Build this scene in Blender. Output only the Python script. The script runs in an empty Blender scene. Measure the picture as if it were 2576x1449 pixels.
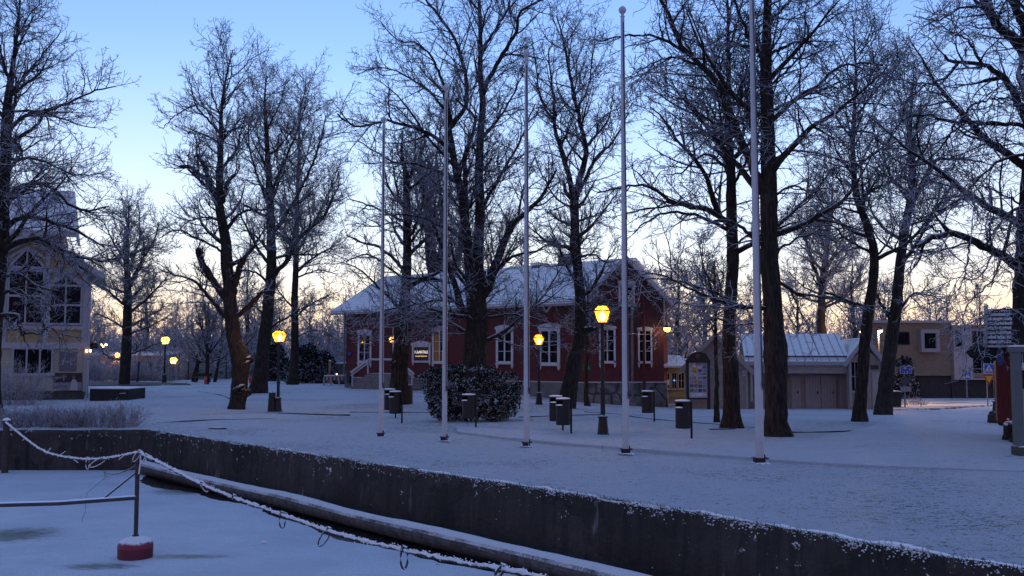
import bpy, math, random
import numpy as np
from mathutils import Vector

S = bpy.context.scene
COL = S.collection
R = math.radians
random.seed(7)

# ------------------------------------------------------------------ camera
F, CX, CY, HC = 2400.0, 1288.0, 724.5, 2.4
PITCH = math.atan(168.5 / F)
cam = bpy.data.cameras.new('camera')
cam.sensor_width = 36.0
cam.lens = 36.0 * F / 2576.0
cam.clip_end = 2000.0
cam_o = bpy.data.objects.new('camera', cam)
COL.objects.link(cam_o)
cam_o.location = (0, 0, HC)
cam_o.rotation_euler = (math.pi / 2 + PITCH, 0, 0)
S.camera = cam_o
CP, SP = math.cos(PITCH), math.sin(PITCH)


def smooth(a, b, x):
    t = min(1.0, max(0.0, (x - a) / (b - a)))
    return t * t * (3 - 2 * t)


def terrain(x, y):
    return -0.03 * max(0.0, min(y, 150) - 35.0) * smooth(-2, 9, x)


def at(px, py, Y):
    """world point seen at survey pixel (px, py) at distance Y"""
    u, v = (px - CX) / F, (CY - py) / F
    d = (u, CP - v * SP, SP + v * CP)
    k = Y / d[1]
    return Vector((d[0] * k, Y, HC + d[2] * k))


def onz(px, py, z):
    u, v = (px - CX) / F, (CY - py) / F
    d = (u, CP - v * SP, SP + v * CP)
    k = (z - HC) / d[2]
    return Vector((d[0] * k, d[1] * k, z))


def gnd(px, py):
    z = 0.0
    for _ in range(40):
        p = onz(px, py, z)
        z = 0.5 * z + 0.5 * terrain(p.x, p.y)
    p.z = terrain(p.x, p.y)
    return p


def ppm(Y):
    return F / Y          # survey pixels per metre


# ------------------------------------------------------------------ materials
def _nt(name):
    m = bpy.data.materials.new(name)
    m.use_nodes = True
    nt = m.node_tree
    b = nt.nodes['Principled BSDF']
    return m, nt, b


def node(nt, kind, **kw):
    n = nt.nodes.new(kind)
    for k, v in kw.items():
        if k in n.inputs:
            n.inputs[k].default_value = v
        else:
            setattr(n, k, v)
    return n


def lk(nt, a, b):
    nt.links.new(a, b)


def mixc(nt, fac, a, b):
    n = nt.nodes.new('ShaderNodeMix')
    n.data_type = 'RGBA'
    for sock, v in ((n.inputs[0], fac), (n.inputs[6], a), (n.inputs[7], b)):
        if hasattr(v, 'is_linked') or hasattr(v, 'links'):
            lk(nt, v, sock)
        elif isinstance(v, (int, float)):
            sock.default_value = v
        else:
            sock.default_value = (v[0], v[1], v[2], 1)
    return n.outputs[2]


def math_n(nt, op, a, b=0.0, c=0.0, clamp=False):
    n = nt.nodes.new('ShaderNodeMath')
    n.operation = op
    n.use_clamp = clamp
    for i, v in enumerate((a, b, c)):
        if hasattr(v, 'links'):
            lk(nt, v, n.inputs[i])
        else:
            n.inputs[i].default_value = v
    return n.outputs[0]


def coords(nt):
    t = nt.nodes.new('ShaderNodeTexCoord')
    return t.outputs['Object']


def noise(nt, vec, scale, detail=4, rough=0.55, sep=None):
    n = node(nt, 'ShaderNodeTexNoise')
    n.inputs['Scale'].default_value = scale
    n.inputs['Detail'].default_value = detail
    n.inputs['Roughness'].default_value = rough
    if sep:
        mp = nt.nodes.new('ShaderNodeMapping')
        mp.inputs['Scale'].default_value = sep
        lk(nt, vec, mp.inputs['Vector'])
        vec = mp.outputs[0]
    lk(nt, vec, n.inputs['Vector'])
    return n.outputs[0]


def ramp(nt, x, lo, hi):
    n = nt.nodes.new('ShaderNodeMapRange')
    n.interpolation_type = 'SMOOTHSTEP'
    n.inputs['From Min'].default_value = lo
    n.inputs['From Max'].default_value = hi
    lk(nt, x, n.inputs['Value'])
    return n.outputs['Result']


def normal_z(nt):
    g = nt.nodes.new('ShaderNodeNewGeometry')
    s = nt.nodes.new('ShaderNodeSeparateXYZ')
    lk(nt, g.outputs['Normal'], s.inputs[0])
    return s.outputs[2]


def bump(nt, b, h, strength=0.3, dist=0.02):
    n = nt.nodes.new('ShaderNodeBump')
    n.inputs['Strength'].default_value = strength
    n.inputs['Distance'].default_value = dist
    lk(nt, h, n.inputs['Height'])
    lk(nt, n.outputs[0], b.inputs['Normal'])


SNOWC = (0.79, 0.865, 0.96)


def pm(name, col, rough=0.7, var=0.25, scale=6.0, bmp=0.2, bd=0.01, snow=None, snow_n=8.0,
       metal=0.0, boards=None, spec=0.4):
    """general surface: noise-varied colour, bump, optional boards ('X','Z', period) and snow on
    upward faces above the threshold `snow`"""
    m, nt, b = _nt(name)
    v = coords(nt)
    n1 = noise(nt, v, scale, 5)
    n2 = noise(nt, v, scale * 7.3, 3)
    s = math_n(nt, 'MULTIPLY_ADD', n1, 0.7, math_n(nt, 'MULTIPLY', n2, 0.3))
    lo = tuple(c * (1 - var) for c in col)
    hi = tuple(min(1, c * (1 + var)) for c in col)
    c = mixc(nt, ramp(nt, s, 0.3, 0.7), lo, hi)
    h = s
    if boards:
        ax, per = boards
        w = node(nt, 'ShaderNodeTexWave', wave_type='BANDS', wave_profile='SAW')
        w.bands_direction = ax
        w.inputs['Scale'].default_value = 0.31416 / per
        lk(nt, v, w.inputs['Vector'])
        gap = ramp(nt, w.outputs['Fac'], 0.0, 0.12)
        c = mixc(nt, gap, tuple(x * 0.45 for x in col), c)
        h = math_n(nt, 'ADD', math_n(nt, 'MULTIPLY', s, 0.25), gap)
    if snow is not None:
        nz = normal_z(nt)
        nn = noise(nt, v, snow_n, 4)
        x = math_n(nt, 'ADD', nz, math_n(nt, 'MULTIPLY_ADD', nn, 0.7, -0.35))
        f = ramp(nt, x, snow - 0.06, snow + 0.06)
        c = mixc(nt, f, c, SNOWC)
    lk(nt, c, b.inputs['Base Color'])
    b.inputs['Roughness'].default_value = rough
    b.inputs['Metallic'].default_value = metal
    b.inputs['Specular IOR Level'].default_value = spec
    if bmp:
        bump(nt, b, h, bmp, bd)
    return m


def emis(name, col, strength, back=0.0):
    m, nt, b = _nt(name)
    b.inputs['Base Color'].default_value = (col[0] * .3, col[1] * .3, col[2] * .3, 1)
    b.inputs['Emission Color'].default_value = (*col, 1)
    b.inputs['Emission Strength'].default_value = strength
    if back:
        out = nt.nodes['Material Output']
        t = nt.nodes.new('ShaderNodeBsdfTransparent')
        mx = nt.nodes.new('ShaderNodeMixShader')
        mx.inputs[0].default_value = back
        lk(nt, b.outputs[0], mx.inputs[1])
        lk(nt, t.outputs[0], mx.inputs[2])
        lk(nt, mx.outputs[0], out.inputs[0])
    return m


def glass(name, tint=(0.02, 0.03, 0.04), clear=0.5):
    """a window pane: partly see-through, partly mirror"""
    m, nt, b = _nt(name)
    out = nt.nodes['Material Output']
    b.inputs['Base Color'].default_value = (*tint, 1)
    b.inputs['Roughness'].default_value = 0.12
    b.inputs['Specular IOR Level'].default_value = 0.12
    t = nt.nodes.new('ShaderNodeBsdfTransparent')
    mx = nt.nodes.new('ShaderNodeMixShader')
    mx.inputs[0].default_value = clear
    lk(nt, b.outputs[0], mx.inputs[1])
    lk(nt, t.outputs[0], mx.inputs[2])
    lk(nt, mx.outputs[0], out.inputs[0])
    return m


def snow_mat(name, speck=0.60, bscale=1.0, speckc=(0.03, 0.035, 0.025), tint=SNOWC):
    m, nt, b = _nt(name)
    v = coords(nt)
    n1 = noise(nt, v, 0.9 * bscale, 6, 0.65, (1, 1.6, 1))
    n2 = noise(nt, v, 5 * bscale, 6, 0.7, (1, 1.5, 1))
    n3 = noise(nt, v, 26 * bscale, 4, 0.7)
    patch = ramp(nt, noise(nt, v, 0.22, 3), 0.42, 0.66)
    grass = math_n(nt, 'ADD', math_n(nt, 'MULTIPLY', n3, 0.55), math_n(nt, 'MULTIPLY', n2, 0.45))
    thr = math_n(nt, 'MULTIPLY_ADD', patch, -0.05, speck)
    f = ramp(nt, math_n(nt, 'SUBTRACT', grass, thr), 0.0, 0.06)
    tone = mixc(nt, ramp(nt, math_n(nt, 'MULTIPLY_ADD', n1, .5, math_n(nt, 'MULTIPLY', n2, .5)), 0.36, 0.62), tuple(c * 0.86 for c in tint), tint)
    tone = mixc(nt, ramp(nt, n3, 0.40, 0.58), tuple(c * 0.88 for c in tint), tone)
    c = mixc(nt, math_n(nt, 'MULTIPLY', f, 0.85), tone, speckc)
    lk(nt, c, b.inputs['Base Color'])
    b.inputs['Roughness'].default_value = 0.75
    b.inputs['Specular IOR Level'].default_value = 0.25
    h = math_n(nt, 'ADD', math_n(nt, 'MULTIPLY', n2, 0.8), math_n(nt, 'MULTIPLY', n3, 0.45))
    bump(nt, b, h, 1.0, 0.26)
    return m


def bark_mat(name, col=(0.035, 0.028, 0.024), frost=0.55, frostc=(0.5, 0.5, 0.52)):
    m, nt, b = _nt(name)
    v = coords(nt)
    n1 = noise(nt, v, 14, 5, 0.65, (1, 1, 0.18))
    n2 = noise(nt, v, 2.2, 3)
    c = mixc(nt, ramp(nt, n1, 0.35, 0.68), tuple(x * 0.45 for x in col), tuple(x * 1.5 for x in col))
    c = mixc(nt, ramp(nt, n2, 0.55, 0.75), c, tuple(x * 0.7 for x in (0.06, 0.065, 0.05)))
    nz = normal_z(nt)
    nn = noise(nt, v, 16, 4, 0.7)
    x = math_n(nt, 'ADD', nz, math_n(nt, 'MULTIPLY_ADD', nn, 1.3, -0.65))
    c = mixc(nt, ramp(nt, x, frost - 0.1, frost + 0.15), c, frostc)
    lk(nt, c, b.inputs['Base Color'])
    b.inputs['Roughness'].default_value = 0.9
    b.inputs['Specular IOR Level'].default_value = 0.2
    bump(nt, b, n1, 1.0, 0.035)
    return m


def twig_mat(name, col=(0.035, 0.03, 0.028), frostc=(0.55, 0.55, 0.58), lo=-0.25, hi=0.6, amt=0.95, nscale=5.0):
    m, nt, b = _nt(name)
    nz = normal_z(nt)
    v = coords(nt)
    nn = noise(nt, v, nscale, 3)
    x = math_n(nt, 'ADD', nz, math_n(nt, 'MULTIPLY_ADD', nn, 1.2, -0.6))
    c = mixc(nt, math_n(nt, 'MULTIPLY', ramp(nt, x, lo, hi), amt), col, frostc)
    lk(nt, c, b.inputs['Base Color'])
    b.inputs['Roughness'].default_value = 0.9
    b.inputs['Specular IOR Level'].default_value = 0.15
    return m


# ------------------------------------------------------------------ mesh tools
def mesh_np(name, V, Q, mat, parent=None, smooth_=True):
    """object from numpy arrays: V (n,3), Q (m,k) of quads or tris"""
    me = bpy.data.meshes.new(name)
    V = np.ascontiguousarray(V, dtype=np.float32)
    Q = np.ascontiguousarray(Q, dtype=np.int32)
    k = Q.shape[1]
    me.vertices.add(len(V))
    me.vertices.foreach_set('co', V.ravel())
    me.loops.add(Q.size)
    me.loops.foreach_set('vertex_index', Q.ravel())
    me.polygons.add(len(Q))
    me.polygons.foreach_set('loop_start', np.arange(0, Q.size, k, dtype=np.int32))
    me.update(calc_edges=True)
    if not smooth_:
        me.shade_flat()
    me.materials.append(mat)
    o = bpy.data.objects.new(name, me)
    COL.objects.link(o)
    if parent:
        o.parent = parent
    return o


def tubes(P, Rd, m=5):
    """P (n,k,3) polylines, Rd (n,k) radii -> quads"""
    n, k, _ = P.shape
    T = np.empty_like(P)
    T[:, 1:-1] = P[:, 2:] - P[:, :-2]
    T[:, 0] = P[:, 1] - P[:, 0]
    T[:, -1] = P[:, -1] - P[:, -2]
    T /= np.linalg.norm(T, axis=2, keepdims=True) + 1e-9
    mean = P[:, -1] - P[:, 0]
    mean /= np.linalg.norm(mean, axis=1, keepdims=True) + 1e-9
    ref = np.where(np.abs(mean[:, 2:3]) < 0.8, np.array([[0., 0., 1.]]), np.array([[1., 0., 0.]]))
    ref = np.repeat(ref[:, None, :], k, 1)
    U = np.cross(T, ref)
    U /= np.linalg.norm(U, axis=2, keepdims=True) + 1e-9
    W = np.cross(U, T)
    a = np.arange(m) * 2 * np.pi / m
    V = P[:, :, None, :] + Rd[:, :, None, None] * (np.cos(a)[None, None, :, None] * U[:, :, None, :]
                                                  + np.sin(a)[None, None, :, None] * W[:, :, None, :])
    V = V.reshape(-1, 3)
    i = np.arange(n)[:, None, None] * (k * m)
    j = np.arange(k - 1)[None, :, None] * m
    s = np.arange(m)[None, None, :]
    s2 = (s + 1) % m
    Q = np.stack([i + j + s2, i + j + s, i + j + m + s, i + j + m + s2], -1).reshape(-1, 4)
    return V, Q


def cat(parts):
    Vs, Qs, o = [], [], 0
    for V, Q in parts:
        Vs.append(V)
        Qs.append(Q + o)
        o += len(V)
    return np.concatenate(Vs), np.concatenate(Qs)


ROOT = {}


class MB:
    def __init__(s):
        s.v, s.f = [], []

    def add(s, vs, fs):
        o = len(s.v)
        s.v += [tuple(v) for v in vs]
        s.f += [tuple(i + o for i in f) for f in fs]
        return s

    def box(s, x0, x1, y0, y1, z0, z1):
        v = [(x, y, z) for z in (z0, z1) for y in (y0, y1) for x in (x0, x1)]
        return s.add(v, [(0, 2, 3, 1), (4, 5, 7, 6), (0, 1, 5, 4), (2, 6, 7, 3), (0, 4, 6, 2), (1, 3, 7, 5)])

    def prism(s, poly, y0, y1):
        """polygon in x,z (counter-clockwise seen from -y) pushed from y0 to y1"""
        n = len(poly)
        v = [(x, y0, z) for x, z in poly] + [(x, y1, z) for x, z in poly]
        f = [tuple(range(n)), tuple(range(2 * n - 1, n - 1, -1))]
        f += [(i, n + i, n + (i + 1) % n, (i + 1) % n) for i in range(n)]
        return s.add(v, f)

    def slab(s, a, b, c, d, t):
        """quad a b c d thickened by t against its normal"""
        a, b, c, d = map(Vector, (a, b, c, d))
        n = (b - a).cross(d - a).normalized() * t
        v = [a, b, c, d, a - n, b - n, c - n, d - n]
        return s.add(v, [(0, 1, 2, 3), (7, 6, 5, 4), (0, 4, 5, 1), (1, 5, 6, 2), (2, 6, 7, 3), (3, 7, 4, 0)])

    def bar(s, a, b, w, h=None):
        """box beam from a to b"""
        a, b = Vector(a), Vector(b)
        h = h or w
        t = (b - a).normalized()
        r = Vector((0, 0, 1)) if abs(t.z) < 0.9 else Vector((0, 1, 0))
        u = t.cross(r).normalized() * w / 2
        q = u.cross(t).normalized() * h / 2
        v = [a - u - q, a + u - q, a + u + q, a - u + q, b - u - q, b + u - q, b + u + q, b - u + q]
        return s.add(v, [(3, 2, 1, 0), (4, 5, 6, 7), (0, 1, 5, 4), (1, 2, 6, 5), (2, 3, 7, 6), (3, 0, 4, 7)])

    def tube(s, pts, rad, m=8, caps=True):
        P = np.array([[tuple(p) for p in pts]], float)
        rr = np.array([rad if hasattr(rad, '__len__') else [rad] * len(pts)], float)
        V, Q = tubes(P, rr, m)
        f = [tuple(int(i) for i in q) for q in Q]
        if caps:
            k = len(pts)
            f += [tuple(range(m)), tuple(range(k * m - 1, (k - 1) * m - 1, -1))]
        return s.add([tuple(v) for v in V], f)

    def lathe(s, prof, m=20, c=(0, 0, 0), sx=1, sy=1):
        n = len(prof)
        v = []
        for r, z in prof:
            for j in range(m):
                a = 2 * math.pi * j / m
                v.append((c[0] + r * math.cos(a) * sx, c[1] + r * math.sin(a) * sy, c[2] + z))
        f = [(i * m + j, i * m + (j + 1) % m, (i + 1) * m + (j + 1) % m, (i + 1) * m + j)
             for i in range(n - 1) for j in range(m)]
        f += [tuple(range(m - 1, -1, -1)), tuple(range((n - 1) * m, n * m))]
        return s.add(v, f)

    def build(s, name, mat, parent=None, world=False, sm=False):
        me = bpy.data.meshes.new(name)
        off = ROOT.get(parent.name if parent else None, Vector((0, 0, 0))) if world else Vector((0, 0, 0))
        me.from_pydata([tuple(Vector(v) - off) for v in s.v], [], s.f)
        if not sm:
            me.shade_flat()
        me.materials.append(mat)
        me.update()
        o = bpy.data.objects.new(name, me)
        COL.objects.link(o)
        if parent:
            o.parent = parent
            ROOT[o.name] = ROOT.get(parent.name, Vector((0, 0, 0)))
        return o


def tag(o, label, cat, group=None):
    o['label'] = label
    o['category'] = cat
    if group:
        o['group'] = group
    return o


def struct(o, kind='structure'):
    o['kind'] = kind
    return o


def thing(name, label, cat, loc=(0, 0, 0), rz=0.0, group=None):
    o = bpy.data.objects.new(name, None)
    o.empty_display_size = 0.2
    COL.objects.link(o)
    o.location = loc
    o.rotation_euler = (0, 0, rz)
    ROOT[o.name] = Vector(loc)
    return tag(o, label, cat, group)


def dup(root, loc, rz=0.0, label=None, sc=None):
    r = root.copy()
    COL.objects.link(r)
    r.location = loc
    r.rotation_euler = (0, 0, rz)
    if sc:
        r.scale = sc if hasattr(sc, '__len__') else (sc, sc, sc)
    if label:
        r['label'] = label
    for ch in list(root.children):
        c = ch.copy()
        COL.objects.link(c)
        c.parent = r
        for g in list(ch.children):
            d = g.copy()
            COL.objects.link(d)
            d.parent = c
    return r


def text(body, size, mat, parent, loc, rot=(math.pi / 2, 0, 0), name='lettering', ext=0.004, al='CENTER', sx=1.0):
    c = bpy.data.curves.new(name, 'FONT')
    c.body = body
    c.size = size
    c.extrude = ext
    c.align_x = al
    c.align_y = 'CENTER'
    c.materials.append(mat)
    tmp = bpy.data.objects.new(name, c)
    me = bpy.data.meshes.new_from_object(tmp)
    me.name = name
    bpy.data.objects.remove(tmp)
    if not me.materials:
        me.materials.append(mat)
    o = bpy.data.objects.new(name, me)
    COL.objects.link(o)
    o.parent = parent
    o.location = Vector(loc) - ROOT.get(parent.name, Vector((0, 0, 0)))
    o.rotation_euler = rot
    o.scale = (sx, 1, 1)
    return o


def lamp_light(name, loc, power, col, rad, parent=None):
    l = bpy.data.lights.new(name, 'POINT')
    l.energy = power
    l.color = col
    l.shadow_soft_size = rad
    o = bpy.data.objects.new(name, l)
    COL.objects.link(o)
    o.location = loc
    if parent:
        o.parent = parent
    return o


# ------------------------------------------------------------------ sky and light
EXPO = 3.97
w = bpy.data.worlds.new('World')
S.world = w
w.use_nodes = True
wn = w.node_tree
sky = wn.nodes.new('ShaderNodeTexSky')
sky.sky_type = 'NISHITA'
sky.sun_disc = False
SUN_EL, SUN_ROT = R(-1.2), R(-3)
sky.sun_elevation = SUN_EL
sky.sun_rotation = SUN_ROT
sky.dust_density = 0.0
sky.ozone_density = 2.7
# thin bright haze low in the sky on the dawn side
tcw = wn.nodes.new('ShaderNodeTexCoord')
sxw = wn.nodes.new('ShaderNodeSeparateXYZ')
wn.links.new(tcw.outputs['Generated'], sxw.inputs[0])
lowz = ramp(wn, sxw.outputs[2], 0.33, 0.0)
frontw = ramp(wn, sxw.outputs[1], -0.1, 0.8)
hz_fac = math_n(wn, 'MULTIPLY', math_n(wn, 'MULTIPLY', lowz, frontw), 0.80)
hz_col = mixc(wn, ramp(wn, sxw.outputs[2], 0.015, 0.13), (0.50, 0.41, 0.34), (0.455, 0.445, 0.49))
# brightening added to the sky overhead, above the view, to light the snow
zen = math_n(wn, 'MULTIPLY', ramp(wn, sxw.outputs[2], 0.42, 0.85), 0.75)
zenith_boost = mixc(wn, zen, sky.outputs[0], (0.135, 0.20, 0.385))
wn.links.new(mixc(wn, hz_fac, zenith_boost, hz_col), wn.nodes['Background'].inputs[0])
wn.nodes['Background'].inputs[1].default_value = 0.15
sl = bpy.data.lights.new('sun', 'SUN')
sl.energy = 0.01
sl.angle = R(12)
sl.color = (1, 0.75, 0.5)
so = bpy.data.objects.new('sun', sl)
COL.objects.link(so)
so.rotation_euler = (R(88), 0, R(180) - SUN_ROT)
S.view_settings.view_transform = 'Standard'
S.view_settings.look = 'None'
S.view_settings.exposure = EXPO
S.view_settings.gamma = 1.0
S.render.engine = 'CYCLES'
S.cycles.max_bounces = 6
S.cycles.transparent_max_bounces = 12
S.cycles.sample_clamp_indirect = 3.0

# ------------------------------------------------------------------ shared materials
M = {}
M['snow'] = snow_mat('snow_lawn', 0.553)
M['ice'] = None
M['bark'] = bark_mat('bark')
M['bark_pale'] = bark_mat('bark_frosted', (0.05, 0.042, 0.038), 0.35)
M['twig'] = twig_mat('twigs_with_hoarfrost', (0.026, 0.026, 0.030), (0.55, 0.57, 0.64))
M['twig_far'] = twig_mat('far_twigs_frost_and_haze_tint', (0.07, 0.068, 0.074), (0.58, 0.59, 0.66), -0.6, 0.5)  # paler far twigs: hoarfrost, plus background haze put into the colour
M['snowcap'] = pm('snow_cap', (0.8, 0.8, 0.8), 0.8, 0.06, 12, 0.5, 0.02)
M['black'] = pm('black_paint', (0.012, 0.013, 0.014), 0.45, 0.3, 9, 0.1, snow=0.86, snow_n=30)
M['black_plain'] = pm('black_iron', (0.012, 0.013, 0.014), 0.5, 0.3, 9, 0.1)
M['white_metal'] = pm('white_fibreglass', (0.50, 0.52, 0.54), 0.4, 0.10, 3, 0.05)
M['white_wood'] = pm('white_painted_wood', (0.62, 0.60, 0.62), 0.6, 0.1, 8, 0.1, snow=0.8)
M['dark_glass'] = glass('window_glass', (0.01, 0.013, 0.018), 0.35)
M['interior'] = pm('dark_interior', (0.05, 0.054, 0.062), 0.9, 0.4, 2, 0)
M['curtain'] = pm('curtain', (0.35, 0.35, 0.4), 0.9, 0.2, 4, 0.2, boards=('X', 0.09))
M['stone'] = pm('granite_foundation', (0.16, 0.16, 0.17), 0.9, 0.45, 2.2, 0.8, 0.05)
M['concrete'] = pm('grey_concrete', (0.25, 0.25, 0.25), 0.9, 0.25, 4, 0.3, snow=0.8)
# ------------------------------------------------------------------ ground, ice, quay
rng = np.random.default_rng(11)
ICE = -1.3
C0 = gnd(376, 1080)
G1 = gnd(1600, 1262)
E1 = gnd(2576, 1425)
DIRW = (E1 - C0).normalized()
NRW = Vector((-DIRW.y, DIRW.x, 0))      # towards the land
END = C0 + DIRW * 60
segs = []                                # (point, normal) along the quay edge
for t in np.concatenate([np.linspace(-220, -34, 24), np.arange(-33, -0.2, 0.5)]):
    segs.append((Vector((C0.x + t, C0.y, 0)), Vector((0, 1, 0))))
a1 = math.atan2(NRW.y, NRW.x)
for k in range(15):
    a = math.pi / 2 + (a1 - math.pi / 2) * k / 14
    segs.append((C0.copy(), Vector((math.cos(a), math.sin(a), 0))))
mid = (G1 - C0).dot(NRW)
for t in np.concatenate([np.arange(0.35, 36, 0.35), np.linspace(36.5, 75, 12)]):
    L1 = (G1 - C0).dot(DIRW)
    bow = mid * (smooth(0, L1, t) if t < L1 else 1 - smooth(L1, (E1 - C0).length, t))
    segs.append((C0 + DIRW * float(t) + NRW * bow, NRW.copy()))
offs = np.concatenate([[0, .06, .15, .3, .5], np.arange(0.8, 16, 0.35), 16 * 1.075 ** np.arange(0, 45)])


def undul(x, y, off):
    a = 0.022 * math.sin(x * 1.1 + 0.7 * math.sin(y * .9)) * math.sin(y * 1.3 + .5 * x)
    b = 0.03 * math.sin(x * .37 + 1.2) * math.sin(y * .41 + .3 * x)
    c = 0.030 * math.sin(off * 2.6 + 1.1 * math.sin(x * .8) + .9 * math.sin(y * 1.1)) * smooth(.5, 1.6, off) * (1 - smooth(3.5, 6.0, off))
    return c + (a + b) * smooth(0, 1.5, off) - 0.05 * (1 - smooth(0, 0.25, off))


gv = []
for p, n in segs:
    for o in offs:
        q = p + n * float(o)
        gv.append((q.x, q.y, terrain(q.x, q.y) + undul(q.x, q.y, float(o))))
no = len(offs)
gi = np.arange(len(segs) - 1)[:, None] * no + np.arange(no - 1)[None, :]
GQ = np.stack([gi, gi + no, gi + no + 1, gi + 1], -1).reshape(-1, 4)[:, ::-1]
lawn = struct(mesh_np('snowy_ground', np.array(gv), GQ, M['snow']))


def ice_mat():
    m, nt, b = _nt('snow_covered_ice')
    v = coords(nt)
    n1 = noise(nt, v, 0.5, 6, 0.6, (1, 1.6, 1))
    n2 = noise(nt, v, 4, 6, 0.75, (1, 2.2, 1))
    n3 = noise(nt, v, 34, 3, 0.7)

    def blob(cx, cy, rx, ry):
        mp = nt.nodes.new('ShaderNodeMapping')
        mp.inputs['Location'].default_value = (-cx / rx, -cy / ry, 0)
        mp.inputs['Scale'].default_value = (1 / rx, 1 / ry, 0)
        lk(nt, v, mp.inputs[0])
        l = nt.nodes.new('ShaderNodeVectorMath')
        l.operation = 'LENGTH'
        lk(nt, mp.outputs[0], l.inputs[0])
        return ramp(nt, l.outputs['Value'], 1.0, 0.0)
    pts = [onz(40, 1345, ICE), onz(470, 1400, ICE), onz(470, 1235, ICE), onz(250, 1425, ICE), onz(1100, 1420, ICE)]
    bl = [blob(pts[0].x, pts[0].y, 2.2, 2.2), blob(pts[1].x, pts[1].y, 1.9, 0.55), blob(pts[2].x, pts[2].y, 2.6, 2.0),
          blob(pts[3].x, pts[3].y, 1.6, .7), blob(pts[4].x, pts[4].y, .1, .1)]
    s = bl[0]
    for q in bl[1:]:
        s = math_n(nt, 'MAXIMUM', s, q)
    x = math_n(nt, 'ADD', math_n(nt, 'MULTIPLY', s, 0.38),
               math_n(nt, 'ADD', math_n(nt, 'MULTIPLY', n3, 0.3), math_n(nt, 'MULTIPLY', n2, 0.55)))
    f = ramp(nt, x, 0.62, 0.82)
    snow = mixc(nt, ramp(nt, math_n(nt, 'MULTIPLY_ADD', n1, .6, math_n(nt, 'MULTIPLY', n2, .4)), 0.38, 0.6), (0.42, 0.47, 0.54), (0.58, 0.63, 0.71))
    snow = mixc(nt, ramp(nt, n3, 0.38, 0.6), (0.42, 0.46, 0.51), snow)
    c = mixc(nt, f, snow, (0.11, 0.125, 0.11))
    lk(nt, c, b.inputs['Base Color'])
    lk(nt, math_n(nt, 'MULTIPLY_ADD', f, -0.35, 0.7), b.inputs['Roughness'])
    b.inputs['Specular IOR Level'].default_value = 0.3
    bump(nt, b, math_n(nt, 'ADD', n2, math_n(nt, 'MULTIPLY', n3, .4)), 0.25, 0.03)
    return m


M['ice'] = ice_mat()
ib = MB()
ib.add([(-220, -60, ICE), (80, -60, ICE), (80, 32, ICE), (-220, 32, ICE)], [(0, 1, 2, 3)])
struct(ib.build('ice', M['ice']))

# black open water between the ice and the quay
wm, wnt, wb = _nt('open_water')
wb.inputs['Base Color'].default_value = (0.006, 0.007, 0.009, 1)
wb.inputs['Roughness'].default_value = 0.08
wv = []
rr = random.Random(3)
ts = np.arange(0.0, 62, 0.25)
wid = 0.9
for t in ts:
    wid = 1.12 + 0.22 * math.sin(t * .55) + 0.1 * math.sin(t * 1.9) + rr.uniform(-.05, .05)
    p = C0 + DIRW * float(t)
    a = p + NRW * 0.6
    q = p - NRW * (wid * smooth(0, 3, t))
    wv += [(a.x, a.y, ICE + .004), (q.x, q.y, ICE + .004)]
wi = np.arange(len(ts) - 1) * 2
struct(mesh_np('open_water', np.array(wv), np.stack([wi, wi + 1, wi + 3, wi + 2], -1), wm))


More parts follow.
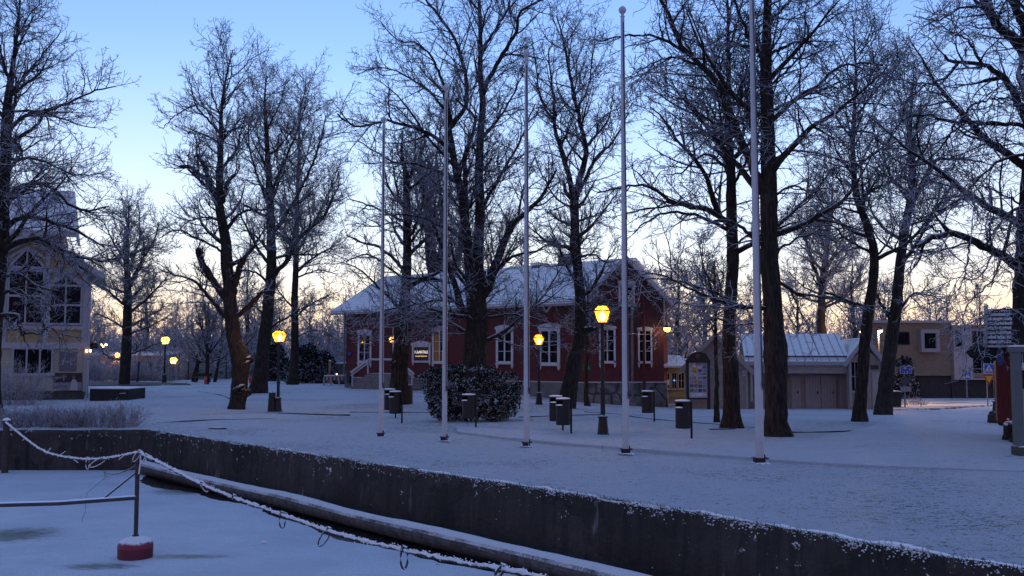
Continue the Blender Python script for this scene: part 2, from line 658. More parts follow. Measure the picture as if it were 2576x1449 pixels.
def wall_mat():
    m, nt, b = _nt('old_quay_wall')
    v = coords(nt)
    n1 = noise(nt, v, 1.1, 6, 0.6)
    n2 = noise(nt, v, 6, 5, 0.65)
    vo = node(nt, 'ShaderNodeTexVoronoi', feature='DISTANCE_TO_EDGE')
    vo.inputs['Scale'].default_value = 0.85
    mp = nt.nodes.new('ShaderNodeMapping')
    wv_ = nt.nodes.new('ShaderNodeVectorMath')
    wv_.operation = 'MULTIPLY_ADD'
    nz = node(nt, 'ShaderNodeTexNoise')
    nz.inputs['Scale'].default_value = 1.5
    lk(nt, v, nz.inputs['Vector'])
    lk(nt, nz.outputs['Color'], wv_.inputs[0])
    wv_.inputs[1].default_value = (1.1, 1.1, 1.1)
    lk(nt, v, wv_.inputs[2])
    lk(nt, wv_.outputs[0], vo.inputs['Vector'])
    crack = ramp(nt, vo.outputs[0], 0.0, 0.03)
    c = mixc(nt, ramp(nt, n1, 0.3, 0.7), (0.032, 0.028, 0.024), (0.075, 0.068, 0.06))
    c = mixc(nt, ramp(nt, n2, 0.5, 0.75), c, (0.045, 0.043, 0.04))
    c = mixc(nt, math_n(nt, 'MULTIPLY_ADD', crack, 0.2, 0.8), (0.02, 0.02, 0.02), c)
    vs_ = noise(nt, v, 5.0, 5, 0.65, (1, 1, 0.10))
    c = mixc(nt, ramp(nt, vs_, 0.42, 0.62), c, (0.028, 0.027, 0.027))
    blk = node(nt, 'ShaderNodeTexVoronoi', feature='F1', distance='CHEBYCHEV')
    blk.inputs['Scale'].default_value = 0.9
    lk(nt, wv_.outputs[0], blk.inputs['Vector'])
    c = mixc(nt, 0.45, c, mixc(nt, blk.outputs['Color'], (0.018, 0.017, 0.016), (0.09, 0.08, 0.07)))
    # lime streaks
    st = noise(nt, v, 3.2, 4, 0.6, (1, 1, 0.16))
    c = mixc(nt, math_n(nt, 'MULTIPLY', ramp(nt, st, 0.63, 0.74), .55), c, (0.3, 0.3, 0.32))
    # frost flecks, thicker toward the rim
    sep = nt.nodes.new('ShaderNodeSeparateXYZ')
    lk(nt, v, sep.inputs[0])
    up = ramp(nt, sep.outputs[2], -0.9, 0.0)
    fl = noise(nt, v, 7.5, 5, 0.75)
    fm = noise(nt, v, 0.9, 3)
    x = math_n(nt, 'ADD', math_n(nt, 'MULTIPLY_ADD', up, 0.075, fl), math_n(nt, 'MULTIPLY', fm, 0.22))
    f = ramp(nt, x, 0.80, 0.83)
    c = mixc(nt, f, c, (0.75, 0.75, 0.76))
    lk(nt, c, b.inputs['Base Color'])
    b.inputs['Roughness'].default_value = 0.92
    b.inputs['Specular IOR Level'].default_value = 0.25
    bump(nt, b, math_n(nt, 'ADD', math_n(nt, 'MULTIPLY', n2, .8), math_n(nt, 'ADD', math_n(nt, 'MULTIPLY', vs_, .7), math_n(nt, 'MULTIPLY', crack, .08))), 0.9, 0.06)
    return m


M['quay'] = wall_mat()


def quay(name, pts, nrm, label):
    """wall face following the ground edge, leaning a little, with its own thickness"""
    zs = np.array([-0.16, -0.02, -.1, -.25, -.45, -.7, -.95, -1.2, -1.9])
    out = np.array([-.30, .012, .03, .02, .03, .05, .06, .08, .12])
    V = []
    r_ = np.random.default_rng(5)
    for p, n in zip(pts, nrm):
        for z, o in zip(zs, out):
            j = r_.normal(0, .012) if -1.5 < z < -.05 else 0
            q = p - n * float(o + j)
            V.append((q.x, q.y, z + (r_.normal(0, .012) if z == -.02 else 0)))
    k = len(zs)
    i = np.arange(len(pts) - 1)[:, None] * k + np.arange(k - 1)[None, :]
    Q = np.stack([i, i + k, i + k + 1, i + 1], -1).reshape(-1, 4)
    return tag(mesh_np(name, np.array(V), Q, M['quay']), label, 'wall')


bp = [(p, n) for p, n in segs if abs(n.x) < 1e-6 and p.x > -70]
rp = [(p, n) for p, n in segs if (n - NRW).length < 1e-5]
quay('quay_wall', [p for p, n in bp] + [C0], [n for p, n in bp] + [Vector((0, 1, 0))],
     'dark stone quay wall across the back of the frozen basin, below the frosted hedge')
quay('quay_wall', [C0] + [p for p, n in rp], [NRW] + [n for p, n in rp],
     'long dark concrete quay wall with frost flecks, running beside the floating log to the lower right')

# clumps of snowy grass along the rim
r_ = np.random.default_rng(21)
ct = []
ico = []
phi = (1 + 5 ** .5) / 2
iv = np.array([(-1, phi, 0), (1, phi, 0), (-1, -phi, 0), (1, -phi, 0), (0, -1, phi), (0, 1, phi), (0, -1, -phi), (0, 1, -phi),
               (phi, 0, -1), (phi, 0, 1), (-phi, 0, -1), (-phi, 0, 1)]) / 1.9
it = np.array([(0, 11, 5), (0, 5, 1), (0, 1, 7), (0, 7, 10), (0, 10, 11), (1, 5, 9), (5, 11, 4), (11, 10, 2), (10, 7, 6), (7, 1, 8),
               (3, 9, 4), (3, 4, 2), (3, 2, 6), (3, 6, 8), (3, 8, 9), (4, 9, 5), (2, 4, 11), (6, 2, 10), (8, 6, 7), (9, 8, 1)])
VV, QQ, o_ = [], [], 0
for _ in range(11000):
    t = r_.uniform(0.5, 34)
    d = t / 30
    if r_.random() > 0.03 + 1.1 * d * d:
        continue
    clump = math.sin(t * 3.1) + math.sin(t * 7.7 + 1) + r_.normal(0, .8)
    p = C0 + DIRW * float(t)
    L1 = (G1 - C0).dot(DIRW)
    bow = mid * (smooth(0, L1, t) if t < L1 else 1 - smooth(L1, (E1 - C0).length, t))
    dz = -abs(r_.normal(0, .07 if clump > 0.6 else .03)) - .01
    p = p + NRW * (bow + float(r_.normal(-.035, .02)))
    if clump < .2 and r_.random() < .75:
        continue
    s = r_.uniform(.003, .011) * (1.3 if clump > .6 else .8)
    VV.append(iv * np.array([s * 1.3, s * 1.3, s]) * r_.uniform(.45, 1.35, (12, 1)) + np.array([p.x, p.y, dz]))
    QQ.append(it + o_)
    o_ += 12
struct(mesh_np('rim_snow_clumps', np.concatenate(VV), np.concatenate(QQ), M['snowcap']), 'stuff')
# an uneven lip of snow along the rim
tt_ = np.arange(0.0, 60, .05)
zl, rl_ = [], []
rk = np.random.default_rng(33)
sm_ = np.convolve(rk.normal(0, 1, len(tt_) + 40), np.ones(9) / 9, 'same')[:len(tt_)]
sm2 = np.convolve(rk.normal(0, 1, len(tt_) + 40), np.ones(41) / 41, 'same')[:len(tt_)]
lp_, lr_q = [], []
for t, a, b_ in zip(tt_, sm_, sm2):
    p = C0 + DIRW * float(t)
    L1 = (G1 - C0).dot(DIRW)
    bow = mid * (smooth(0, L1, t) if t < L1 else 1 - smooth(L1, (E1 - C0).length, t))
    p = p + NRW * (bow + .035 + .05 * a + .08 * b_)
    lp_.append((p.x, p.y, -.042 + .012 * a))
    lr_q.append(max(.012, .040 + .022 * a + .03 * b_))
struct(MB().tube(lp_, lr_q, 9).build('rim_snow_lip', M['snowcap'], sm=True), 'stuff')
# dead grass blades hanging over the rim
n = 2600
t = r_.uniform(0.3, 34, n)
L1 = (G1 - C0).dot(DIRW)
bows = np.array([mid * (smooth(0, L1, x) if x < L1 else 1 - smooth(L1, (E1 - C0).length, x)) for x in t])
base = np.array(C0)[None] + t[:, None] * np.array(DIRW)[None] + (bows + r_.uniform(-.03, .04, n))[:, None] * np.array(NRW)[None]
base[:, 2] = -.03
tip = base - np.array(NRW)[None] * r_.uniform(0.0, .09, n)[:, None] + r_.normal(0, .02, (n, 3))
tip[:, 2] = r_.uniform(-.10, .022, n)
midp = (base + tip) / 2
midp[:, 2] = np.maximum(base[:, 2], tip[:, 2]) + .02
V, Q = tubes(np.stack([base, midp, tip], 1), np.tile([.004, .0035, .001], (n, 1)), 3)
M['deadgrass'] = pm('dead_grass', (0.05, 0.045, 0.035), 0.9, .3, 3, 0, snow=.75)
struct(mesh_np('rim_grass', V, Q, M['deadgrass']), 'stuff')

# floating log along the wall
M['log'] = None
m, nt, b = _nt('frosted_log')
v = coords(nt)
n1 = noise(nt, v, 5, 5, .6, (1, 1, 1))
c = mixc(nt, ramp(nt, n1, .3, .7), (0.05, 0.045, 0.04), (0.12, 0.11, 0.105))
nz = normal_z(nt)
n2 = noise(nt, v, 1.3, 4, .6)
n3 = noise(nt, v, 30, 3, .7)
x = math_n(nt, 'ADD', nz, math_n(nt, 'ADD', math_n(nt, 'MULTIPLY_ADD', n2, 1.1, -.55), math_n(nt, 'MULTIPLY_ADD', n3, .9, -.45)))
c = mixc(nt, math_n(nt, 'MULTIPLY', ramp(nt, x, .28, .72), .72), c, (0.74, 0.76, 0.8))
lk(nt, c, b.inputs['Base Color'])
b.inputs['Roughness'].default_value = .9
bump(nt, b, math_n(nt, 'ADD', n1, n3), .6, .02)
M['log'] = m
pl, pr = [], []
rr = random.Random(8)
for t in np.arange(0.7, 50, .4):
    p = C0 + DIRW * float(t) - NRW * (0.50 + .03 * math.sin(t * .5))
    pl.append((p.x, p.y, -1.09 + .015 * math.sin(t * .8)))
    pr.append(.185 + .012 * math.sin(t * 1.3) + rr.uniform(-.006, .006))
tag(MB().tube(pl, pr, 18).build('floating_log', M['log'], sm=True),
    'long frosted log floating in the black water at the foot of the quay wall', 'log')


# ------------------------------------------------------------------ paths, edging, roads
def ribbon(name, pix, wd, mat, z0, z1=None, kind='structure', close=False):
    """flat strip on the ground following survey pixels"""
    P = [gnd(x, y) for x, y in pix]
    Pd = []
    for a, b_ in zip(P[:-1], P[1:]):
        nn = max(2, int((b_ - a).length / .6))
        for i in range(nn):
            Pd.append(a.lerp(b_, i / nn))
    Pd.append(P[-1])
    V = []
    for i, p in enumerate(Pd):
        t = (Pd[min(i + 1, len(Pd) - 1)] - Pd[max(i - 1, 0)])
        t.z = 0
        t.normalize()
        q = Vector((-t.y, t.x, 0)) * wd / 2
        jit = rr.uniform(.55, 1.35)
        for s, z in ((-1, z0 - .12), (-1, z0), (1, z0), (1, z0 - .12)):
            V.append((p.x + q.x * s * jit, p.y + q.y * s * jit, terrain(p.x, p.y) + z * (1 if z < 0 else jit)))
    i = np.arange(len(Pd) - 1)[:, None] * 4 + np.arange(3)[None]
    Q = np.stack([i, i + 4, i + 5, i + 1], -1).reshape(-1, 4)[:, ::-1]
    return struct(mesh_np(name, np.array(V), Q, mat, smooth_=False), kind)


M['edging'] = pm('bare_turf_edge', (0.022, 0.021, 0.018), .9, .4, 7, .3, snow=.97, snow_n=3)
edge_lines = [
    [(1290, 1084), (1400, 1089), (1520, 1097), (1650, 1103), (1740, 1107), (1830, 1110), (1905, 1114), (1990, 1113), (2045, 1111), (2060, 1107)],
    [(1470, 1036), (1560, 1043), (1640, 1055), (1730, 1063), (1790, 1067), (1850, 1072)],
    [(1850, 1072), (1910, 1078)],
    [(1990, 1088), (2080, 1087), (2150, 1084), (2190, 1076), (2225, 1062), (2262, 1042)],
    [(880, 1037), (960, 1037), (1060, 1038), (1140, 1039)],
    [(395, 1065), (470, 1059), (560, 1056), (700, 1054)],
    [(525, 1078), (550, 1078), (570, 1077.5)],
    [(500, 985), (560, 995), (590, 1006)],
    [(700, 1040), (800, 1042), (880, 1044)],
    [(1305, 1050), (1400, 1046), (1520, 1043)],
    [(1785, 1080), (1850, 1079)],
]
for i, l in enumerate(edge_lines):
    ribbon('path_edge', l, 0.034 if i not in (6,) else .2, M['edging'], .022)

PATHS_HERE = 1
# bare road on the left behind the lawn, and the ploughed street on the right
def sheet(name, pix, mat, lift):
    P = [gnd(x, y) for x, y in pix]
    bm_v = [(p.x, p.y, 0) for p in P]
    me = bpy.data.meshes.new(name)
    import bmesh
    bm = bmesh.new()
    f = bm.faces.new([bm.verts.new(v) for v in bm_v])
    bmesh.ops.triangulate(bm, faces=[f])
    for _ in range(5):
        long_e = [e for e in bm.edges if e.calc_length() > 2.5]
        if not long_e:
            break
        bmesh.ops.subdivide_edges(bm, edges=long_e, cuts=1)
        bmesh.ops.triangulate(bm, faces=bm.faces[:])
    for v in bm.verts:
        v.co.z = terrain(v.co.x, v.co.y) + lift
    rim = [e for e in bm.edges if len(e.link_faces) == 1]
    bmesh.ops.recalc_face_normals(bm, faces=bm.faces[:])
    for f in bm.faces:
        if f.normal.z < 0:
            f.normal_flip()
    ex = bmesh.ops.extrude_edge_only(bm, edges=rim)
    for v in [g for g in ex['geom'] if isinstance(g, bmesh.types.BMVert)]:
        v.co.z -= .16
    bm.to_mesh(me)
    bm.free()
    me.materials.append(mat)
    o = bpy.data.objects.new(name, me)
    COL.objects.link(o)
    return struct(o)


def road_mat(name, bare, cover):
    m, nt, b = _nt(name)
    v = coords(nt)
    n1 = noise(nt, v, .5, 5, .6, (.5, 2.0, 1))
    n2 = noise(nt, v, 8, 4)
    x = math_n(nt, 'ADD', math_n(nt, 'MULTIPLY', n1, .75), math_n(nt, 'MULTIPLY', n2, .25))
    c = mixc(nt, ramp(nt, x, cover - .07, cover + .07), bare, (0.72, 0.72, 0.72))
    lk(nt, c, b.inputs['Base Color'])
    b.inputs['Roughness'].default_value = .8
    bump(nt, b, n2, .4, .02)
    return m


M['gravel'] = road_mat('bare_gravel_road', (0.055, 0.05, 0.045), .66)
M['path'] = snow_mat('trodden_snow_path', 0.585, 0.8, (0.10, 0.09, 0.08))
sheet('path', [(1150, 1076), (1290, 1086), (1400, 1091), (1520, 1099), (1650, 1105), (1740, 1109), (1830, 1112), (1905, 1116), (1990, 1115), (2045, 1113), (2062, 1108), (2150, 1087), (2190, 1079), (2225, 1065), (2265, 1043), (2360, 1038), (2480, 1040), (2500, 1056), (2520, 1085), (2560, 1125), (2640, 1160), (2640, 1195), (2400, 1186), (2200, 1178), (2000, 1167), (1800, 1151), (1600, 1134), (1400, 1118), (1260, 1104), (1150, 1090)], M['path'], .062)
M['street'] = road_mat('ploughed_street', (0.13, 0.12, 0.115), .50)
sheet('gravel_road', [(150, 972), (232, 972), (330, 970.5), (420, 970), (480, 969.5), (470, 966), (420, 964), (330, 963), (150, 963)], M['gravel'], .075)
sheet('street', [(2225, 1012), (2330, 1008), (2480, 1006), (2700, 1006), (2700, 1016), (2520, 1019), (2440, 1025), (2360, 1031), (2290, 1033), (2225, 1033)],
      M['street'], .075)
# ------------------------------------------------------------------ bare trees
def nrm(a):
    return a / (np.linalg.norm(a, axis=-1, keepdims=True) + 1e-9)


def resample(P, Rr, k, rs, wig=0.0):
    """smooth resample of a traced polyline to k points"""
    P = np.asarray(P, float)
    Rr = np.asarray(Rr, float)
    if len(P) > 2:                                   # Catmull-Rom
        ext = np.concatenate([[2 * P[0] - P[1]], P, [2 * P[-1] - P[-2]]])
        out, ro = [], []
        for i in range(1, len(ext) - 2):
            p0, p1, p2, p3 = ext[i - 1:i + 3]
            for t in np.linspace(0, 1, 7)[:-1]:
                out.append(.5 * (2 * p1 + (p2 - p0) * t + (2 * p0 - 5 * p1 + 4 * p2 - p3) * t * t + (3 * p1 - p0 - 3 * p2 + p3) * t ** 3))
                ro.append(Rr[i - 1] + (Rr[i] - Rr[i - 1]) * t)
        out.append(P[-1])
        ro.append(Rr[-1])
        P, Rr = np.array(out), np.array(ro)
    d = np.concatenate([[0], np.cumsum(np.linalg.norm(np.diff(P, axis=0), axis=1))])
    s = np.linspace(0, d[-1], k)
    Q = np.stack([np.interp(s, d, P[:, i]) for i in range(3)], 1)
    rq = np.interp(s, d, Rr)
    if wig:
        j = rs.normal(0, wig, (k, 3))
        j[0] = 0
        Q = Q + j
    return Q, rq


def spawn(rs, P, Rd, per_m, nmin, nmax, t0, ang, lfac, lmax, lmin, k, up, wig, rfac, rmax, rtip, flat=0.0, out=None):
    """grow side shoots from polylines P (n,k0,3)"""
    n, k0, _ = P.shape
    seg = np.linalg.norm(np.diff(P, axis=1), axis=2).sum(1)
    cnt = np.clip((seg * per_m * rs.uniform(.75, 1.25, n)).astype(int), nmin, nmax)
    idx = np.repeat(np.arange(n), cnt)
    Mn = len(idx)
    first = np.concatenate([[0], np.cumsum(cnt)[:-1]])
    j = np.arange(Mn) - first[idx]
    t = t0 + (1 - t0) * (j + rs.random(Mn)) / cnt[idx]
    t = np.minimum(t, .995)
    f = t * (k0 - 1)
    i0 = np.minimum(f.astype(int), k0 - 2)
    fr = (f - i0)[:, None]
    A, B = P[idx, i0], P[idx, i0 + 1]
    p = A + (B - A) * fr
    rp = Rd[idx, i0] * (1 - fr[:, 0]) + Rd[idx, i0 + 1] * fr[:, 0]
    T = nrm(B - A)
    v = rs.normal(0, 1, (Mn, 3))
    v[:, 2] *= (1 - flat)
    v -= T * (v * T).sum(1, keepdims=True)
    v = nrm(v)
    a = np.radians(rs.uniform(ang[0], ang[1], Mn))[:, None]
    d = T * np.cos(a) + v * np.sin(a)
    L = np.clip(seg[idx] * lfac * (1.05 - .6 * t) * rs.uniform(.55, 1.3, Mn), lmin, lmax * rs.uniform(.7, 1.2, Mn))
    C = np.empty((Mn, k, 3))
    C[:, 0] = p
    for s in range(1, k):
        d = d + rs.normal(0, wig, (Mn, 3))
        d[:, 2] += up
        d = nrm(d)
        C[:, s] = C[:, s - 1] + d * (L / (k - 1))[:, None]
    r0 = np.minimum(rp * rfac, rmax)
    r0 = np.maximum(r0, rtip)
    u = np.linspace(0, 1, k)[None]
    Rn = r0[:, None] * (1 - u) + rtip * u
    return C, Rn


def crown(rs, LP, LR, st):
    """three further orders of shoots on limbs LP -> list of mesh pieces"""
    dn = st.get('dens', 1.0) * 1.04
    up = st.get('up', .06)
    th = st.get('thick', 1.0)
    sz = st.get('size', 1.12)
    B2, R2 = spawn(rs, LP, LR, 2.7 * dn / sz, 4, 30, st.get('t2', .10), (30, 66), .56, 3.3 * sz, .8 * sz, 9, up, .16, .6, .034 * th, .009 * th,
                   st.get('flat', .2))
    B3, R3 = spawn(rs, B2, R2, 5.2 * dn / sz, 4, 20, .08, (30, 72), .46, 1.25 * sz, .25 * sz, 6, up * .8, .22, .7, .0135 * th, .0072 * th, st.get('flat', .2))
    B4, R4 = spawn(rs, B3, R3, 8.0 * dn / sz, 3, 9, .10, (35, 75), .45, .40 * sz, .10 * sz, 3, up * .5, .25, .85, .0082 * th, .0062 * th)
    return [tubes(B2, R2, 4), tubes(B3, R3, 3), tubes(B4, R4, 3)]


def auto_limbs(rs, TP, TR, n, t0, t1, lo, hi, ang, up=.05, rf=.5, k=20):
    """extra limbs round a trunk polyline, in every direction"""
    k0 = len(TP)
    t = t0 + (t1 - t0) * (np.arange(n) + rs.random(n)) / n
    f = t * (k0 - 1)
    i0 = np.minimum(f.astype(int), k0 - 2)
    p = TP[i0] + (TP[i0 + 1] - TP[i0]) * (f - i0)[:, None]
    T = nrm(TP[i0 + 1] - TP[i0])
    az = np.arange(n) * 2.39996 + rs.uniform(-.5, .5, n)
    v = np.stack([np.cos(az), np.sin(az), np.zeros(n)], 1)
    a = np.radians(rs.uniform(ang[0], ang[1], n))[:, None]
    d = nrm(T * np.cos(a) + v * np.sin(a))
    L = (hi - (hi - lo) * ((t - t0) / (t1 - t0))) * rs.uniform(.7, 1.15, n)
    C = np.empty((n, k, 3))
    C[:, 0] = p
    for s in range(1, k):
        d = d + rs.normal(0, .09, (n, 3))
        d[:, 2] += up
        d = nrm(d)
        C[:, s] = C[:, s - 1] + d * (L / (k - 1))[:, None]
    r0 = np.minimum(TR[i0] * rf, .12)
    u = np.linspace(0, 1, k)[None]
    return C, r0[:, None] * (1 - u) + .010 * u


def build_tree(name, label, base, trunk, limbs, seed, st=None, group='bare trees in the park', Y=None):
    st = dict(st or {})
    rs = np.random.default_rng(seed)
    g = gnd(*base) if Y is None else None
    Y0 = g.y if Y is None else Y
    px = 1 / ppm(Y0)
    b0 = at(trunk[0][0], trunk[0][1], Y0)
    loc = Vector((b0.x, Y0, terrain(b0.x, Y0)))
    root = thing(name, label, 'tree', loc, 0, group)
    off = np.array(loc)
    tp = np.array([at(x, y, Y0) for x, y, *_ in trunk]) - off
    tr = np.array([q[2] for q in trunk], float) * px / 2
    tp = np.concatenate([[tp[0] - np.array([0, 0, .35])], tp])
    tr = np.concatenate([[tr[0] * 1.25], tr])
    TP, TR = resample(tp, tr, 60, rs, .006)
    LP, LR, pieces = [], [], []
    V, Q = tubes(TP[None], TR[None], 14)
    # irregular bark outline and root flare
    ring = np.repeat(np.arange(60), 14)
    angj = np.tile(np.arange(14), 60)
    lob = 1 + .05 * np.sin(angj * 2 * np.pi / 14 * 3 + ring * .21) + .035 * rs.normal(0, 1, 840)
    low = np.exp(-np.maximum(V[:, 2], 0) / .35)
    lob += low * .36 * np.maximum(0, np.sin(angj * 2 * np.pi / 14 * 2.5 + seed)) 
    ctr = np.repeat(TP, 14, 0)
    V = ctr + (V - ctr) * lob[:, None]
    pieces.append((V, Q))
    for L in limbs:
        pts, w0, w1 = L[0], L[1], L[2]
        dz = L[3] if len(L) > 3 else rs.uniform(-1, 1) * 1.6
        stub = w1 > .55 * w0 and len(pts) > 1
        lp = np.array([at(x, y, Y0 + dz * (i / max(1, len(pts) - 1)) ** 1.3) for i, (x, y) in enumerate(pts)]) - off
        ww = np.linspace(0, 1, len(pts)) ** .8
        lr = (w0 + (w1 - w0) * ww) * px / 2
        if stub:
            lp = np.concatenate([lp, [lp[-1] + (lp[-1] - lp[-2]) * .05]])
            lr = np.concatenate([lr, [.004]])
        P, r = resample(lp, lr, 20, rs, .02)
        if stub:
            r[-2] = lr[-2] * 1.12
        LP.append(P)
        LR.append(r)
    na = int(st.get('auto', 10) * 1.2)
    if na:
        al = st.get('alen', (1.5, 4.0))
        P, r = auto_limbs(rs, TP, TR, na, st.get('a0', .35), st.get('a1', .98), al[0], al[1], st.get('aang', (40, 75)), st.get('aup', .05))
        for a, b in zip(P, r):
            LP.append(a)
            LR.append(b)
    LP, LR = np.array(LP), np.array(LR)
    # sub-limbs in depth so that the crown has volume
    keep = np.linalg.norm(LP[:, -1] - LP[:, 0], axis=1) > .62     # burls carry no twigs
    KP, KR = LP[keep], LR[keep]
    S1, SR = spawn(rs, KP, KR, st.get('sub', .9), 2, 9, .2, (35, 70), .50, st.get('slen', 3.0), .8, 20, st.get('up', .06) * .6, .08, .6, .06, .008, .1)
    V, Q = tubes(LP, LR, 8)
    pieces.append((V, Q))
    pieces.append(tubes(S1, SR, 6))
    V, Q = cat(pieces)
    mesh_np('trunk', V, Q, M[st.get('bark', 'bark')], root)
    TT = TP[int(60 * st.get('bare', .45)):]
    tt, ttr = resample(TT, TR[int(60 * st.get('bare', .45)):], 20, rs)
    allP = np.concatenate([KP, S1, tt[None]])
    allR = np.concatenate([KR, SR, ttr[None]])
    V, Q = cat(crown(rs, allP, allR, st))
    mesh_np('crown', V, Q, M[st.get('twig', 'twig')], root)
    return root


G = 'bare trees in the park'
T = []
T.append(build_tree('bare_tree', 'tall bare tree at the left edge with heavy low limbs across the yellow house', (-28, 1046),
    [(-28, 1046, 62), (-26, 960, 54), (-22, 850, 48), (-14, 740, 46), (-4, 620, 43), (3, 500, 38), (12, 400, 32), (18, 300, 24), (22, 240, 19), (30, 180, 13), (42, 90, 8), (50, 10, 4), (54, -50, 2)],
    [([(15, 338), (45, 305), (80, 285), (140, 272), (200, 245), (250, 225), (290, 218)], 13, 3, .5),
     ([(20, 285), (60, 277), (110, 283), (160, 300), (200, 315), (240, 322)], 8, 2, -.8),
     ([(17, 255), (50, 205), (95, 150), (130, 110), (155, 75)], 7, 2, 1),
     ([(5, 400), (45, 400), (95, 400), (150, 425), (200, 440), (265, 432)], 10, 2, -1),
     ([(10, 372), (40, 362), (47, 380)], 15, 13, -.2),
     ([(-5, 560), (30, 490), (65, 465), (120, 468), (170, 510), (215, 530), (275, 520)], 18, 4, -.6),
     ([(-8, 600), (40, 552), (90, 546), (130, 560), (180, 575), (225, 600), (262, 622)], 17, 4, .8),
     ([(-10, 640), (40, 610), (100, 600), (150, 625), (200, 645), (260, 655), (330, 640)], 21, 4, -.5),
     ([(100, 600), (140, 615), (165, 650), (200, 690), (240, 730)], 9, 3, -.8),
     ([(-15, 760), (0, 702), (50, 692), (90, 718), (120, 728), (150, 732)], 13, 4, -.9),
     ([(90, 718), (110, 745), (120, 775), (125, 782)], 11, 8, -1.2),
     ([(-15, 800), (20, 790), (45, 798), (53, 825), (56, 842)], 13, 11, -.4),
     ([(54, 842), (75, 836), (105, 838), (122, 822), (150, 838), (205, 850)], 7, 2, -.6),
     ([(0, 742), (40, 728), (78, 756), (100, 795), (118, 832)], 10, 5, -.2),
     ([(18, 190), (0, 120), (-10, 60)], 8, 2), ([(30, 150), (60, 90), (85, 40)], 6, 2), ([(3, 460), (60, 380), (120, 345)], 9, 2)],
    101, dict(auto=12, a0=0.35, up=0.05, alen=(2, 4.5), bare=0.55)))
T.append(build_tree('bare_tree', 'old pollarded tree with swollen lumpy trunk and cut limb stubs, left of the lawn lamp', (600, 1030),
    [(597, 1030, 42), (598, 1010, 38), (603, 990, 46), (603, 965, 38), (605, 930, 42), (606, 905, 48), (600, 880, 44), (588, 850, 36), (583, 800, 34), (578, 760, 34), (575, 714, 30), (570, 660, 30), (569, 614, 27), (560, 560, 24),
     (552, 507, 20), (553, 440, 17), (555, 380, 14), (557, 280, 9), (570, 190, 5), (586, 125, 2)],
    [([(600, 912), (612, 903), (622, 908)], 40, 28, -.1), ([(603, 990), (615, 986), (623, 990)], 34, 24, -.1), ([(600, 985), (603, 978)], 36, 30, -.3),
     ([(578, 805), (560, 790), (540, 762), (522, 742), (500, 715), (480, 703), (455, 695), (402, 680)], 16, 3, -.4),
     ([(572, 755), (545, 720), (525, 690), (508, 660), (500, 635), (494, 622)], 19, 16, -.3),
     ([(555, 550), (540, 500), (522, 455), (502, 440), (478, 420), (450, 418)], 14, 9, .3),
     ([(545, 490), (530, 460), (515, 420), (500, 395), (494, 385)], 12, 9, -.5),
     ([(555, 335), (540, 320), (515, 290), (495, 270), (483, 235), (478, 200)], 8, 2, .2),
     ([(490, 265), (460, 280), (435, 295), (412, 320)], 5, 2, -.2),
     ([(590, 800), (620, 775), (650, 745), (672, 725)], 15, 8, -.6),
     ([(584, 745), (595, 700), (605, 670), (613, 648)], 18, 15, -.4),
     ([(572, 575), (590, 550), (620, 530), (670, 527)], 11, 4, -.5),
     ([(560, 510), (570, 470), (580, 450), (592, 442)], 12, 8, .3),
     ([(555, 365), (570, 340), (590, 315), (615, 293)], 7, 3, .2),
     ([(563, 560), (520, 545), (470, 560), (430, 600)], 7, 2, .6), ([(557, 280), (590, 230), (630, 190)], 5, 2, .3),
     ([(557, 300), (535, 240), (528, 180)], 5, 2, -.3), ([(500, 430), (495, 370), (490, 330)], 5, 2, 0), ([(570, 640), (500, 600), (440, 580), (400, 600)], 7, 2, -.6)],
    102, dict(auto=11, a0=0.4, up=0.09, alen=(1.2, 3.6), slen=2.2, bare=0.5)))
T.append(build_tree('bare_tree', 'wide bare tree leaning behind the pollarded tree, with snow on its flared base', (650, 990),
    [(650, 990, 46), (656, 940, 38), (662, 880, 32), (672, 790, 29), (680, 710, 26), (683, 650, 24), (682, 560, 21), (678, 480, 18), (673, 390, 13), (668, 300, 9), (666, 240, 5), (672, 190, 3)],
    [([(684, 690), (718, 660), (745, 610), (790, 565), (820, 540), (835, 500), (858, 460)], 14, 3), ([(680, 600), (720, 540), (760, 470), (790, 400), (810, 340), (820, 290)], 10, 3),
     ([(678, 500), (705, 430), (740, 350), (760, 290), (780, 215)], 9, 2), ([(676, 520), (650, 450), (630, 380), (625, 320), (640, 270)], 8, 2),
     ([(682, 640), (650, 600), (620, 575), (600, 520)], 8, 3), ([(682, 720), (650, 690), (610, 680), (560, 700)], 8, 2), ([(668, 830), (720, 800), (770, 770), (815, 765)], 7, 2),
     ([(670, 800), (640, 770), (600, 770)], 6, 2), ([(670, 330), (700, 270), (715, 225)], 6, 2), ([(683, 650), (740, 640), (800, 640), (850, 610)], 8, 2)],
    103, dict(auto=12, up=0.06, alen=(2, 5), bare=0.4)))
T.append(build_tree('bare_tree', 'slender bare tree behind the leaning one, in front of the dark conifer shrubs', (737, 968),
    [(737, 968, 25), (742, 880, 20), (741, 760, 17), (745, 640, 14), (748, 500, 10), (752, 380, 7), (755, 280, 4), (770, 220, 2)],
    [([(742, 800), (775, 770), (810, 750), (850, 735)], 6, 2), ([(745, 640), (790, 560), (820, 500), (850, 420)], 7, 2), ([(747, 560), (720, 500), (710, 430)], 6, 2),
     ([(750, 450), (775, 380), (790, 300)], 5, 2), ([(743, 700), (800, 680), (850, 690)], 5, 2), ([(741, 850), (790, 830), (830, 840)], 4, 2), ([(741, 780), (700, 730), (690, 690)], 5, 2)],
    104, dict(auto=11, up=0.06, alen=(2, 5.5), bare=0.3, thick=1.5, dens=0.9)))
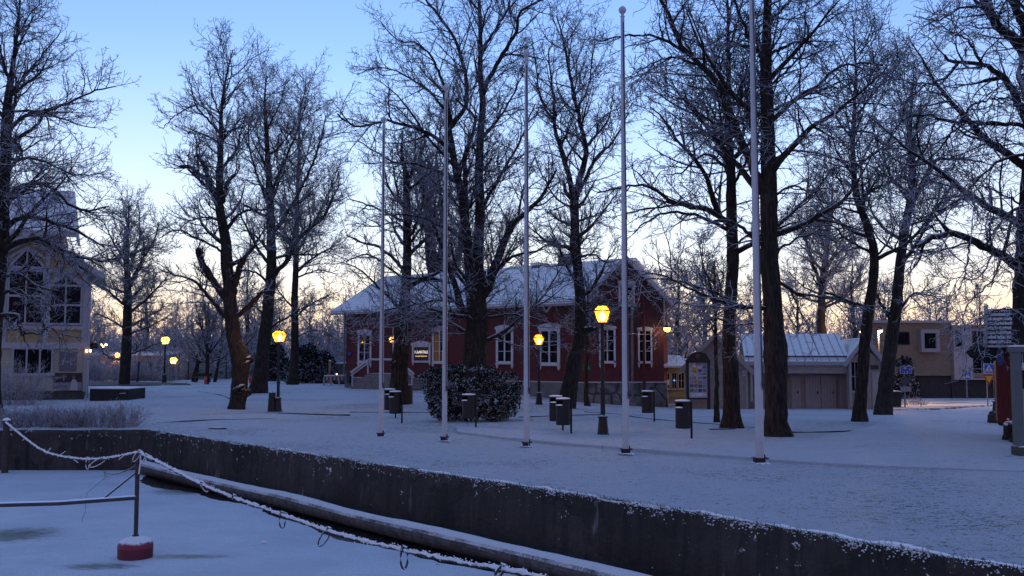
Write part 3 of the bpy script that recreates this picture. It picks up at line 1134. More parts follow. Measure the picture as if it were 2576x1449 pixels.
T.append(build_tree('bare_tree', 'broad mature tree behind the evergreen bush, forking into two tall stems', (1190, 1026),
    [(1190, 1028, 78), (1191, 985, 66), (1193, 940, 62), (1196, 890, 60), (1198, 850, 57), (1200, 800, 54), (1198, 765, 50), (1197, 735, 36), (1196, 712, 12)],
    [([(1190, 760), (1183, 700), (1180, 660), (1169, 555), (1160, 489), (1147, 422), (1134, 355), (1131, 289), (1120, 250), (1116, 213)], 34, 8, -.4),
     ([(1134, 320), (1156, 289), (1174, 267), (1170, 178), (1143, 98), (1107, 44), (1072, 0), (1050, -50)], 15, 4, .6),
     ([(1205, 765), (1204, 700), (1204, 640), (1207, 533), (1205, 422), (1210, 333), (1214, 245), (1207, 178), (1210, 89), (1205, 0), (1205, -100)], 36, 6, .3),
     ([(1181, 650), (1173, 560), (1172, 500), (1169, 420), (1169, 391), (1187, 347), (1196, 302), (1178, 275), (1147, 249)], 17, 5, -.8),
     ([(1214, 240), (1232, 195), (1272, 124), (1298, 80), (1307, 35), (1340, 10), (1383, -10)], 14, 4, -.5),
     ([(1212, 130), (1236, 89), (1276, 27), (1298, 0), (1330, -60)], 10, 3, .8),
     ([(1140, 390), (1107, 355), (1072, 333), (1036, 320), (1000, 311), (965, 303), (912, 320), (872, 307), (849, 285)], 12, 4, -1),
     ([(1155, 460), (1112, 436), (1050, 413), (996, 409), (952, 387), (903, 355)], 10, 3, .8),
     ([(1168, 800), (1147, 727), (1128, 670), (1108, 615), (1090, 560)], 20, 6, -1),
     ([(1215, 735), (1245, 670), (1285, 573), (1325, 533), (1365, 489), (1400, 427)], 26, 5, -.8),
     ([(1240, 685), (1290, 645), (1350, 630), (1400, 600)], 10, 3, -1.5), ([(1116, 213), (1090, 150), (1050, 110), (1000, 100), (960, 60)], 8, 2, -.5),
     ([(1131, 289), (1080, 230), (1020, 190), (960, 170), (900, 185)], 8, 2, .8), ([(1145, 420), (1080, 350), (1010, 250), (950, 200)], 9, 2, -.9), ([(1207, 533), (1260, 440), (1310, 350), (1345, 260)], 11, 3, .8),
     ([(1210, 350), (1260, 290), (1300, 220), (1330, 150)], 9, 2, 1.3), ([(1160, 600), (1100, 560), (1020, 540), (950, 545)], 9, 2, -.7), ([(1120, 680), (1060, 700), (1000, 690), (930, 640), (870, 660)], 9, 3, -1.2),
     ([(1160, 760), (1100, 755), (1020, 770), (940, 790), (885, 820)], 8, 2, -2.2), ([(1225, 800), (1280, 790), (1340, 800), (1400, 820)], 7, 2, -1.8), ([(1305, 540), (1320, 460), (1350, 380)], 7, 2)],
    105, dict(auto=7, up=0.045, slen=2.8, sub=0.7, dens=0.95, bare=0.6, alen=(3, 6.5), a0=0.5)))
T.append(build_tree('bare_tree', 'gnarled tree with knobbly trunk by the red house stairs, left of the evergreen bush', (1003, 1018),
    [(1003, 1018, 62), (1003, 992, 50), (1004, 962, 45), (1005, 930, 40), (1006, 905, 43), (1010, 865, 38), (1012, 832, 46), (1015, 800, 36), (1018, 750, 26), (1022, 700, 24), (1025, 640, 22), (1023, 533, 20), (1022, 444, 16), (1016, 420, 10), (1010, 380, 7), (1014, 338, 3)],
    [([(1023, 470), (1040, 420), (1044, 380), (1046, 330)], 11, 3), ([(1020, 728), (1045, 712), (1070, 702), (1110, 706), (1133, 712)], 15, 7, -.8), ([(1022, 690), (990, 650), (950, 620), (910, 610), (870, 590)], 11, 3, -.6),
     ([(1021, 540), (1000, 480), (990, 430), (985, 380)], 8, 2), ([(1015, 780), (970, 740), (930, 700), (900, 675), (855, 660)], 9, 2, -1), ([(1013, 822), (960, 812), (910, 802), (880, 812)], 6, 2, -1),
     ([(1018, 815), (1060, 795), (1110, 800), (1160, 790)], 7, 2, -1), ([(1025, 620), (1070, 560), (1100, 520)], 8, 2), ([(1023, 560), (960, 530), (910, 510), (870, 500)], 8, 2, -.5),
     ([(1010, 850), (1060, 845), (1100, 835)], 5, 2, -1.2), ([(1010, 850), (960, 860), (900, 850)], 5, 2, -1.2), ([(1024, 600), (1000, 560), (940, 570), (890, 560)], 7, 2, .8), ([(998, 925), (990, 915)], 24, 18, -.3)],
    106, dict(auto=8, a0=0.5, up=0.04, alen=(1.5, 4.2), bare=0.62)))
T.append(build_tree('bare_tree', 'tree with several thick stems rising behind the red roof, left of the broad mature tree', None,
    [(1100, 985, 36), (1096, 800, 34), (1095, 700, 32), (1085, 640, 30), (1077, 533, 24), (1060, 444, 18), (1055, 400, 10), (1072, 355, 4)],
    [([(1085, 620), (1058, 540), (1045, 470), (1035, 400)], 12, 4), ([(1078, 530), (1090, 450), (1100, 380)], 11, 3), ([(1095, 720), (1112, 620), (1112, 540), (1105, 470), (1096, 390)], 26, 5),
     ([(1105, 760), (1145, 680), (1162, 580), (1160, 500), (1140, 440)], 24, 6), ([(1075, 540), (1030, 520), (980, 500)], 6, 2)],
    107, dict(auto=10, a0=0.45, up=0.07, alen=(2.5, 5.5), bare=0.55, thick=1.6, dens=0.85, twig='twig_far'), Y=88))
T.append(build_tree('bare_tree', 'leaning tree with a cut stub, left of the big lamp, forked high above the roof', (1426, 1027),
    [(1426, 1028, 46), (1433, 970, 40), (1441, 914, 37), (1450, 880, 35), (1458, 844, 31), (1461, 758, 27), (1453, 680, 24), (1446, 564, 22), (1445, 500, 22), (1446, 470, 12)],
    [([(1443, 495), (1414, 382), (1396, 320), (1392, 249), (1387, 213), (1380, 120)], 15, 3), ([(1448, 500), (1472, 400), (1472, 364), (1458, 302), (1441, 222), (1427, 156), (1420, 111), (1400, 40)], 17, 3),
     ([(1450, 490), (1476, 445), (1498, 400), (1530, 369), (1560, 330), (1580, 280)], 13, 3), ([(1472, 372), (1500, 340), (1530, 300), (1545, 220)], 9, 2), ([(1455, 846), (1475, 828), (1492, 826)], 16, 14, -.3),
     ([(1445, 525), (1400, 500), (1360, 430), (1340, 380)], 7, 2), ([(1450, 640), (1400, 612), (1340, 602)], 7, 2), ([(1450, 650), (1490, 640), (1530, 660), (1560, 650)], 8, 2, -.5),
     ([(1390, 300), (1360, 250), (1350, 180), (1340, 110)], 6, 2), ([(1450, 280), (1480, 220), (1490, 140), (1500, 70)], 6, 2), ([(1461, 790), (1510, 770), (1560, 760)], 6, 2, -1), ([(1446, 560), (1500, 540), (1560, 520)], 7, 2, .8)],
    108, dict(auto=9, a0=0.5, up=0.06, alen=(1.8, 4.2), bare=0.7)))
T.append(build_tree('bare_tree', 'straight dark trunk standing just left of the thickest trunk, in front of the beige gable', (1842, 1076),
    [(1842, 1077, 50), (1841, 1045, 42), (1840, 991, 40), (1837, 925, 38), (1833, 880, 33), (1834, 800, 32), (1842, 700, 30), (1844, 640, 30), (1841, 540, 27), (1840, 444, 24), (1836, 380, 20), (1831, 300, 17), (1833, 200, 12), (1832, 100, 9), (1830, 0, 6), (1828, -80, 3)],
    [([(1838, 570), (1813, 547), (1769, 524), (1724, 516), (1680, 502), (1653, 480), (1618, 467), (1578, 467), (1502, 484)], 18, 4, -1), ([(1806, 540), (1784, 467), (1769, 431), (1738, 387), (1698, 347), (1675, 302), (1635, 271)], 15, 3, -1.6),
     ([(1838, 445), (1804, 400), (1764, 391), (1720, 430), (1680, 440)], 10, 3, .8), ([(1840, 585), (1800, 560), (1740, 540), (1680, 535), (1620, 560), (1590, 590)], 12, 3, .7),
     ([(1836, 760), (1800, 735), (1750, 720), (1700, 705), (1650, 700), (1600, 710)], 9, 3, -1), ([(1834, 340), (1800, 290), (1770, 230), (1760, 120)], 8, 2), ([(1840, 470), (1880, 400), (1890, 330), (1885, 250)], 9, 2),
     ([(1840, 420), (1870, 340), (1860, 250), (1870, 160)], 8, 2), ([(1832, 240), (1800, 170), (1780, 90), (1750, 30)], 6, 2), ([(1832, 150), (1860, 90), (1875, 30)], 5, 2), ([(1834, 810), (1800, 800), (1750, 820), (1700, 850)], 6, 2, -1.2),
     ([(1840, 620), (1890, 590), (1960, 560)], 8, 2, 1)],
    109, dict(auto=9, a0=0.35, up=0.03, alen=(2, 5.2), bare=0.5, flat=0.45, dens=0.9)))
T.append(build_tree('bare_tree', 'thickest trunk on the right lawn, directly behind the nearest flagpole', (1955, 1095),
    [(1955, 1096, 62), (1953, 1065, 55), (1951, 990, 54), (1950, 900, 60), (1947, 855, 56), (1945, 800, 48), (1936, 640, 44), (1935, 500, 42), (1932, 400, 38), (1930, 300, 34), (1927, 150, 28), (1930, 60, 22), (1932, 0, 20), (1935, -100, 10)],
    [([(1932, 480), (1906, 444), (1880, 391), (1848, 320), (1826, 258), (1800, 200), (1777, 178), (1737, 138), (1711, 116), (1693, 67), (1680, 27), (1650, -20)], 27, 7, -1), ([(1722, 130), (1680, 107), (1635, 89), (1569, 89), (1500, 105)], 10, 3, -1.6),
     ([(1765, 168), (1700, 145), (1640, 160), (1570, 200)], 7, 2, -1.2), ([(1880, 391), (1840, 320), (1815, 270), (1800, 230)], 10, 3, .4), ([(1935, 640), (1902, 603), (1870, 575), (1830, 555), (1780, 560)], 16, 4, -.6),
     ([(1950, 780), (1890, 770), (1840, 768), (1780, 745), (1720, 720), (1660, 690), (1600, 690)], 14, 3, -1.5), ([(1930, 140), (1988, 111), (2021, 105), (2060, 120)], 10, 3), ([(1934, 310), (2015, 239), (2054, 217), (2126, 161), (2221, 161)], 14, 4, -.8),
     ([(1934, 285), (2000, 250), (2065, 228), (2143, 194)], 10, 3, .8), ([(1935, 215), (1975, 180), (2020, 130), (2040, 60)], 9, 2), ([(1922, 150), (1890, 110), (1870, 60), (1850, 10), (1840, -40)], 13, 4), ([(1945, 645), (2000, 602), (2060, 590), (2120, 620)], 8, 2, -.8),
     ([(1952, 705), (2010, 740), (2080, 745), (2150, 770), (2172, 778)], 10, 3, .8), ([(1937, 500), (1990, 470), (2050, 480), (2110, 460)], 8, 2), ([(1937, 420), (1985, 370), (2040, 340), (2090, 350)], 8, 2, -1), ([(1930, 60), (1980, 10), (2020, -30)], 9, 3),
     ([(1848, 320), (1780, 300), (1720, 250), (1660, 240)], 8, 2, -1.5), ([(1930, 380), (1890, 330), (1880, 240), (1890, 170)], 9, 2, 1), ([(1947, 840), (1900, 815), (1850, 820), (1790, 850)], 6, 2, -1.2)],
    110, dict(auto=9, a0=0.4, up=0.02, alen=(2.4, 6.0), bare=0.55, flat=0.5, dens=0.85)))
T.append(build_tree('bare_tree', 'slim tree at the right end of the beige service hut, swaying left as it rises', (2161, 1061),
    [(2161, 1061, 40), (2163, 1025, 32), (2166, 991, 30), (2173, 891, 28), (2183, 791, 27), (2195, 720, 24), (2199, 639, 22), (2185, 580, 20), (2171, 540, 18), (2154, 489, 17), (2146, 400, 13), (2146, 333, 11), (2150, 260, 8), (2154, 194, 7), (2150, 120, 4), (2145, 40, 2)],
    [([(2160, 510), (2200, 475), (2250, 455), (2280, 440)], 9, 3), ([(2145, 350), (2100, 290), (2060, 240)], 7, 2), ([(2150, 425), (2080, 390), (2040, 400)], 6, 2), ([(2148, 330), (2200, 340), (2230, 380), (2270, 420)], 6, 2),
     ([(2152, 205), (2100, 220), (2060, 190)], 4, 2), ([(2185, 775), (2110, 748), (2070, 728), (2040, 690)], 11, 3), ([(2154, 194), (2190, 150), (2230, 110)], 4, 2), ([(2195, 640), (2130, 600), (2080, 560), (2030, 560)], 8, 2),
     ([(2198, 650), (2240, 600), (2260, 540)], 7, 2), ([(2172, 540), (2110, 520), (2050, 500)], 7, 2), ([(2150, 280), (2180, 220), (2200, 160)], 5, 2)],
    111, dict(auto=11, a0=0.4, up=0.03, alen=(2, 4.6), bare=0.45, flat=0.4, dens=1.0)))
T.append(build_tree('bare_tree', 'forked tree beside the black wheeled bin, right of the beige service hut', (2223, 1043),
    [(2222, 1043, 48), (2226, 990, 38), (2233, 925, 34), (2246, 825, 30), (2254, 778, 28), (2262, 690, 25), (2268, 639, 22), (2280, 560, 20), (2290, 480, 15), (2293, 389, 11), (2290, 310, 8), (2295, 240, 5), (2300, 150, 2)],
    [([(2282, 545), (2315, 470), (2350, 410), (2365, 400), (2432, 400), (2480, 412)], 16, 4), ([(2284, 505), (2260, 470), (2220, 430), (2190, 380)], 8, 2), ([(2298, 480), (2304, 380), (2320, 365), (2370, 360)], 10, 3), ([(2278, 570), (2320, 555), (2360, 540), (2420, 500)], 9, 2),
     ([(2240, 800), (2212, 755), (2195, 720)], 12, 3), ([(2252, 800), (2290, 745), (2330, 740), (2380, 760)], 9, 2), ([(2292, 330), (2330, 270), (2350, 200)], 6, 2), ([(2292, 300), (2260, 240), (2240, 170)], 5, 2), ([(2265, 650), (2320, 630), (2380, 640)], 8, 2), ([(2266, 640), (2210, 600), (2180, 540)], 7, 2)],
    112, dict(auto=10, a0=0.4, up=0.03, alen=(2, 4.8), bare=0.45, flat=0.4, dens=0.95)))
T.append(build_tree('bare_tree', 'huge tree at the right edge beside the red booth, one heavy limb arched leftward', (2592, 1120),
    [(2598, 1118, 92), (2592, 1050, 78), (2588, 950, 74), (2586, 800, 72), (2590, 655, 66), (2598, 500, 62), (2608, 350, 58), (2606, 250, 54), (2608, 160, 48), (2604, 60, 40), (2600, -60, 34), (2600, -160, 20)],
    [([(2600, 345), (2576, 285), (2549, 230), (2515, 189), (2471, 161), (2404, 156), (2371, 145)], 26, 6, -.5), ([(2410, 157), (2380, 195), (2320, 220), (2260, 270)], 9, 3, -.8), ([(2612, 190), (2576, 122), (2515, 67), (2477, 17), (2465, -30)], 30, 18, .5),
     ([(2604, 110), (2565, 40), (2545, 0), (2530, -60)], 26, 16, -.6), ([(2585, 695), (2549, 661), (2510, 635), (2477, 622), (2440, 603), (2410, 592), (2370, 593), (2332, 606), (2305, 622)], 27, 13, -.7),
     ([(2600, 345), (2576, 320), (2515, 311), (2404, 306), (2370, 300), (2332, 289), (2290, 290)], 14, 5, .3), ([(2404, 306), (2390, 340), (2350, 390), (2300, 420)], 7, 2, .8), ([(2415, 304), (2440, 270), (2500, 250), (2576, 250)], 8, 3, .4),
     ([(2592, 385), (2521, 400), (2476, 439), (2410, 500), (2343, 539), (2299, 555)], 9, 3, -1), ([(2590, 520), (2560, 511), (2510, 483), (2465, 467), (2420, 470)], 7, 2, -1), ([(2587, 520), (2550, 530), (2510, 570), (2490, 620)], 10, 3, -1.2),
     ([(2480, 620), (2490, 570), (2500, 540)], 7, 3, -1), ([(2440, 604), (2430, 680), (2400, 760)], 5, 2, -1.5), ([(2471, 161), (2440, 110), (2400, 80), (2340, 60)], 8, 2, -1.2), ([(2477, 20), (2420, 20), (2360, 50), (2300, 40)], 9, 2, -1.5),
     ([(2515, 189), (2500, 250), (2470, 300)], 5, 2, -1.5), ([(2370, 593), (2330, 560), (2290, 540)], 6, 2, -1.4), ([(2520, 640), (2500, 700), (2440, 760), (2420, 820)], 6, 2, -1.8), ([(2588, 800), (2540, 780), (2480, 790), (2430, 840)], 7, 2, -1.6)],
    113, dict(auto=12, a0=0.35, up=-0.01, alen=(3, 6.5), bare=0.5, dens=0.85, size=1.25)))
T.append(build_tree('bare_tree', 'medium bare tree behind the street lamps, just right of the yellow house', (313, 969),
    [(313, 968, 27), (318, 880, 24), (320, 800, 22), (322, 720, 18), (318, 640, 12), (322, 580, 7), (325, 520, 3)],
    [([(320, 790), (360, 760), (400, 720), (425, 690)], 9, 2), ([(320, 770), (280, 740), (245, 700), (230, 650)], 9, 2), ([(322, 720), (360, 650), (390, 600), (400, 560)], 9, 2), ([(318, 660), (280, 600), (260, 550)], 7, 2), ([(318, 895), (370, 875), (420, 855)], 6, 2),
     ([(317, 905), (280, 900), (250, 880)], 6, 2), ([(320, 830), (270, 800), (240, 790)], 6, 2), ([(320, 840), (380, 820), (430, 790)], 6, 2), ([(321, 700), (350, 600), (350, 530)], 6, 2)],
    114, dict(auto=12, a0=0.3, up=0.05, alen=(2, 5.2), bare=0.4, thick=1.5, dens=0.95), group='bare trees in the park'))
T.append(build_tree('young_tree', 'young bare tree with upswept fan crown, in the far left background by the fence', (521, 966),
    [(521, 966, 11), (522, 900, 9), (523, 830, 7), (525, 760, 3)],
    [([(522, 905), (490, 850), (470, 800)], 5, 1.5), ([(522, 895), (555, 850), (580, 800)], 5, 1.5), ([(523, 880), (500, 800), (490, 745)], 5, 1.5), ([(523, 865), (545, 790), (560, 745)], 5, 1.5), ([(523, 850), (515, 780), (512, 740)], 4, 1.5), ([(522, 915), (470, 890), (450, 850)], 4, 1.5), ([(522, 915), (575, 890), (600, 850)], 4, 1.5)],
    115, dict(auto=8, a0=.35, a1=.9, up=.12, alen=(1, 2.4), bare=.4, thick=1.5, dens=.9, twig='twig_far', aang=(25, 50))))
T.append(build_tree('young_tree', 'thin young tree on the lawn, left of the straight dark trunk and the notice board', (1803, 1062),
    [(1803, 1062, 14), (1802, 1000, 11), (1803, 950, 10), (1800, 850, 9), (1798, 750, 7), (1796, 660, 3)],
    [([(1800, 850), (1780, 790), (1765, 740)], 4, 1.5), ([(1799, 800), (1815, 740), (1820, 690)], 4, 1.5), ([(1799, 780), (1785, 720), (1778, 670)], 3, 1.5)],
    116, dict(auto=6, a0=.55, up=.08, alen=(.6, 1.4), bare=.6, slen=.8, size=.7)))
T.append(build_tree('young_tree', 'thin young tree growing close to the red house wall, beside the cut-stub tree', (1477, 1022),
    [(1477, 1022, 14), (1474, 990, 11), (1475, 950, 10), (1476, 860, 9), (1478, 780, 6), (1480, 700, 3)],
    [([(1476, 900), (1500, 880), (1530, 880)], 3, 1.5), ([(1476, 870), (1500, 830), (1530, 820)], 3, 1.5), ([(1477, 850), (1450, 820), (1440, 790)], 3, 1.5)],
    117, dict(auto=8, a0=.4, up=.07, alen=(.7, 1.5), bare=.45, slen=.9, size=.75)))
T.append(build_tree('bare_tree', 'bare tree growing behind the beige service hut, between the two pairs of dark trunks', None,
    [(2072, 985, 24), (2068, 860, 22), (2066, 800, 20), (2071, 694, 17), (2080, 620, 12), (2090, 540, 7), (2095, 470, 3)],
    [([(2068, 720), (2040, 650), (2020, 580), (2000, 520)], 11, 2), ([(2072, 690), (2110, 620), (2130, 560)], 8, 2), ([(2060, 740), (2020, 720), (1980, 680)], 6, 2), ([(2066, 770), (2120, 740), (2150, 700)], 6, 2), ([(2078, 640), (2060, 570), (2055, 500)], 7, 2)],
    118, dict(auto=13, a0=0.4, up=0.06, alen=(2.5, 5.5), bare=0.45, thick=1.5, dens=0.9, twig='twig_far'), Y=72))


# trees farther back: three grown once, then copied
def grow_far(seed, H, spread, label, st=None):
    st = dict(st or {})
    rs = np.random.default_rng(seed)
    root = thing('background_tree', label, 'tree', (0, 0, -500), 0, 'frosted trees standing behind the buildings')
    k = 30
    z = np.linspace(-.4, H, k)
    TP = np.stack([np.cumsum(rs.normal(0, .05, k)), np.cumsum(rs.normal(0, .05, k)), z], 1)
    TR = np.interp(np.linspace(0, 1, k), [0, .06, .5, 1], [.30, .22, .15, .02]) * H / 12
    LP, LR = auto_limbs(rs, TP, TR, int(st.get('n', 20) * 1.3), .12, .97, spread * .35, spread, (35, 70), st.get('aup', .06))
    S1, SR = spawn(rs, LP, LR, .55, 1, 5, .25, (35, 65), .48, 2.8, .8, 20, .04, .08, .6, .06, .01, .1)
    mesh_np('trunk', *cat([tubes(TP[None], TR[None], 9), tubes(LP, LR, 6), tubes(S1, SR, 5)]), M['bark_pale'], root)
    P = np.concatenate([LP, S1])
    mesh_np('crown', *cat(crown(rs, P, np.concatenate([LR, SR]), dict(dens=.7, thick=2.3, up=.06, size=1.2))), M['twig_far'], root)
    return root


FAR = [grow_far(201, 13, 5.2, ''), grow_far(202, 11.5, 5.8, '', dict(n=24)), grow_far(203, 14.5, 4.6, '', dict(aup=.1, n=22))]
far_spots = [   # px, distance, scale, prototype, label
    (205, 96, .95, 0, 'frosted tree behind the right corner of the yellow house'),
    (250, 104, .7, 1, 'low frosted tree between the yellow house and the orange street lights'),
    (392, 98, .75, 2, 'frosted tree behind the tallest far street lamp'),
    (462, 112, .7, 1, 'frosted tree in the far background left of the fan-crowned young tree'),
    (575, 100, .72, 0, 'frosted tree in the far background behind the pollarded tree'),
    (640, 96, .86, 2, 'frosted tree behind the wide leaning tree'),
    (700, 104, .85, 1, 'frosted tree straight behind the lawn lamp beside the low bin'),
    (790, 94, .66, 0, 'frosted tree behind the dark conifer shrubs left of the red house'),
    (838, 104, .62, 1, 'small frosted tree seen past the left corner of the red house'),
    (1235, 92, .82, 1, 'frosted tree behind the red roof, right of the broad mature tree'),
    (1310, 100, 1.0, 2, 'frosted tree behind the red roof between the two chimneys'),
    (1640, 86, .95, 1, 'frosted tree behind the gable of the red house'),
    (1700, 78, .9, 0, 'frosted tree behind the small yellow kiosk'),
    (1760, 92, 1.05, 2, 'frosted tree behind the notice board and the left gable of the hut'),
    (1880, 84, .85, 1, 'frosted tree behind the hut, between the two thickest trunks'),
    (1990, 90, .95, 0, 'frosted tree behind the hut, right of the nearest flagpole'),
    (2130, 88, .9, 2, 'frosted tree behind the right gable of the hut'),
    (2215, 100, 1.0, 1, 'frosted tree at the left corner of the brick building'),
    (2330, 122, .95, 0, 'frosted tree behind the flat roof of the brick building'),
    (2440, 126, .95, 2, 'frosted tree rising above the balconies of the brick building'),
    (2530, 118, .9, 1, 'frosted tree above the tiled roof of the red booth'),
]
FAR_USED = set()
for i, (px_, d_, s_, k_, lb) in enumerate(far_spots):
    p = at(px_, HC, d_)
    loc = (p.x, d_, terrain(p.x, d_))
    if k_ in FAR_USED:
        dup(FAR[k_], loc, i * 1.7, lb, s_)
    else:
        FAR_USED.add(k_)
        FAR[k_].location = loc
        FAR[k_].rotation_euler = (0, 0, i * 1.7)
        FAR[k_].scale = (s_, s_, s_)
        FAR[k_]['label'] = lb

# the wood on the skyline reads as one mass
rs = np.random.default_rng(77)
wl = []
k = 10
H = 10.0
z = np.linspace(-.3, H, k)
for var in range(4):
    TP = np.stack([np.cumsum(rs.normal(0, .12, k)), np.cumsum(rs.normal(0, .12, k)), z], 1)
    TR = np.linspace(.2, .02, k)
    LP, LR = auto_limbs(rs, TP, TR, 22, .06, .97, 1.6, 4.4, (35, 70), .07, .5, 8)
    B2, R2 = spawn(rs, LP, LR, 2.6, 4, 12, .05, (30, 65), .45, 2.2, .5, 4, .05, .2, .6, .045, .026)
    B3, R3 = spawn(rs, B2, R2, 4.5, 3, 8, .05, (30, 70), .55, 1.0, .3, 3, .03, .2, .7, .028, .022)
    wl.append(cat([tubes(TP[None], TR[None], 5), tubes(LP, LR, 4), tubes(B2, R2, 3), tubes(B3, R3, 3)]))
parts = []
for i in range(450):
    px_ = -600 + 3850 * (i + rs.random()) / 450
    d_ = rs.uniform(108, 165)
    p = at(px_, HC, d_)
    s_ = (rs.uniform(.55, .95) if i % 2 else rs.uniform(.3, .55)) * (1.1 if px_ < 900 else 1.35)
    a = rs.uniform(0, 6.28)
    V, Q = wl[i % 4]
    ca, sa = math.cos(a), math.sin(a)
    W = np.stack([V[:, 0] * ca - V[:, 1] * sa, V[:, 0] * sa + V[:, 1] * ca, V[:, 2]], 1) * s_ + np.array([p.x, d_, terrain(p.x, d_)])
    parts.append((W, Q))
# low thicket in front of it
for i in range(210):
    px_ = (225 + 690 * rs.random()) if i < 130 else (1660 + 950 * rs.random())
    d_ = rs.uniform(94, 118)
    p = at(px_, HC, d_)
    s_ = rs.uniform(.22, .48) * (1.25 if i % 5 == 0 else 1)
    a = rs.uniform(0, 6.28)
    V, Q = wl[i % 4]
    ca, sa = math.cos(a), math.sin(a)
    W = np.stack([(V[:, 0] * ca - V[:, 1] * sa) * 1.5, (V[:, 0] * sa + V[:, 1] * ca) * 1.5, V[:, 2] - 1.0], 1) * s_ + np.array([p.x, d_, terrain(p.x, d_)])
    parts.append((W, Q))
for i in range(46):
    px_ = 228 + 245 * rs.random()
    d_ = rs.uniform(86, 93.5)
    p = at(px_, HC, d_)
    s_ = rs.uniform(.16, .34)
    V, Q = wl[i % 4]
    W = np.stack([V[:, 0] * 1.4, V[:, 1] * 1.2, V[:, 2] - 1.0], 1) * s_ + np.array([p.x, d_, 0])
    parts.append((W, Q))
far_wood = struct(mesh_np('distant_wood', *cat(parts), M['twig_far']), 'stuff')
# ------------------------------------------------------------------ the red wooden house
def tile_roof_mat(name, under=(0.05, 0.05, 0.055), amt=.88, per=.17):
    """snow lying on pantiles: rows of dark tile lips show through"""
    m, nt, b = _nt(name)
    v = coords(nt)
    w1 = node(nt, 'ShaderNodeTexWave', wave_type='BANDS', wave_profile='SAW')
    w1.bands_direction = 'Z'
    w1.inputs['Scale'].default_value = .31416 / per
    w1.inputs['Distortion'].default_value = .6
    w1.inputs['Detail Scale'].default_value = 3
    lk(nt, v, w1.inputs['Vector'])
    w2 = node(nt, 'ShaderNodeTexWave', wave_type='BANDS', wave_profile='SIN')
    w2.bands_direction = 'X'
    w2.inputs['Scale'].default_value = .31416 / .26
    lk(nt, v, w2.inputs['Vector'])
    n1 = noise(nt, v, .8, 4)
    n2 = noise(nt, v, 9, 4)
    lip = ramp(nt, w1.outputs['Fac'], .78, 1.0)
    x = math_n(nt, 'ADD', math_n(nt, 'MULTIPLY', lip, math_n(nt, 'MULTIPLY_ADD', w2.outputs['Fac'], .4, .45)),
               math_n(nt, 'MULTIPLY_ADD', n1, .9, math_n(nt, 'MULTIPLY_ADD', n2, .8, -.85)))
    c = mixc(nt, math_n(nt, 'MULTIPLY', ramp(nt, x, .32, .7), amt), (.72, .72, .73), under)
    lk(nt, c, b.inputs['Base Color'])
    b.inputs['Roughness'].default_value = .8
    bump(nt, b, math_n(nt, 'SUBTRACT', math_n(nt, 'MULTIPLY', w2.outputs['Fac'], .4), lip), .6, .05)
    return m


M['tiles'] = tile_roof_mat('snowy_pantiles', amt=.75)
M['red'] = pm('red_clapboard', (0.115, 0.024, 0.026), .75, .18, 3, .35, .02, boards=('Z', .17))
M['red_v'] = pm('brown_red_upright_boards', (0.10, 0.04, 0.032), .75, .22, 3, .35, .02, boards=('X', .15))
M['foot'] = pm('pale_grey_plinth', (0.17, 0.175, 0.17), .9, .25, 3, .3)
M['trim'] = pm('grey_white_trim', (0.50, 0.47, 0.48), .65, .1, 6, .1, snow=.85)
M['step'] = pm('stair_planks', (0.2, 0.18, 0.17), .8, .25, 5, .2, snow=.72)

A_ = at(870, 953, 71.0)
B_ = at(1487, 963, 57.0)
A_.z = B_.z = 0
AL = (B_ - A_)
LEN = AL.length
AL.normalize()
HZ = 5.95          # eaves
hroot = thing('red_house', 'long red wooden house with snowy tiled roof, stone base and an end gable', 'house', A_, math.atan2(AL.y, AL.x))


def hs(px):
    """distance along the facade at survey column px"""
    k = (px - CX) / F * 1.0025
    return (k * A_.y - A_.x) / (AL.x - k * AL.y)


def hzv(px, py):
    """height on the facade at a survey pixel"""
    s = hs(px)
    Y = A_.y + AL.y * s
    return at(px, py, Y).z


FT = 0.72          # top of the stone base
D9 = 9.0
mb = MB().box(0, LEN, 0, D9, FT, 4.85)
wall = mb.build('wall', M['red'], hroot)
mb = MB().box(-.03, LEN, -.03, D9 + .03, 4.85, HZ)
mb.prism([(0, 0), (1, 0), (1, 1)], 0, 1)
fr = MB().box(-.03, LEN, -.03, D9 + .03, 4.85, HZ)
# left gable triangle
rz = 8.45
fr.add([(-.03, -.03, HZ), (-.03, D9 + .03, HZ), (-.03, D9 / 2, rz - .12), (.1, -.03, HZ), (.1, D9 + .03, HZ), (.1, D9 / 2, rz - .12)],
       [(0, 2, 1), (3, 4, 5), (0, 3, 5, 2), (1, 2, 5, 4)])
fr.build('upper_boarding', M['red_v'], hroot)
MB().box(-.06, LEN, -.06, D9 + .06, -1.6, FT).build('plinth', M['foot'], hroot)
MB().box(-.09, LEN, -.09, -.035, FT - .0, FT + .07).build('base_board', M['trim'], hroot)
tb = MB()
sl_ = (rz - HZ) / (D9 / 2)
ov = .75
roof = MB().slab((-.85, -ov, HZ - ov * sl_ + .12), (LEN + .4, -ov, HZ - ov * sl_ + .12), (LEN + .4, D9 / 2, rz + .12), (-.85, D9 / 2, rz + .12), .14)
roof.slab((-.85, D9 / 2, rz + .118), (LEN + .4, D9 / 2, rz + .118), (LEN + .4, D9 + ov, HZ - ov * sl_ + .118), (-.85, D9 + ov, HZ - ov * sl_ + .118), .14)
ro = roof.build('roof', M['tiles'], hroot)
MB().box(-.85, LEN + .2, -ov - .03, -ov + .05, HZ - ov * sl_ - .17, HZ - ov * sl_ - .03).tube([(-.8, -ov - .08, HZ - ov * sl_ - .04), (LEN + .2, -ov - .08, HZ - ov * sl_ - .04)], .05, 8).build('eaves_gutter', M['trim'], ro)
MB().bar((-.87, -ov, HZ - ov * sl_ + .02), (-.87, D9 / 2, rz + .02), .05, .22).build('barge_board', M['trim'], ro)


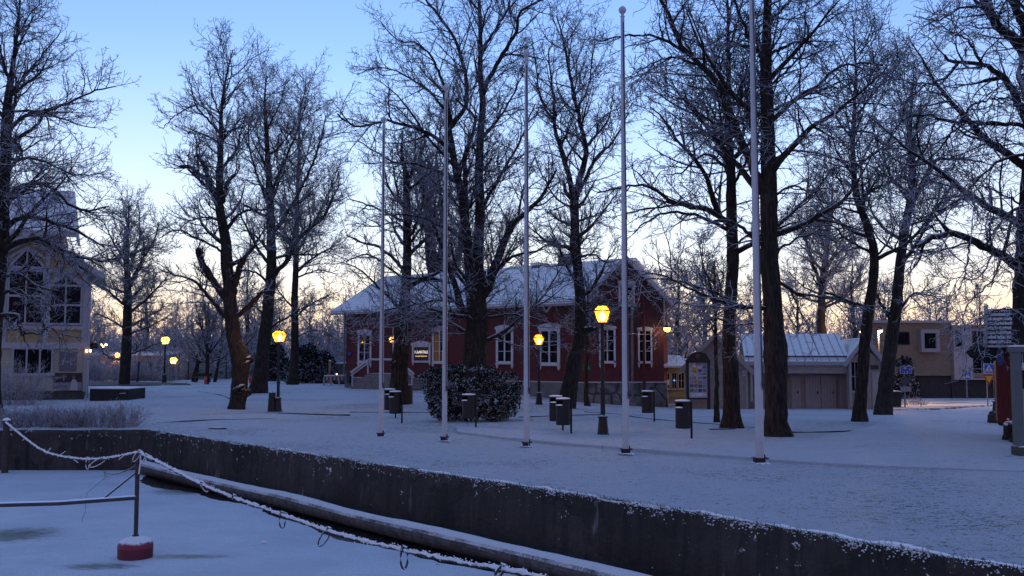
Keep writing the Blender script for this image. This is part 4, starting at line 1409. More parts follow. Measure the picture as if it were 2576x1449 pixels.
def chimney(px0, px1, py0, par, Yoff=0):
    p = at((px0 + px1) / 2, py0, 63.5)
    q = Vector((p.x, 63.5, 0)) - A_
    x = q.dot(AL)
    wd = (px1 - px0) / ppm(63.5)
    h = p.z
    c = MB().box(x - wd / 2, x + wd / 2, D9 / 2 - .45, D9 / 2 + .45, 7.6, h - .18).build('chimney', M['chim'], par)
    MB().box(x - wd / 2 - .07, x + wd / 2 + .07, D9 / 2 - .52, D9 / 2 + .52, h - .18, h).build('chimney_cap', M['snowcap'], c)


M['chim'] = pm('rendered_chimney', (.16, .14, .14), .9, .25, 4, .3, snow=.8)
chimney(1296, 1318, 656, ro)
chimney(1410, 1456, 640, ro)
MB().tube([(LEN * .5, D9 / 2 - 1.5, 7.4), (LEN * .5, D9 / 2 - 1.5, 8.25)], .1, 8).build('roof_vent', M['black_plain'], ro)


def window(par, s0, s1, z0, z1, y=-.035, rows=3, arch=True, world=False, mat=None, tails=True, back=None, ydir=-1):
    """framed casement pair: frame with crown board, pane, dark room behind. Front faces -y"""
    mat = mat or M['white_wood']
    wd = s1 - s0
    ft = .12 * wd if wd < 2 else .16
    yf = y - .07
    f = MB()
    top = z1
    hd = .20 * wd if arch else ft
    f.box(s0, s0 + ft, yf, y, z0, top - hd)
    f.box(s1 - ft, s1, yf, y, z0, top - hd)
    f.box(s0, s1, yf, y, z0, z0 + ft * .8)
    f.box(s0 - .03, s1 + .03, yf - .06, y, z0 - .06, z0 - .0025)
    if arch:
        f.prism([(s0 - .05, top - hd), (s1 + .05, top - hd), (s1 + .05, top - hd * .45), (s0 + wd * .75, top - hd * .12), (s0 + wd / 2, top),
                 (s0 + wd * .25, top - hd * .12), (s0 - .05, top - hd * .45)], yf - .05, y)
        f.box(s0 + ft, s1 - ft, yf + .01, y, top - hd * 1.5, top - hd - .0025)
        ptop = top - hd * 1.5
    else:
        f.box(s0 + ft, s1 - ft, yf, y, top - ft, top)
        ptop = top - ft
    if tails:
        for a in (s0, s1 - ft):
            f.prism([(a, z0 - .062), (a + ft, z0 - .062), (a + ft, z0 - .18), (a + ft / 2, z0 - .34), (a, z0 - .18)][::-1], yf, y)
    c = (s0 + s1) / 2
    f.box(c - ft * .32, c + ft * .32, yf + .005, y, z0 + ft * .8, ptop)
    zz = z0 + ft * .8
    for i in range(1, rows):
        h = zz + (ptop - zz) * i / rows
        f.box(s0 + ft, s1 - ft, yf + .02, yf + .05, h - .018, h + .018)
    fo = f.build('window', mat, par, world)
    MB().box(s0 + ft, s1 - ft, yf + .032, yf + .036, zz, ptop).build('pane', M['dark_glass'], fo, world)
    MB().box(s0 + ft, s1 - ft, y - .006, y - .003, zz, ptop).build('room', back or M['interior'], fo, world)
    return fo, (s0 + ft, s1 - ft, zz, ptop, y)


M['pane_lit'] = emis('amber_lit_curtain', (1.0, .42, .10), .035)
M['lampshade'] = emis('orange_glass_lampshade', (1.0, .36, .02), .16)
M['greenled'] = emis('green_led', (.35, 1, .05), .3)
wins = [(904, 938, 828, 912, 'a'), (1090, 1127, 819, 913, 'b'), (1250, 1293, 817, 914, 'c'), (1357, 1410, 813, 918, 'd')]
WX = {}
for x0, x1, y0, y1, k in wins:
    fo, box = window(hroot, hs(x0), hs(x1), hzv((x0 + x1) / 2, y1), hzv((x0 + x1) / 2, y0), rows=3)
    WX[k] = (fo, box)
fo, (a, b_, z0, z1, y) = WX['a']
MB().lathe([(.02, .16), (.05, .13), (.16, .02), (.17, 0)], 12, (a + (b_ - a) * .28, y - .026, z1 - .55), 1, .09).build('window_lamp', M['lampshade'], fo)
fo, (a, b_, z0, z1, y) = WX['b']
MB().box(a + .02, a + (b_ - a) * .36, y - .02, y - .012, z0 + .02, z1 - .05).build('lit_curtain', M['pane_lit'], fo)
MB().box(b_ - (b_ - a) * .3, b_ - .03, y - .02, y - .012, z0 + .02, z0 + (z1 - z0) * .32).build('lit_curtain', emis('bright_amber_light', (1, .55, .15), .12), fo)
fo, (a, b_, z0, z1, y) = WX['c']
MB().lathe([(.01, -.03), (.035, 0), (.01, .03)], 8, (a + (b_ - a) * .3, y - .02, z1 - .35), 1, .3).build('green_light', M['greenled'], fo)
for k in ('c', 'd'):
    fo, (a, b_, z0, z1, y) = WX[k]
    MB().box(a + .02, a + (b_ - a) * .3, y - .016, y - .009, z0, z1).box(b_ - (b_ - a) * .3, b_ - .02, y - .016, y - .009, z0, z1).build('curtain', M['curtain'], fo)

# diamond vent window under the eaves
c_ = hs(1377)
zc = hzv(1377, 768)
dm = MB()
for i in range(4):
    a0_ = i * math.pi / 2
    p0 = (c_ + .36 * math.cos(a0_), -.07, zc + .42 * math.sin(a0_))
    p1 = (c_ + .36 * math.cos(a0_ + math.pi / 2), -.07, zc + .42 * math.sin(a0_ + math.pi / 2))
    dm.bar(p0, p1, .1, .09)
dv = dm.build('diamond_window', M['white_wood'], hroot)
MB().prism([(c_ - .33, zc), (c_, zc - .39), (c_ + .33, zc), (c_, zc + .39)], -.062, -.05).build('pane', M['dark_glass'], dv)

# corner boards and rain pipes
MB().box(-.06, .10, -.075, -.033, 4.9, HZ - .1).build('corner_board', M['trim'], hroot)
MB().tube([(.0, -.16, FT + .2), (.0, -.16, HZ - .6), (-.1, -.5, HZ - .3)], .07, 8).build('rain_pipe', M['foot'], hroot)
s_ = hs(1217)
MB().tube([(s_, -.12, .5), (s_, -.12, HZ - .7), (s_, -.6, HZ - .38)], .055, 8).build('rain_pipe', M['trim'], hroot)

# the lit board NAANTALI in a window frame
x0, x1 = hs(1040), hs(1086)
z0, z1 = hzv(1062, 912), hzv(1062, 856)
f = MB()
f.box(x0, x0 + .16, -.11, -.035, z0, z1 - .35).box(x1 - .16, x1, -.11, -.035, z0, z1 - .35).box(x0 + .16, x1 - .16, -.11, -.035, z0, z0 + .13)
f.box(x0 + .16, x1 - .16, -.11, -.035, z1 - .47, z1 - .352)
f.prism([(x0 - .05, z1 - .35), (x1 + .05, z1 - .35), (x1 + .05, z1 - .2), ((x0 + x1) / 2, z1), (x0 - .05, z1 - .2)], -.15, -.035)
f.prism([(x0, z0 - .001), (x0 + .08, z0 - .22), (x0 + .16, z0 - .001)], -.1, -.04).prism([(x1 - .16, z0 - .001), (x1 - .08, z0 - .22), (x1, z0 - .001)], -.1, -.04)
sb = f.build('sign_frame', M['white_wood'], hroot)
M['signback'] = pm('dark_sign_board', (.05, .03, .035), .6, .2, 3, .1)
MB().box(x0 + .16, x1 - .16, -.07, -.04, z0 + .13, z1 - .47).build('sign_board', M['signback'], sb)
M['signlight'] = emis('white_neon', (1, .86, .78), .065)
zm = z0 + (z1 - .35 - z0) * .60
ROOT[sb.name] = Vector((0, 0, 0))
text('NAANTALI', .285, M['signlight'], sb, ((x0 + x1) / 2, -.085, zm), sx=.92)
M['signlight2'] = emis('yellow_neon', (1, .66, .28), .06)
text('Naantalin Matkailu Oy', .125, M['signlight2'], sb, ((x0 + x1) / 2, -.085, zm - .27), sx=1.02)

# stairs and door on both sides of the sign
M['door'] = pm('dark_door', (.03, .022, .022), .6, .3, 4, .1)
dx0, dx1 = hs(985), hs(1018)
dr = MB().box(dx0, dx1, -.09, -.035, 1.15, 3.6).build('door', M['door'], hroot)
MB().lathe([(.03, -.05), (.03, .05)], 8, (dx1 - .15, -.12, 2.2)).build('handle', M['white_metal'], dr)
st = MB()
pl0, pl1 = hs(948), hs(1050)
for i in range(6):
    st.box(pl0 - .9 + i * .28, pl0 - .9 + (i + 1) * .28, -1.55, -.1, -.5, .2 + i * .16)
st.box(pl0 + .78, pl1 - .5, -1.55, -.1, -.5, 1.12)
for i in range(6):
    st.box(pl1 - .5 + i * .28, pl1 - .5 + (i + 1) * .28, -1.55, -.1, -.5, 1.0 - i * .16)
sto = st.build('stairs', M['step'], hroot)
rl = MB()
for a, b2, za, zb in ((pl0 - 1.0, pl0 + .9, 1.15, 2.1), (pl1 + 1.25, pl1 - .55, 1.1, 2.1)):
    rl.bar((a, -1.5, za), (b2, -1.5, zb), .09, .14)
    rl.bar((a, -1.5, za - .22), (b2, -1.5, zb - .22), .06, .08)
    for t in (.1, .95):
        rl.bar((a + (b2 - a) * t, -1.5, 0), (a + (b2 - a) * t, -1.5, za + (zb - za) * t), .09)
rl.bar((pl0 + .9, -1.5, 2.1), (pl1 - .55, -1.5, 2.1), .09, .14)
rl.build('railing', M['trim'], hroot)
p0 = hs(1034)
MB().tube([(p0, -1.62, 0), (p0, -1.62, 4.3)], .07, 8).build('porch_post', M['trim'], hroot)
MB().box(p0 - 1.9, p0 + .25, -1.75, -.06, 4.32, 4.42).build('porch_roof', M['step'], hroot)
wl_ = MB().bar((p0 - .05, -1.6, 3.6), (p0 - .05, -1.8, 3.75), .05).build('wall_lamp', M['black_plain'], hroot)
MB().lathe([(.04, -.22), (.1, -.16), (.12, 0), (.06, .12)], 10, (p0 - .06, -1.82, 3.5)).build('lamp_glass', emis('porch_lamp_glass', (1, .5, .1), .22, .3), wl_)
lamp_light('porch_light', (p0 - .1, -1.82, 3.45), 1.1, (1, .5, .15), .06, hroot)
MB().box(hs(878), hs(891), -.35, -.07, hzv(885, 963), hzv(885, 934)).build('wall_box', M['black'], hroot)
MB().prism([(hs(880), hzv(880, 962)), (hs(884), hzv(884, 962)), (hs(884), hzv(884, 938)), (hs(880), hzv(880, 938))], -.37, -.352).build('wall_poster', pm('teal_poster', (.07, .16, .26), .6, .6, 5, 0), hroot)
M['signblue'] = pm('blue_sign', (.02, .05, .18), .5, .1, 3, 0)
sg = MB().box(hs(876), hs(888), -.1, -.06, hzv(882, 894), hzv(882, 886)).build('street_sign', M['signblue'], hroot)
MB().box(hs(862), hs(874), -.14, -.10, hzv(868, 895), hzv(868, 886)).build('arrow_sign', pm('ochre_sign', (.2, .09, .01), .5, .1, 3, 0), hroot)
MB().box(hs(998) - .3, hs(998) + 1.2, -.12, -.045, hzv(990, 838), hzv(990, 829)).build('yellow_sign', pm('mustard_sign', (.25, .13, .02), .6, .2, 3, 0), hroot)
s_ = hs(1447)
MB().lathe([(.05, -.06), (.08, 0), (.05, .06)], 8, (s_, -.12, hzv(1447, 831))).build('alarm_light', emis('orange_warning_light', (1, .22, .02), .3), hroot)

# end gable wing, facing the camera
GW = 57.0
gx = lambda px, py: at(px, py, GW)
w0, w1 = gx(1475, 900).x, gx(1670, 900).x
zE = gx(1670, 747).z
ap = (w0 + w1) / 2
zA = zE + (w1 - w0) / 2 * 1.0
W_ = True
for_inv = None


def loc(mbx):
    """world coordinates to the house's own axes"""
    out = []
    c, s = AL.x, AL.y
    for v in mbx.v:
        q = Vector(v) - A_
        out.append((q.x * c + q.y * s, -q.x * s + q.y * c, q.z))
    mbx.v = out
    return mbx


zf = gx(1570, 963).z
zv = gx(1570, 820).z
loc(MB().box(w0, w1, GW, GW + 11, zf, zv)).build('gable_wall', M['red'], hroot)
gb = MB().prism([(w0 - .02, zv), (w1 + .02, zv), (w1 + .02, zE), (ap, zA), (w0 - .02, zE)], GW - .02, GW + 11)
M['gable_boards'] = pm('gable_upright_boards', (0.08, 0.025, 0.024), .75, .22, 3, .35, .02, boards=('X', .15))
loc(gb).build('gable_boarding', M['gable_boards'], hroot)
M['bigstone'] = None
m, nt, b = _nt('boulder_foundation')
v = coords(nt)
vo = node(nt, 'ShaderNodeTexVoronoi', feature='DISTANCE_TO_EDGE')
vo.inputs['Scale'].default_value = .9
lk(nt, v, vo.inputs['Vector'])
n1 = noise(nt, v, 2.5, 6, .65)
c = mixc(nt, ramp(nt, n1, .3, .7), (.07, .07, .075), (.24, .24, .25))
c = mixc(nt, ramp(nt, vo.outputs[0], 0, .07), (.05, .05, .05), c)
lk(nt, c, b.inputs['Base Color'])
b.inputs['Roughness'].default_value = .9
bump(nt, b, math_n(nt, 'ADD', ramp(nt, vo.outputs[0], 0, .12), n1), .9, .08)
M['bigstone'] = m
fd = MB().prism([(w0 - .1, -2.2), (w1 + .32, -2.2), (w1 + .1, zf), (w0 - .1, zf)], GW - .14, GW + 11)
loc(fd).build('stone_foundation', M['bigstone'], hroot)
loc(MB().box(w0 - .1, w1 + .12, GW - .2, GW - .025, zf + .002, zf + .07)).build('base_board', M['trim'], hroot)
o_ = .62
sg_ = (zA - zE) / (ap - w0)
gr_ = MB().slab((w1 + o_, GW - .75, zE - o_ * sg_ + .14), (w1 + o_, GW + 11, zE - o_ * sg_ + .14), (ap, GW + 11, zA + .14), (ap, GW - .75, zA + .14), .13)
gr_.slab((ap, GW - .75, zA + .138), (ap, GW + 11, zA + .138), (w0 - o_, GW + 11, zE - o_ * sg_ + .138), (w0 - o_, GW - .75, zE - o_ * sg_ + .138), .13)
gro = loc(gr_).build('gable_roof', M['tiles'], hroot)
bb = MB().bar((w1 + o_, GW - .78, zE - o_ * sg_ + .02), (ap, GW - .78, zA + .03), .05, .2).bar((w0 - o_, GW - .78, zE - o_ * sg_ + .02), (ap, GW - .78, zA + .03), .05, .2)
loc(bb).build('barge_board', M['trim'], gro)
for a, b2 in ((w1 + .005, w1 + .1), (w0 - .1, w0 - .005)):
    loc(MB().box(a, b2, GW - .06, GW + .1, zv - .2, zE - .05)).build('corner_board', M['trim'], hroot)


def wwin(px0, px1, py0, py1, Y, par, rows=3, arch=True, mat=None, tails=True, tolocal=True, back=None):
    """window on a camera-facing wall at distance Y, built in world axes"""
    a, b2 = at(px0, py1, Y), at(px1, py0, Y)
    before = len(bpy.data.objects)
    fo, bx = window(par, a.x, b2.x, a.z, b2.z, Y - .025, rows, arch, not tolocal, mat, tails, back)
    if tolocal:
        c, s = AL.x, AL.y
        for o in [fo] + list(fo.children):
            for vv in o.data.vertices:
                q = Vector(vv.co) - A_
                vv.co = (q.x * c + q.y * s, -q.x * s + q.y * c, q.z)
    return fo, bx


wwin(1507, 1548, 818, 912, GW, hroot)
wwin(1605, 1640, 822, 912, GW, hroot)
wwin(1556, 1596, 704, 768, GW, hroot, tails=False)
px_ = at(1590, 900, GW).x
loc(MB().tube([(px_, GW - .12, -.4), (px_, GW - .12, zE + .4)], .085, 8)).build('rain_pipe', M['foot'], hroot)
px_ = at(1618, 900, GW).x
M['redpipe'] = pm('dark_red_pipe', (.10, .015, .018), .6, .15, 4, .1)
loc(MB().tube([(px_, GW - .35, -1.), (px_, GW - .35, zE + .6)], .075, 8)).build('flue_pipe', M['redpipe'], hroot)
p = at(1678, 828, GW - .6)
wl_ = loc(MB().bar((w1, GW + .05, p.z + .18), (p.x, GW - .55, p.z + .2), .05).lathe([(.10, .12), (.24, .10), (.22, .16), (.05, .22)], 12, (p.x, p.y, p.z - .02))).build('wall_lamp', M['black_plain'], hroot)
loc(MB().lathe([(.05, -.16), (.15, -.11), (.20, 0), (.19, .10)], 12, tuple(p))).build('lamp_glass', emis('yellow_floodlight', (1, .72, .05), .6, .25), wl_)
lamp_light('gable_light', (p.x, p.y - .05, p.z - .05), 2.6, (1, .65, .18), .1)

# ------------------------------------------------------------------ the yellow house on the left
YH = 52.4
M['cream'] = pm('cream_clapboard', (.38, .345, .26), .7, .1, 3, .25, .015, boards=('Z', .15))
M['ochre'] = pm('ochre_upright_boards', (.34, .235, .10), .7, .15, 3, .3, .015, boards=('X', .12))
M['lav'] = pm('pale_lilac_trim', (.36, .35, .37), .65, .08, 5, .1, snow=.85)
M['dkfoot'] = pm('dark_house_plinth', (.07, .068, .062), .9, .2, 4, .3)
M['seamroof'] = pm('snow_on_sheet_roof', (.66, .66, .67), .8, .10, 2.5, .25, .03)
yx = lambda px: at(px, 800, YH).x
yz = lambda py, px=110: at(px, py, YH).z
yroot = thing('yellow_house', 'tall yellow wooden house with pale timber framing and big gabled windows', 'house', (yx(219), YH, 0))
xl, xr = yx(-75), yx(219)
MB().box(xl, xr, YH, YH + 10, yz(983), yz(868)).build('ground_floor_wall', M['cream'], yroot, True)
MB().box(xl + .02, xr - .05, YH + .06, YH + 10, -.6, yz(983)).build('plinth', M['dkfoot'], yroot, True)
gp = [(xl, yz(868)), (xr, yz(868)), (xr, yz(688)), (yx(72), yz(604)), (xl, yz(688))]
MB().prism(gp, YH + .0, YH + 10).build('upper_wall', M['ochre'], yroot, True)
# roof of the gabled front
rr_ = MB().slab((yx(262), YH - .7, yz(696)), (yx(262), YH + 10, yz(696)), (yx(72), YH + 10, yz(592)), (yx(72), YH - .7, yz(592)), .14)
rr_.slab((yx(72), YH - .7, yz(592) - .003), (yx(72), YH + 10, yz(592) - .003), (yx(-118), YH + 10, yz(696)), (yx(-118), YH - .7, yz(696)), .14)
yr = rr_.build('roof', M['seamroof'], yroot, True)
MB().bar((yx(264), YH - .72, yz(697)), (yx(72), YH - .72, yz(594)), .07, .24).bar((yx(-120), YH - .72, yz(697)), (yx(72), YH - .72, yz(594)), .07, .24).build('barge_board', M['lav'], yr, True)
MB().slab((yx(230), YH - .5, yz(684)), (yx(262), YH - .5, yz(701)), (yx(262), YH + 10, yz(701)), (yx(230), YH + 10, yz(684)), .03).build('soffit', M['dkfoot'], yr, True)
# upper storey with the steep snowy roof
TH = YH + 2.2
tx = lambda px: at(px, 800, TH).x
tz = lambda py, px=110: at(px, py, TH).z
MB().box(tx(-60), tx(193), TH, TH + 7, tz(675), tz(588)).build('attic_wall', M['lav'], yroot, True)
ar = MB().slab((tx(-90), TH - .9, tz(590)), (tx(228), TH - .9, tz(590)), (tx(213), TH + 2.4, at(110, 487, TH + 2.4).z), (tx(-70), TH + 2.4, at(110, 487, TH + 2.4).z), .15)
ar.slab((tx(228), TH - .9, tz(590) - .003), (tx(228), TH + 7, tz(590) - .003), (tx(213), TH + 4.4, at(110, 487, TH + 2.4).z), (tx(213), TH + 2.4, at(110, 487, TH + 2.4).z - .002), .15)
ar.slab((tx(213), TH + 2.39, at(110, 487, TH + 2.4).z), (tx(213), TH + 4.4, at(110, 487, TH + 2.4).z), (tx(-70), TH + 4.4, at(110, 487, TH + 2.4).z), (tx(-70), TH + 2.39, at(110, 487, TH + 2.4).z), .1)
ao = ar.build('attic_roof', M['seamroof'], yroot, True)
sm = MB()
zt_ = at(110, 487, TH + 2.4).z
for i in range(1, 14):
    t = i / 14
    sm.bar((tx(-90) + (tx(228) - tx(-90)) * t, TH - .9, tz(590) + .02), (tx(-70) + (tx(213) - tx(-70)) * t, TH + 2.4, zt_ + .02), .03, .05)
sm.build('roof_seams', M['lav'], ao, True)
MB().box(tx(-88), tx(226), TH - .98, TH - .86, tz(604), tz(591)).build('fascia', M['lav'], ao, True)
MB().box(tx(40), tx(100), TH - .04, TH, tz(660), tz(618)).build('attic_panel', M['ochre'], yroot, True)
# timber framing
tm = MB()
z_ = yz


def band(px0, px1, py0, py1, o=.10):
    tm.box(yx(px0), yx(px1), YH - o, YH, yz(py1), yz(py0))


band(-75, 226, 820, 830, .09)
band(-75, 226, 862, 877, .12)
for a, b2 in ((2, 12), (107, 118), (206, 222), (-75, -60)):
    band(a, b2, 690 if a > 150 else 640, 862, .075)
band(-75, 206, 679, 688, .085)
band(118, 206, 735, 741, .07) if False else None
for (x0, y0, x1, y1) in ((14, 655, 60, 628), (60, 628, 106, 655), (119, 712, 162, 689), (162, 689, 205, 712), (118, 688, 160, 660), (12, 640, 60, 612), (60, 612, 118, 640)):
    tm.bar((yx(x0), YH - .05, yz(y0)), (yx(x1), YH - .05, yz(y1)), .12, .15)
tm.build('timber_frame', M['lav'], yroot, True)
MB().box(yx(214), yx(222), YH - .11, YH + .05, yz(985), yz(878)).build('corner_board', M['lav'], yroot, True)


def bigwin(px0, px1, pyt, pys, pyb, rows, apex):
    """tall window with a pointed top"""
    f = MB()
    x0, x1 = yx(px0), yx(px1)
    c = (x0 + x1) / 2
    zb, zs, za = yz(pyb), yz(pys), yz(apex)
    f.box(x0, x0 + .1, YH - .13, YH, zb, zs).box(x1 - .1, x1, YH - .13, YH, zb, zs).box(x0 + .1, x1 - .1, YH - .13, YH, zb, zb + .1)
    f.box(c - .05, c + .05, YH - .13, YH, zb + .1, za - .12)
    for i in range(1, rows + 1):
        h = zb + (zs - zb) * i / rows
        f.box(x0 + .1, x1 - .1, YH - .12, YH - .03, h - .06, h + .06)
    f.bar((x0, YH - .075, zs), (c, YH - .075, za), .14, .13).bar((x1, YH - .075, zs), (c, YH - .075, za), .14, .13)
    fo = f.build('tall_window', M['lav'], yroot, True)
    MB().prism([(x0 + .1, zb + .1), (x1 - .1, zb + .1), (x1 - .1, zs - .04), (c, za - .06), (x0 + .1, zs - .04)], YH - .075, YH - .07).build('pane', M['dark_glass'], fo, True)
    MB().prism([(x0 + .1, zb + .1), (x1 - .1, zb + .1), (x1 - .1, zs - .04), (c, za - .06), (x0 + .1, zs - .04)], YH - .02, YH - .012).build('room', M['interior'], fo, True)
    MB().box(x0 + .12, x0 + .45, YH - .055, YH - .04, zb + .1, zs - .1).box(x1 - .45, x1 - .12, YH - .055, YH - .04, zb + .1, zs - .1).build('curtain', M['curtain'], fo, True)


bigwin(13, 106, 0, 678, 818, 2, 630)
bigwin(118, 205, 0, 720, 818, 2, 692)
bigwin(-60, 1, 0, 720, 818, 2, 692)
# shop window
f = MB()
x0, x1, zb, zt = yx(30), yx(133), yz(938), yz(879)
for a in (0, .335, .66, .965):
    f.box(x0 + (x1 - x0) * a, x0 + (x1 - x0) * (a + .045), YH - .11, YH, zb, zt)
f.box(x0 - .1, x1 + .15, YH - .105, YH - .001, zt, zt + .14).box(x0 - .1, x1 + .15, YH - .14, YH - .001, zb - .14, zb)
fo = f.build('shop_window', M['lav'], yroot, True)
MB().box(x0 + .05, x1 - .02, YH - .06, YH - .055, zb, zt).build('pane', M['dark_glass'], fo, True)
MB().box(x0 + .05, x1 - .02, YH - .012, YH - .006, zb, zt).build('room', M['interior'], fo, True)
M['card'] = pm('pale_blue_card', (.25, .34, .42), .7, .3, 9, 0)
for a, b2, h in ((.71, .88, .78), (.40, .50, .45), (.55, .61, .14)):
    MB().box(x0 + (x1 - x0) * a, x0 + (x1 - x0) * b2, YH - .045, YH - .03, zb + .05, zb + .05 + h).build('display_card', M['card'], fo, True)
rs2 = random.Random(4)
gd = MB()
for i in range(9):
    a = x0 + .1 + rs2.random() * (x1 - x0) * .55
    gd.lathe([(.05, 0), (.07, .1), (.03, .2 + .15 * rs2.random())], 7, (a, YH - .03, zb + .0), 1, .15)
gd.build('display_goods', pm('dim_goods', (.10, .10, .11), .7, .5, 6, 0), fo, True)
# wall signs
M['signgrey'] = pm('grey_violet_sign', (.115, .115, .145), .6, .06, 3, 0)
M['signtxt'] = pm('pale_lettering', (.42, .40, .44), .6, .05, 3, 0)
x0, x1, zb, zt = yx(150), yx(195), yz(932), yz(886)
s1 = MB().box(x0, x1, YH - .07, YH - .002, zb, zt).build('wall_sign', M['signgrey'], yroot, True)
text('PELLE', .14, M['signtxt'], s1, (x0 + (x1 - x0) * .33, YH - .076, zb + (zt - zb) * .50), sx=1.2)


def outline_p(par, cx, cz, h, mat, Y):
    t = h * .07
    g = MB()
    w_ = h * .62
    def seg(a, b2):
        g.bar((cx + a[0] * w_, Y, cz + a[1] * h), (cx + b2[0] * w_, Y, cz + b2[1] * h), t, .012)
    out = [(-.35, -.5), (-.35, .5), (.2, .5), (.5, .3), (.5, .05), (.2, -.15), (-.08, -.15), (-.08, -.5), (-.35, -.5)]
    inn = [(-.08, .1), (-.08, .28), (.12, .28), (.22, .19), (.12, .1), (-.08, .1)]
    for q in (out, inn):
        for a, b2 in zip(q[:-1], q[1:]):
            seg(a, b2)
    seg((-.9, 0), (-.35, 0))
    g.build('letter_outline', mat, par, True)


outline_p(s1, x0 + (x1 - x0) * .76, zb + (zt - zb) * .50, .42, M['signtxt'], YH - .076)
x0, x1, zb, zm_, zt = yx(135), yx(210), yz(981), yz(961.5), yz(938)
ps = MB().box(x0, x1, YH - .07, YH - .002, zm_, zt).build('shop_poster', pm('dark_brown_poster', (.035, .022, .024), .6, .3, 2, 0), yroot, True)
MB().box(x0, x1, YH - .071, YH - .001, zb, zm_ - .001).build('poster_foot', pm('pale_poster_band', (.22, .21, .24), .6, .06, 3, 0), ps, True)
text('PELLE', .12, M['signtxt'], ps, (x0 + (x1 - x0) * .18, YH - .076, zm_ + (zt - zm_) * .5), sx=1.2)
outline_p(ps, x0 + (x1 - x0) * .40, zm_ + (zt - zm_) * .52, .30, M['signtxt'], YH - .076)
M['shoptxt'] = pm('dark_lettering', (.03, .025, .035), .6, .05, 3, 0)
text('Shop', .26, M['shoptxt'], ps, (x0 + (x1 - x0) * .34, YH - .077, (zb + zm_) / 2), sx=1.05)
MB().box(x0 + .1, x0 + .3, YH - .077, YH - .072, zb + .12, zb + .22).build('poster_mark', pm('teal_mark', (.05, .16, .17), .6, .1, 3, 0), ps, True)
# the figure printed on the poster, in a pale jacket
cx_ = x0 + (x1 - x0) * .72
h_ = zt - zb
MB().prism([(cx_ - .20, zb), (cx_ + .24, zb), (cx_ + .22, zb + h_ * .45), (cx_ + .1, zb + h_ * .62), (cx_ - .04, zb + h_ * .66), (cx_ - .13, zb + h_ * .5)], YH - .079, YH - .073).build('printed_jacket', pm('printed_white', (.38, .38, .43), .6, .1, 4, 0), ps, True)
MB().lathe([(.001, -.005), (.085, -.004), (.085, .004), (.001, .005)], 14).build('printed_face', pm('printed_skin', (.14, .09, .08), .6, .1, 3, 0), ps)
fo = bpy.data.objects['printed_face']
fo.location = Vector((cx_ + .0, YH - .08, zb + h_ * .77)) - ROOT[ps.name]
fo.rotation_euler = (math.pi / 2, 0, 0)
fo.scale = (1, 1.3, 1)
MB().tube([(yx(225), YH - .15, yz(1002)), (yx(225), YH - .15, yz(985)), (yx(225), YH - .1, yz(715)), (yx(246), YH - .4, yz(700))], .075, 8).build('rain_pipe', M['lav'], yroot, True)
wl_ = MB().bar((yx(219), YH - .02, yz(879)), (yx(233), YH - .02, yz(879)), .05).build('wall_lamp', M['black_plain'], yroot, True)
MB().lathe([(.02, -.1), (.06, -.02), (.03, .06)], 8, (yx(221), YH - .2, yz(882))).lathe([(.02, -.1), (.06, -.02), (.03, .06)], 8, (yx(231), YH - .2, yz(882))).build('lamp_glass', emis('warm_bulb', (1, .55, .2), .6), wl_, True)
MB().lathe([(.001, -.16), (.2, -.16), (.26, 0), (.2, .16), (.001, .16)], 14, (yx(240), YH + .3, yz(870))).build('hanging_planter', M['black_plain'], yroot, True)

yroot.rotation_euler = (0, 0, R(23))
yroot.scale = (.87, 1, 1)

# ------------------------------------------------------------------ the beige service hut
HB = 52.5
M['beige'] = pm('beige_upright_boards', (.30, .26, .225), .75, .14, 3, .3, .015, boards=('X', .13))
M['beige2'] = pm('grey_beige_doors', (.33, .31, .30), .7, .08, 4, .2, .012, boards=('X', .16))
M['hut_trim'] = pm('grey_hut_trim', (.32, .31, .31), .7, .08, 5, .1, snow=.82)
M['hut_roof'] = pm('snow_on_seamed_roof', (.64, .64, .65), .8, .10, 3, .25, .02)
M['seam'] = pm('dark_roof_seam', (.07, .07, .08), .6, .1, 3, 0, snow=.93)
bx = lambda px, Y=HB: at(px, 930, Y).x
bz = lambda py, px=2000, Y=HB: at(px, py, Y).z
broot = thing('service_hut', 'low beige boarded hut with snowy seamed metal roof and grey doors', 'hut', (at(1722, 930, HB - .6).x, HB - .6, terrain(bx(1722), HB)))
BASE = -1.6
# main body, recessed behind a porch
MB().box(bx(1880), bx(2132), HB + 1.2, HB + 7, BASE, bz(905)).build('wall', M['beige'], broot, True)
# ridge position by sight
zr = at(2000, 841, HB + 4).z
ze = bz(908)
mr = MB().slab((bx(1872), HB - .35, ze), (bx(2134), HB - .35, ze), (bx(2134), HB + 4, zr), (bx(1872), HB + 4, zr), .12)
mr.slab((bx(1872), HB + 4, zr - .002), (bx(2134), HB + 4, zr - .002), (bx(2134), HB + 8.4, ze), (bx(1872), HB + 8.4, ze), .12)
mro = mr.build('roof', M['hut_roof'], broot, True)
se = MB()
for i in range(13):
    x = bx(1872) + (bx(2134) - bx(1872)) * (i + .5) / 13
    se.bar((x, HB - .3, ze + .03), (x, HB + 4, zr + .03), .035, .06)
se.bar((bx(1872), HB - .05, ze + .24), (bx(2128), HB - .05, ze + .24), .10, .10)
se.build('roof_seams', M['seam'], mro, True)
MB().box(bx(1876), bx(2132), HB - .42, HB - .33, ze - .22, ze - .02).build('gutter', M['hut_trim'], mro, True)
MB().box(bx(1880), bx(2130), HB - .1, HB + .05, bz(938), ze - .12).build('porch_beam', M['hut_trim'], broot, True)
DY = HB + 1.2
dxx = lambda px: at(px, 960, DY).x
dzz = lambda py: at(2000, py, DY).z
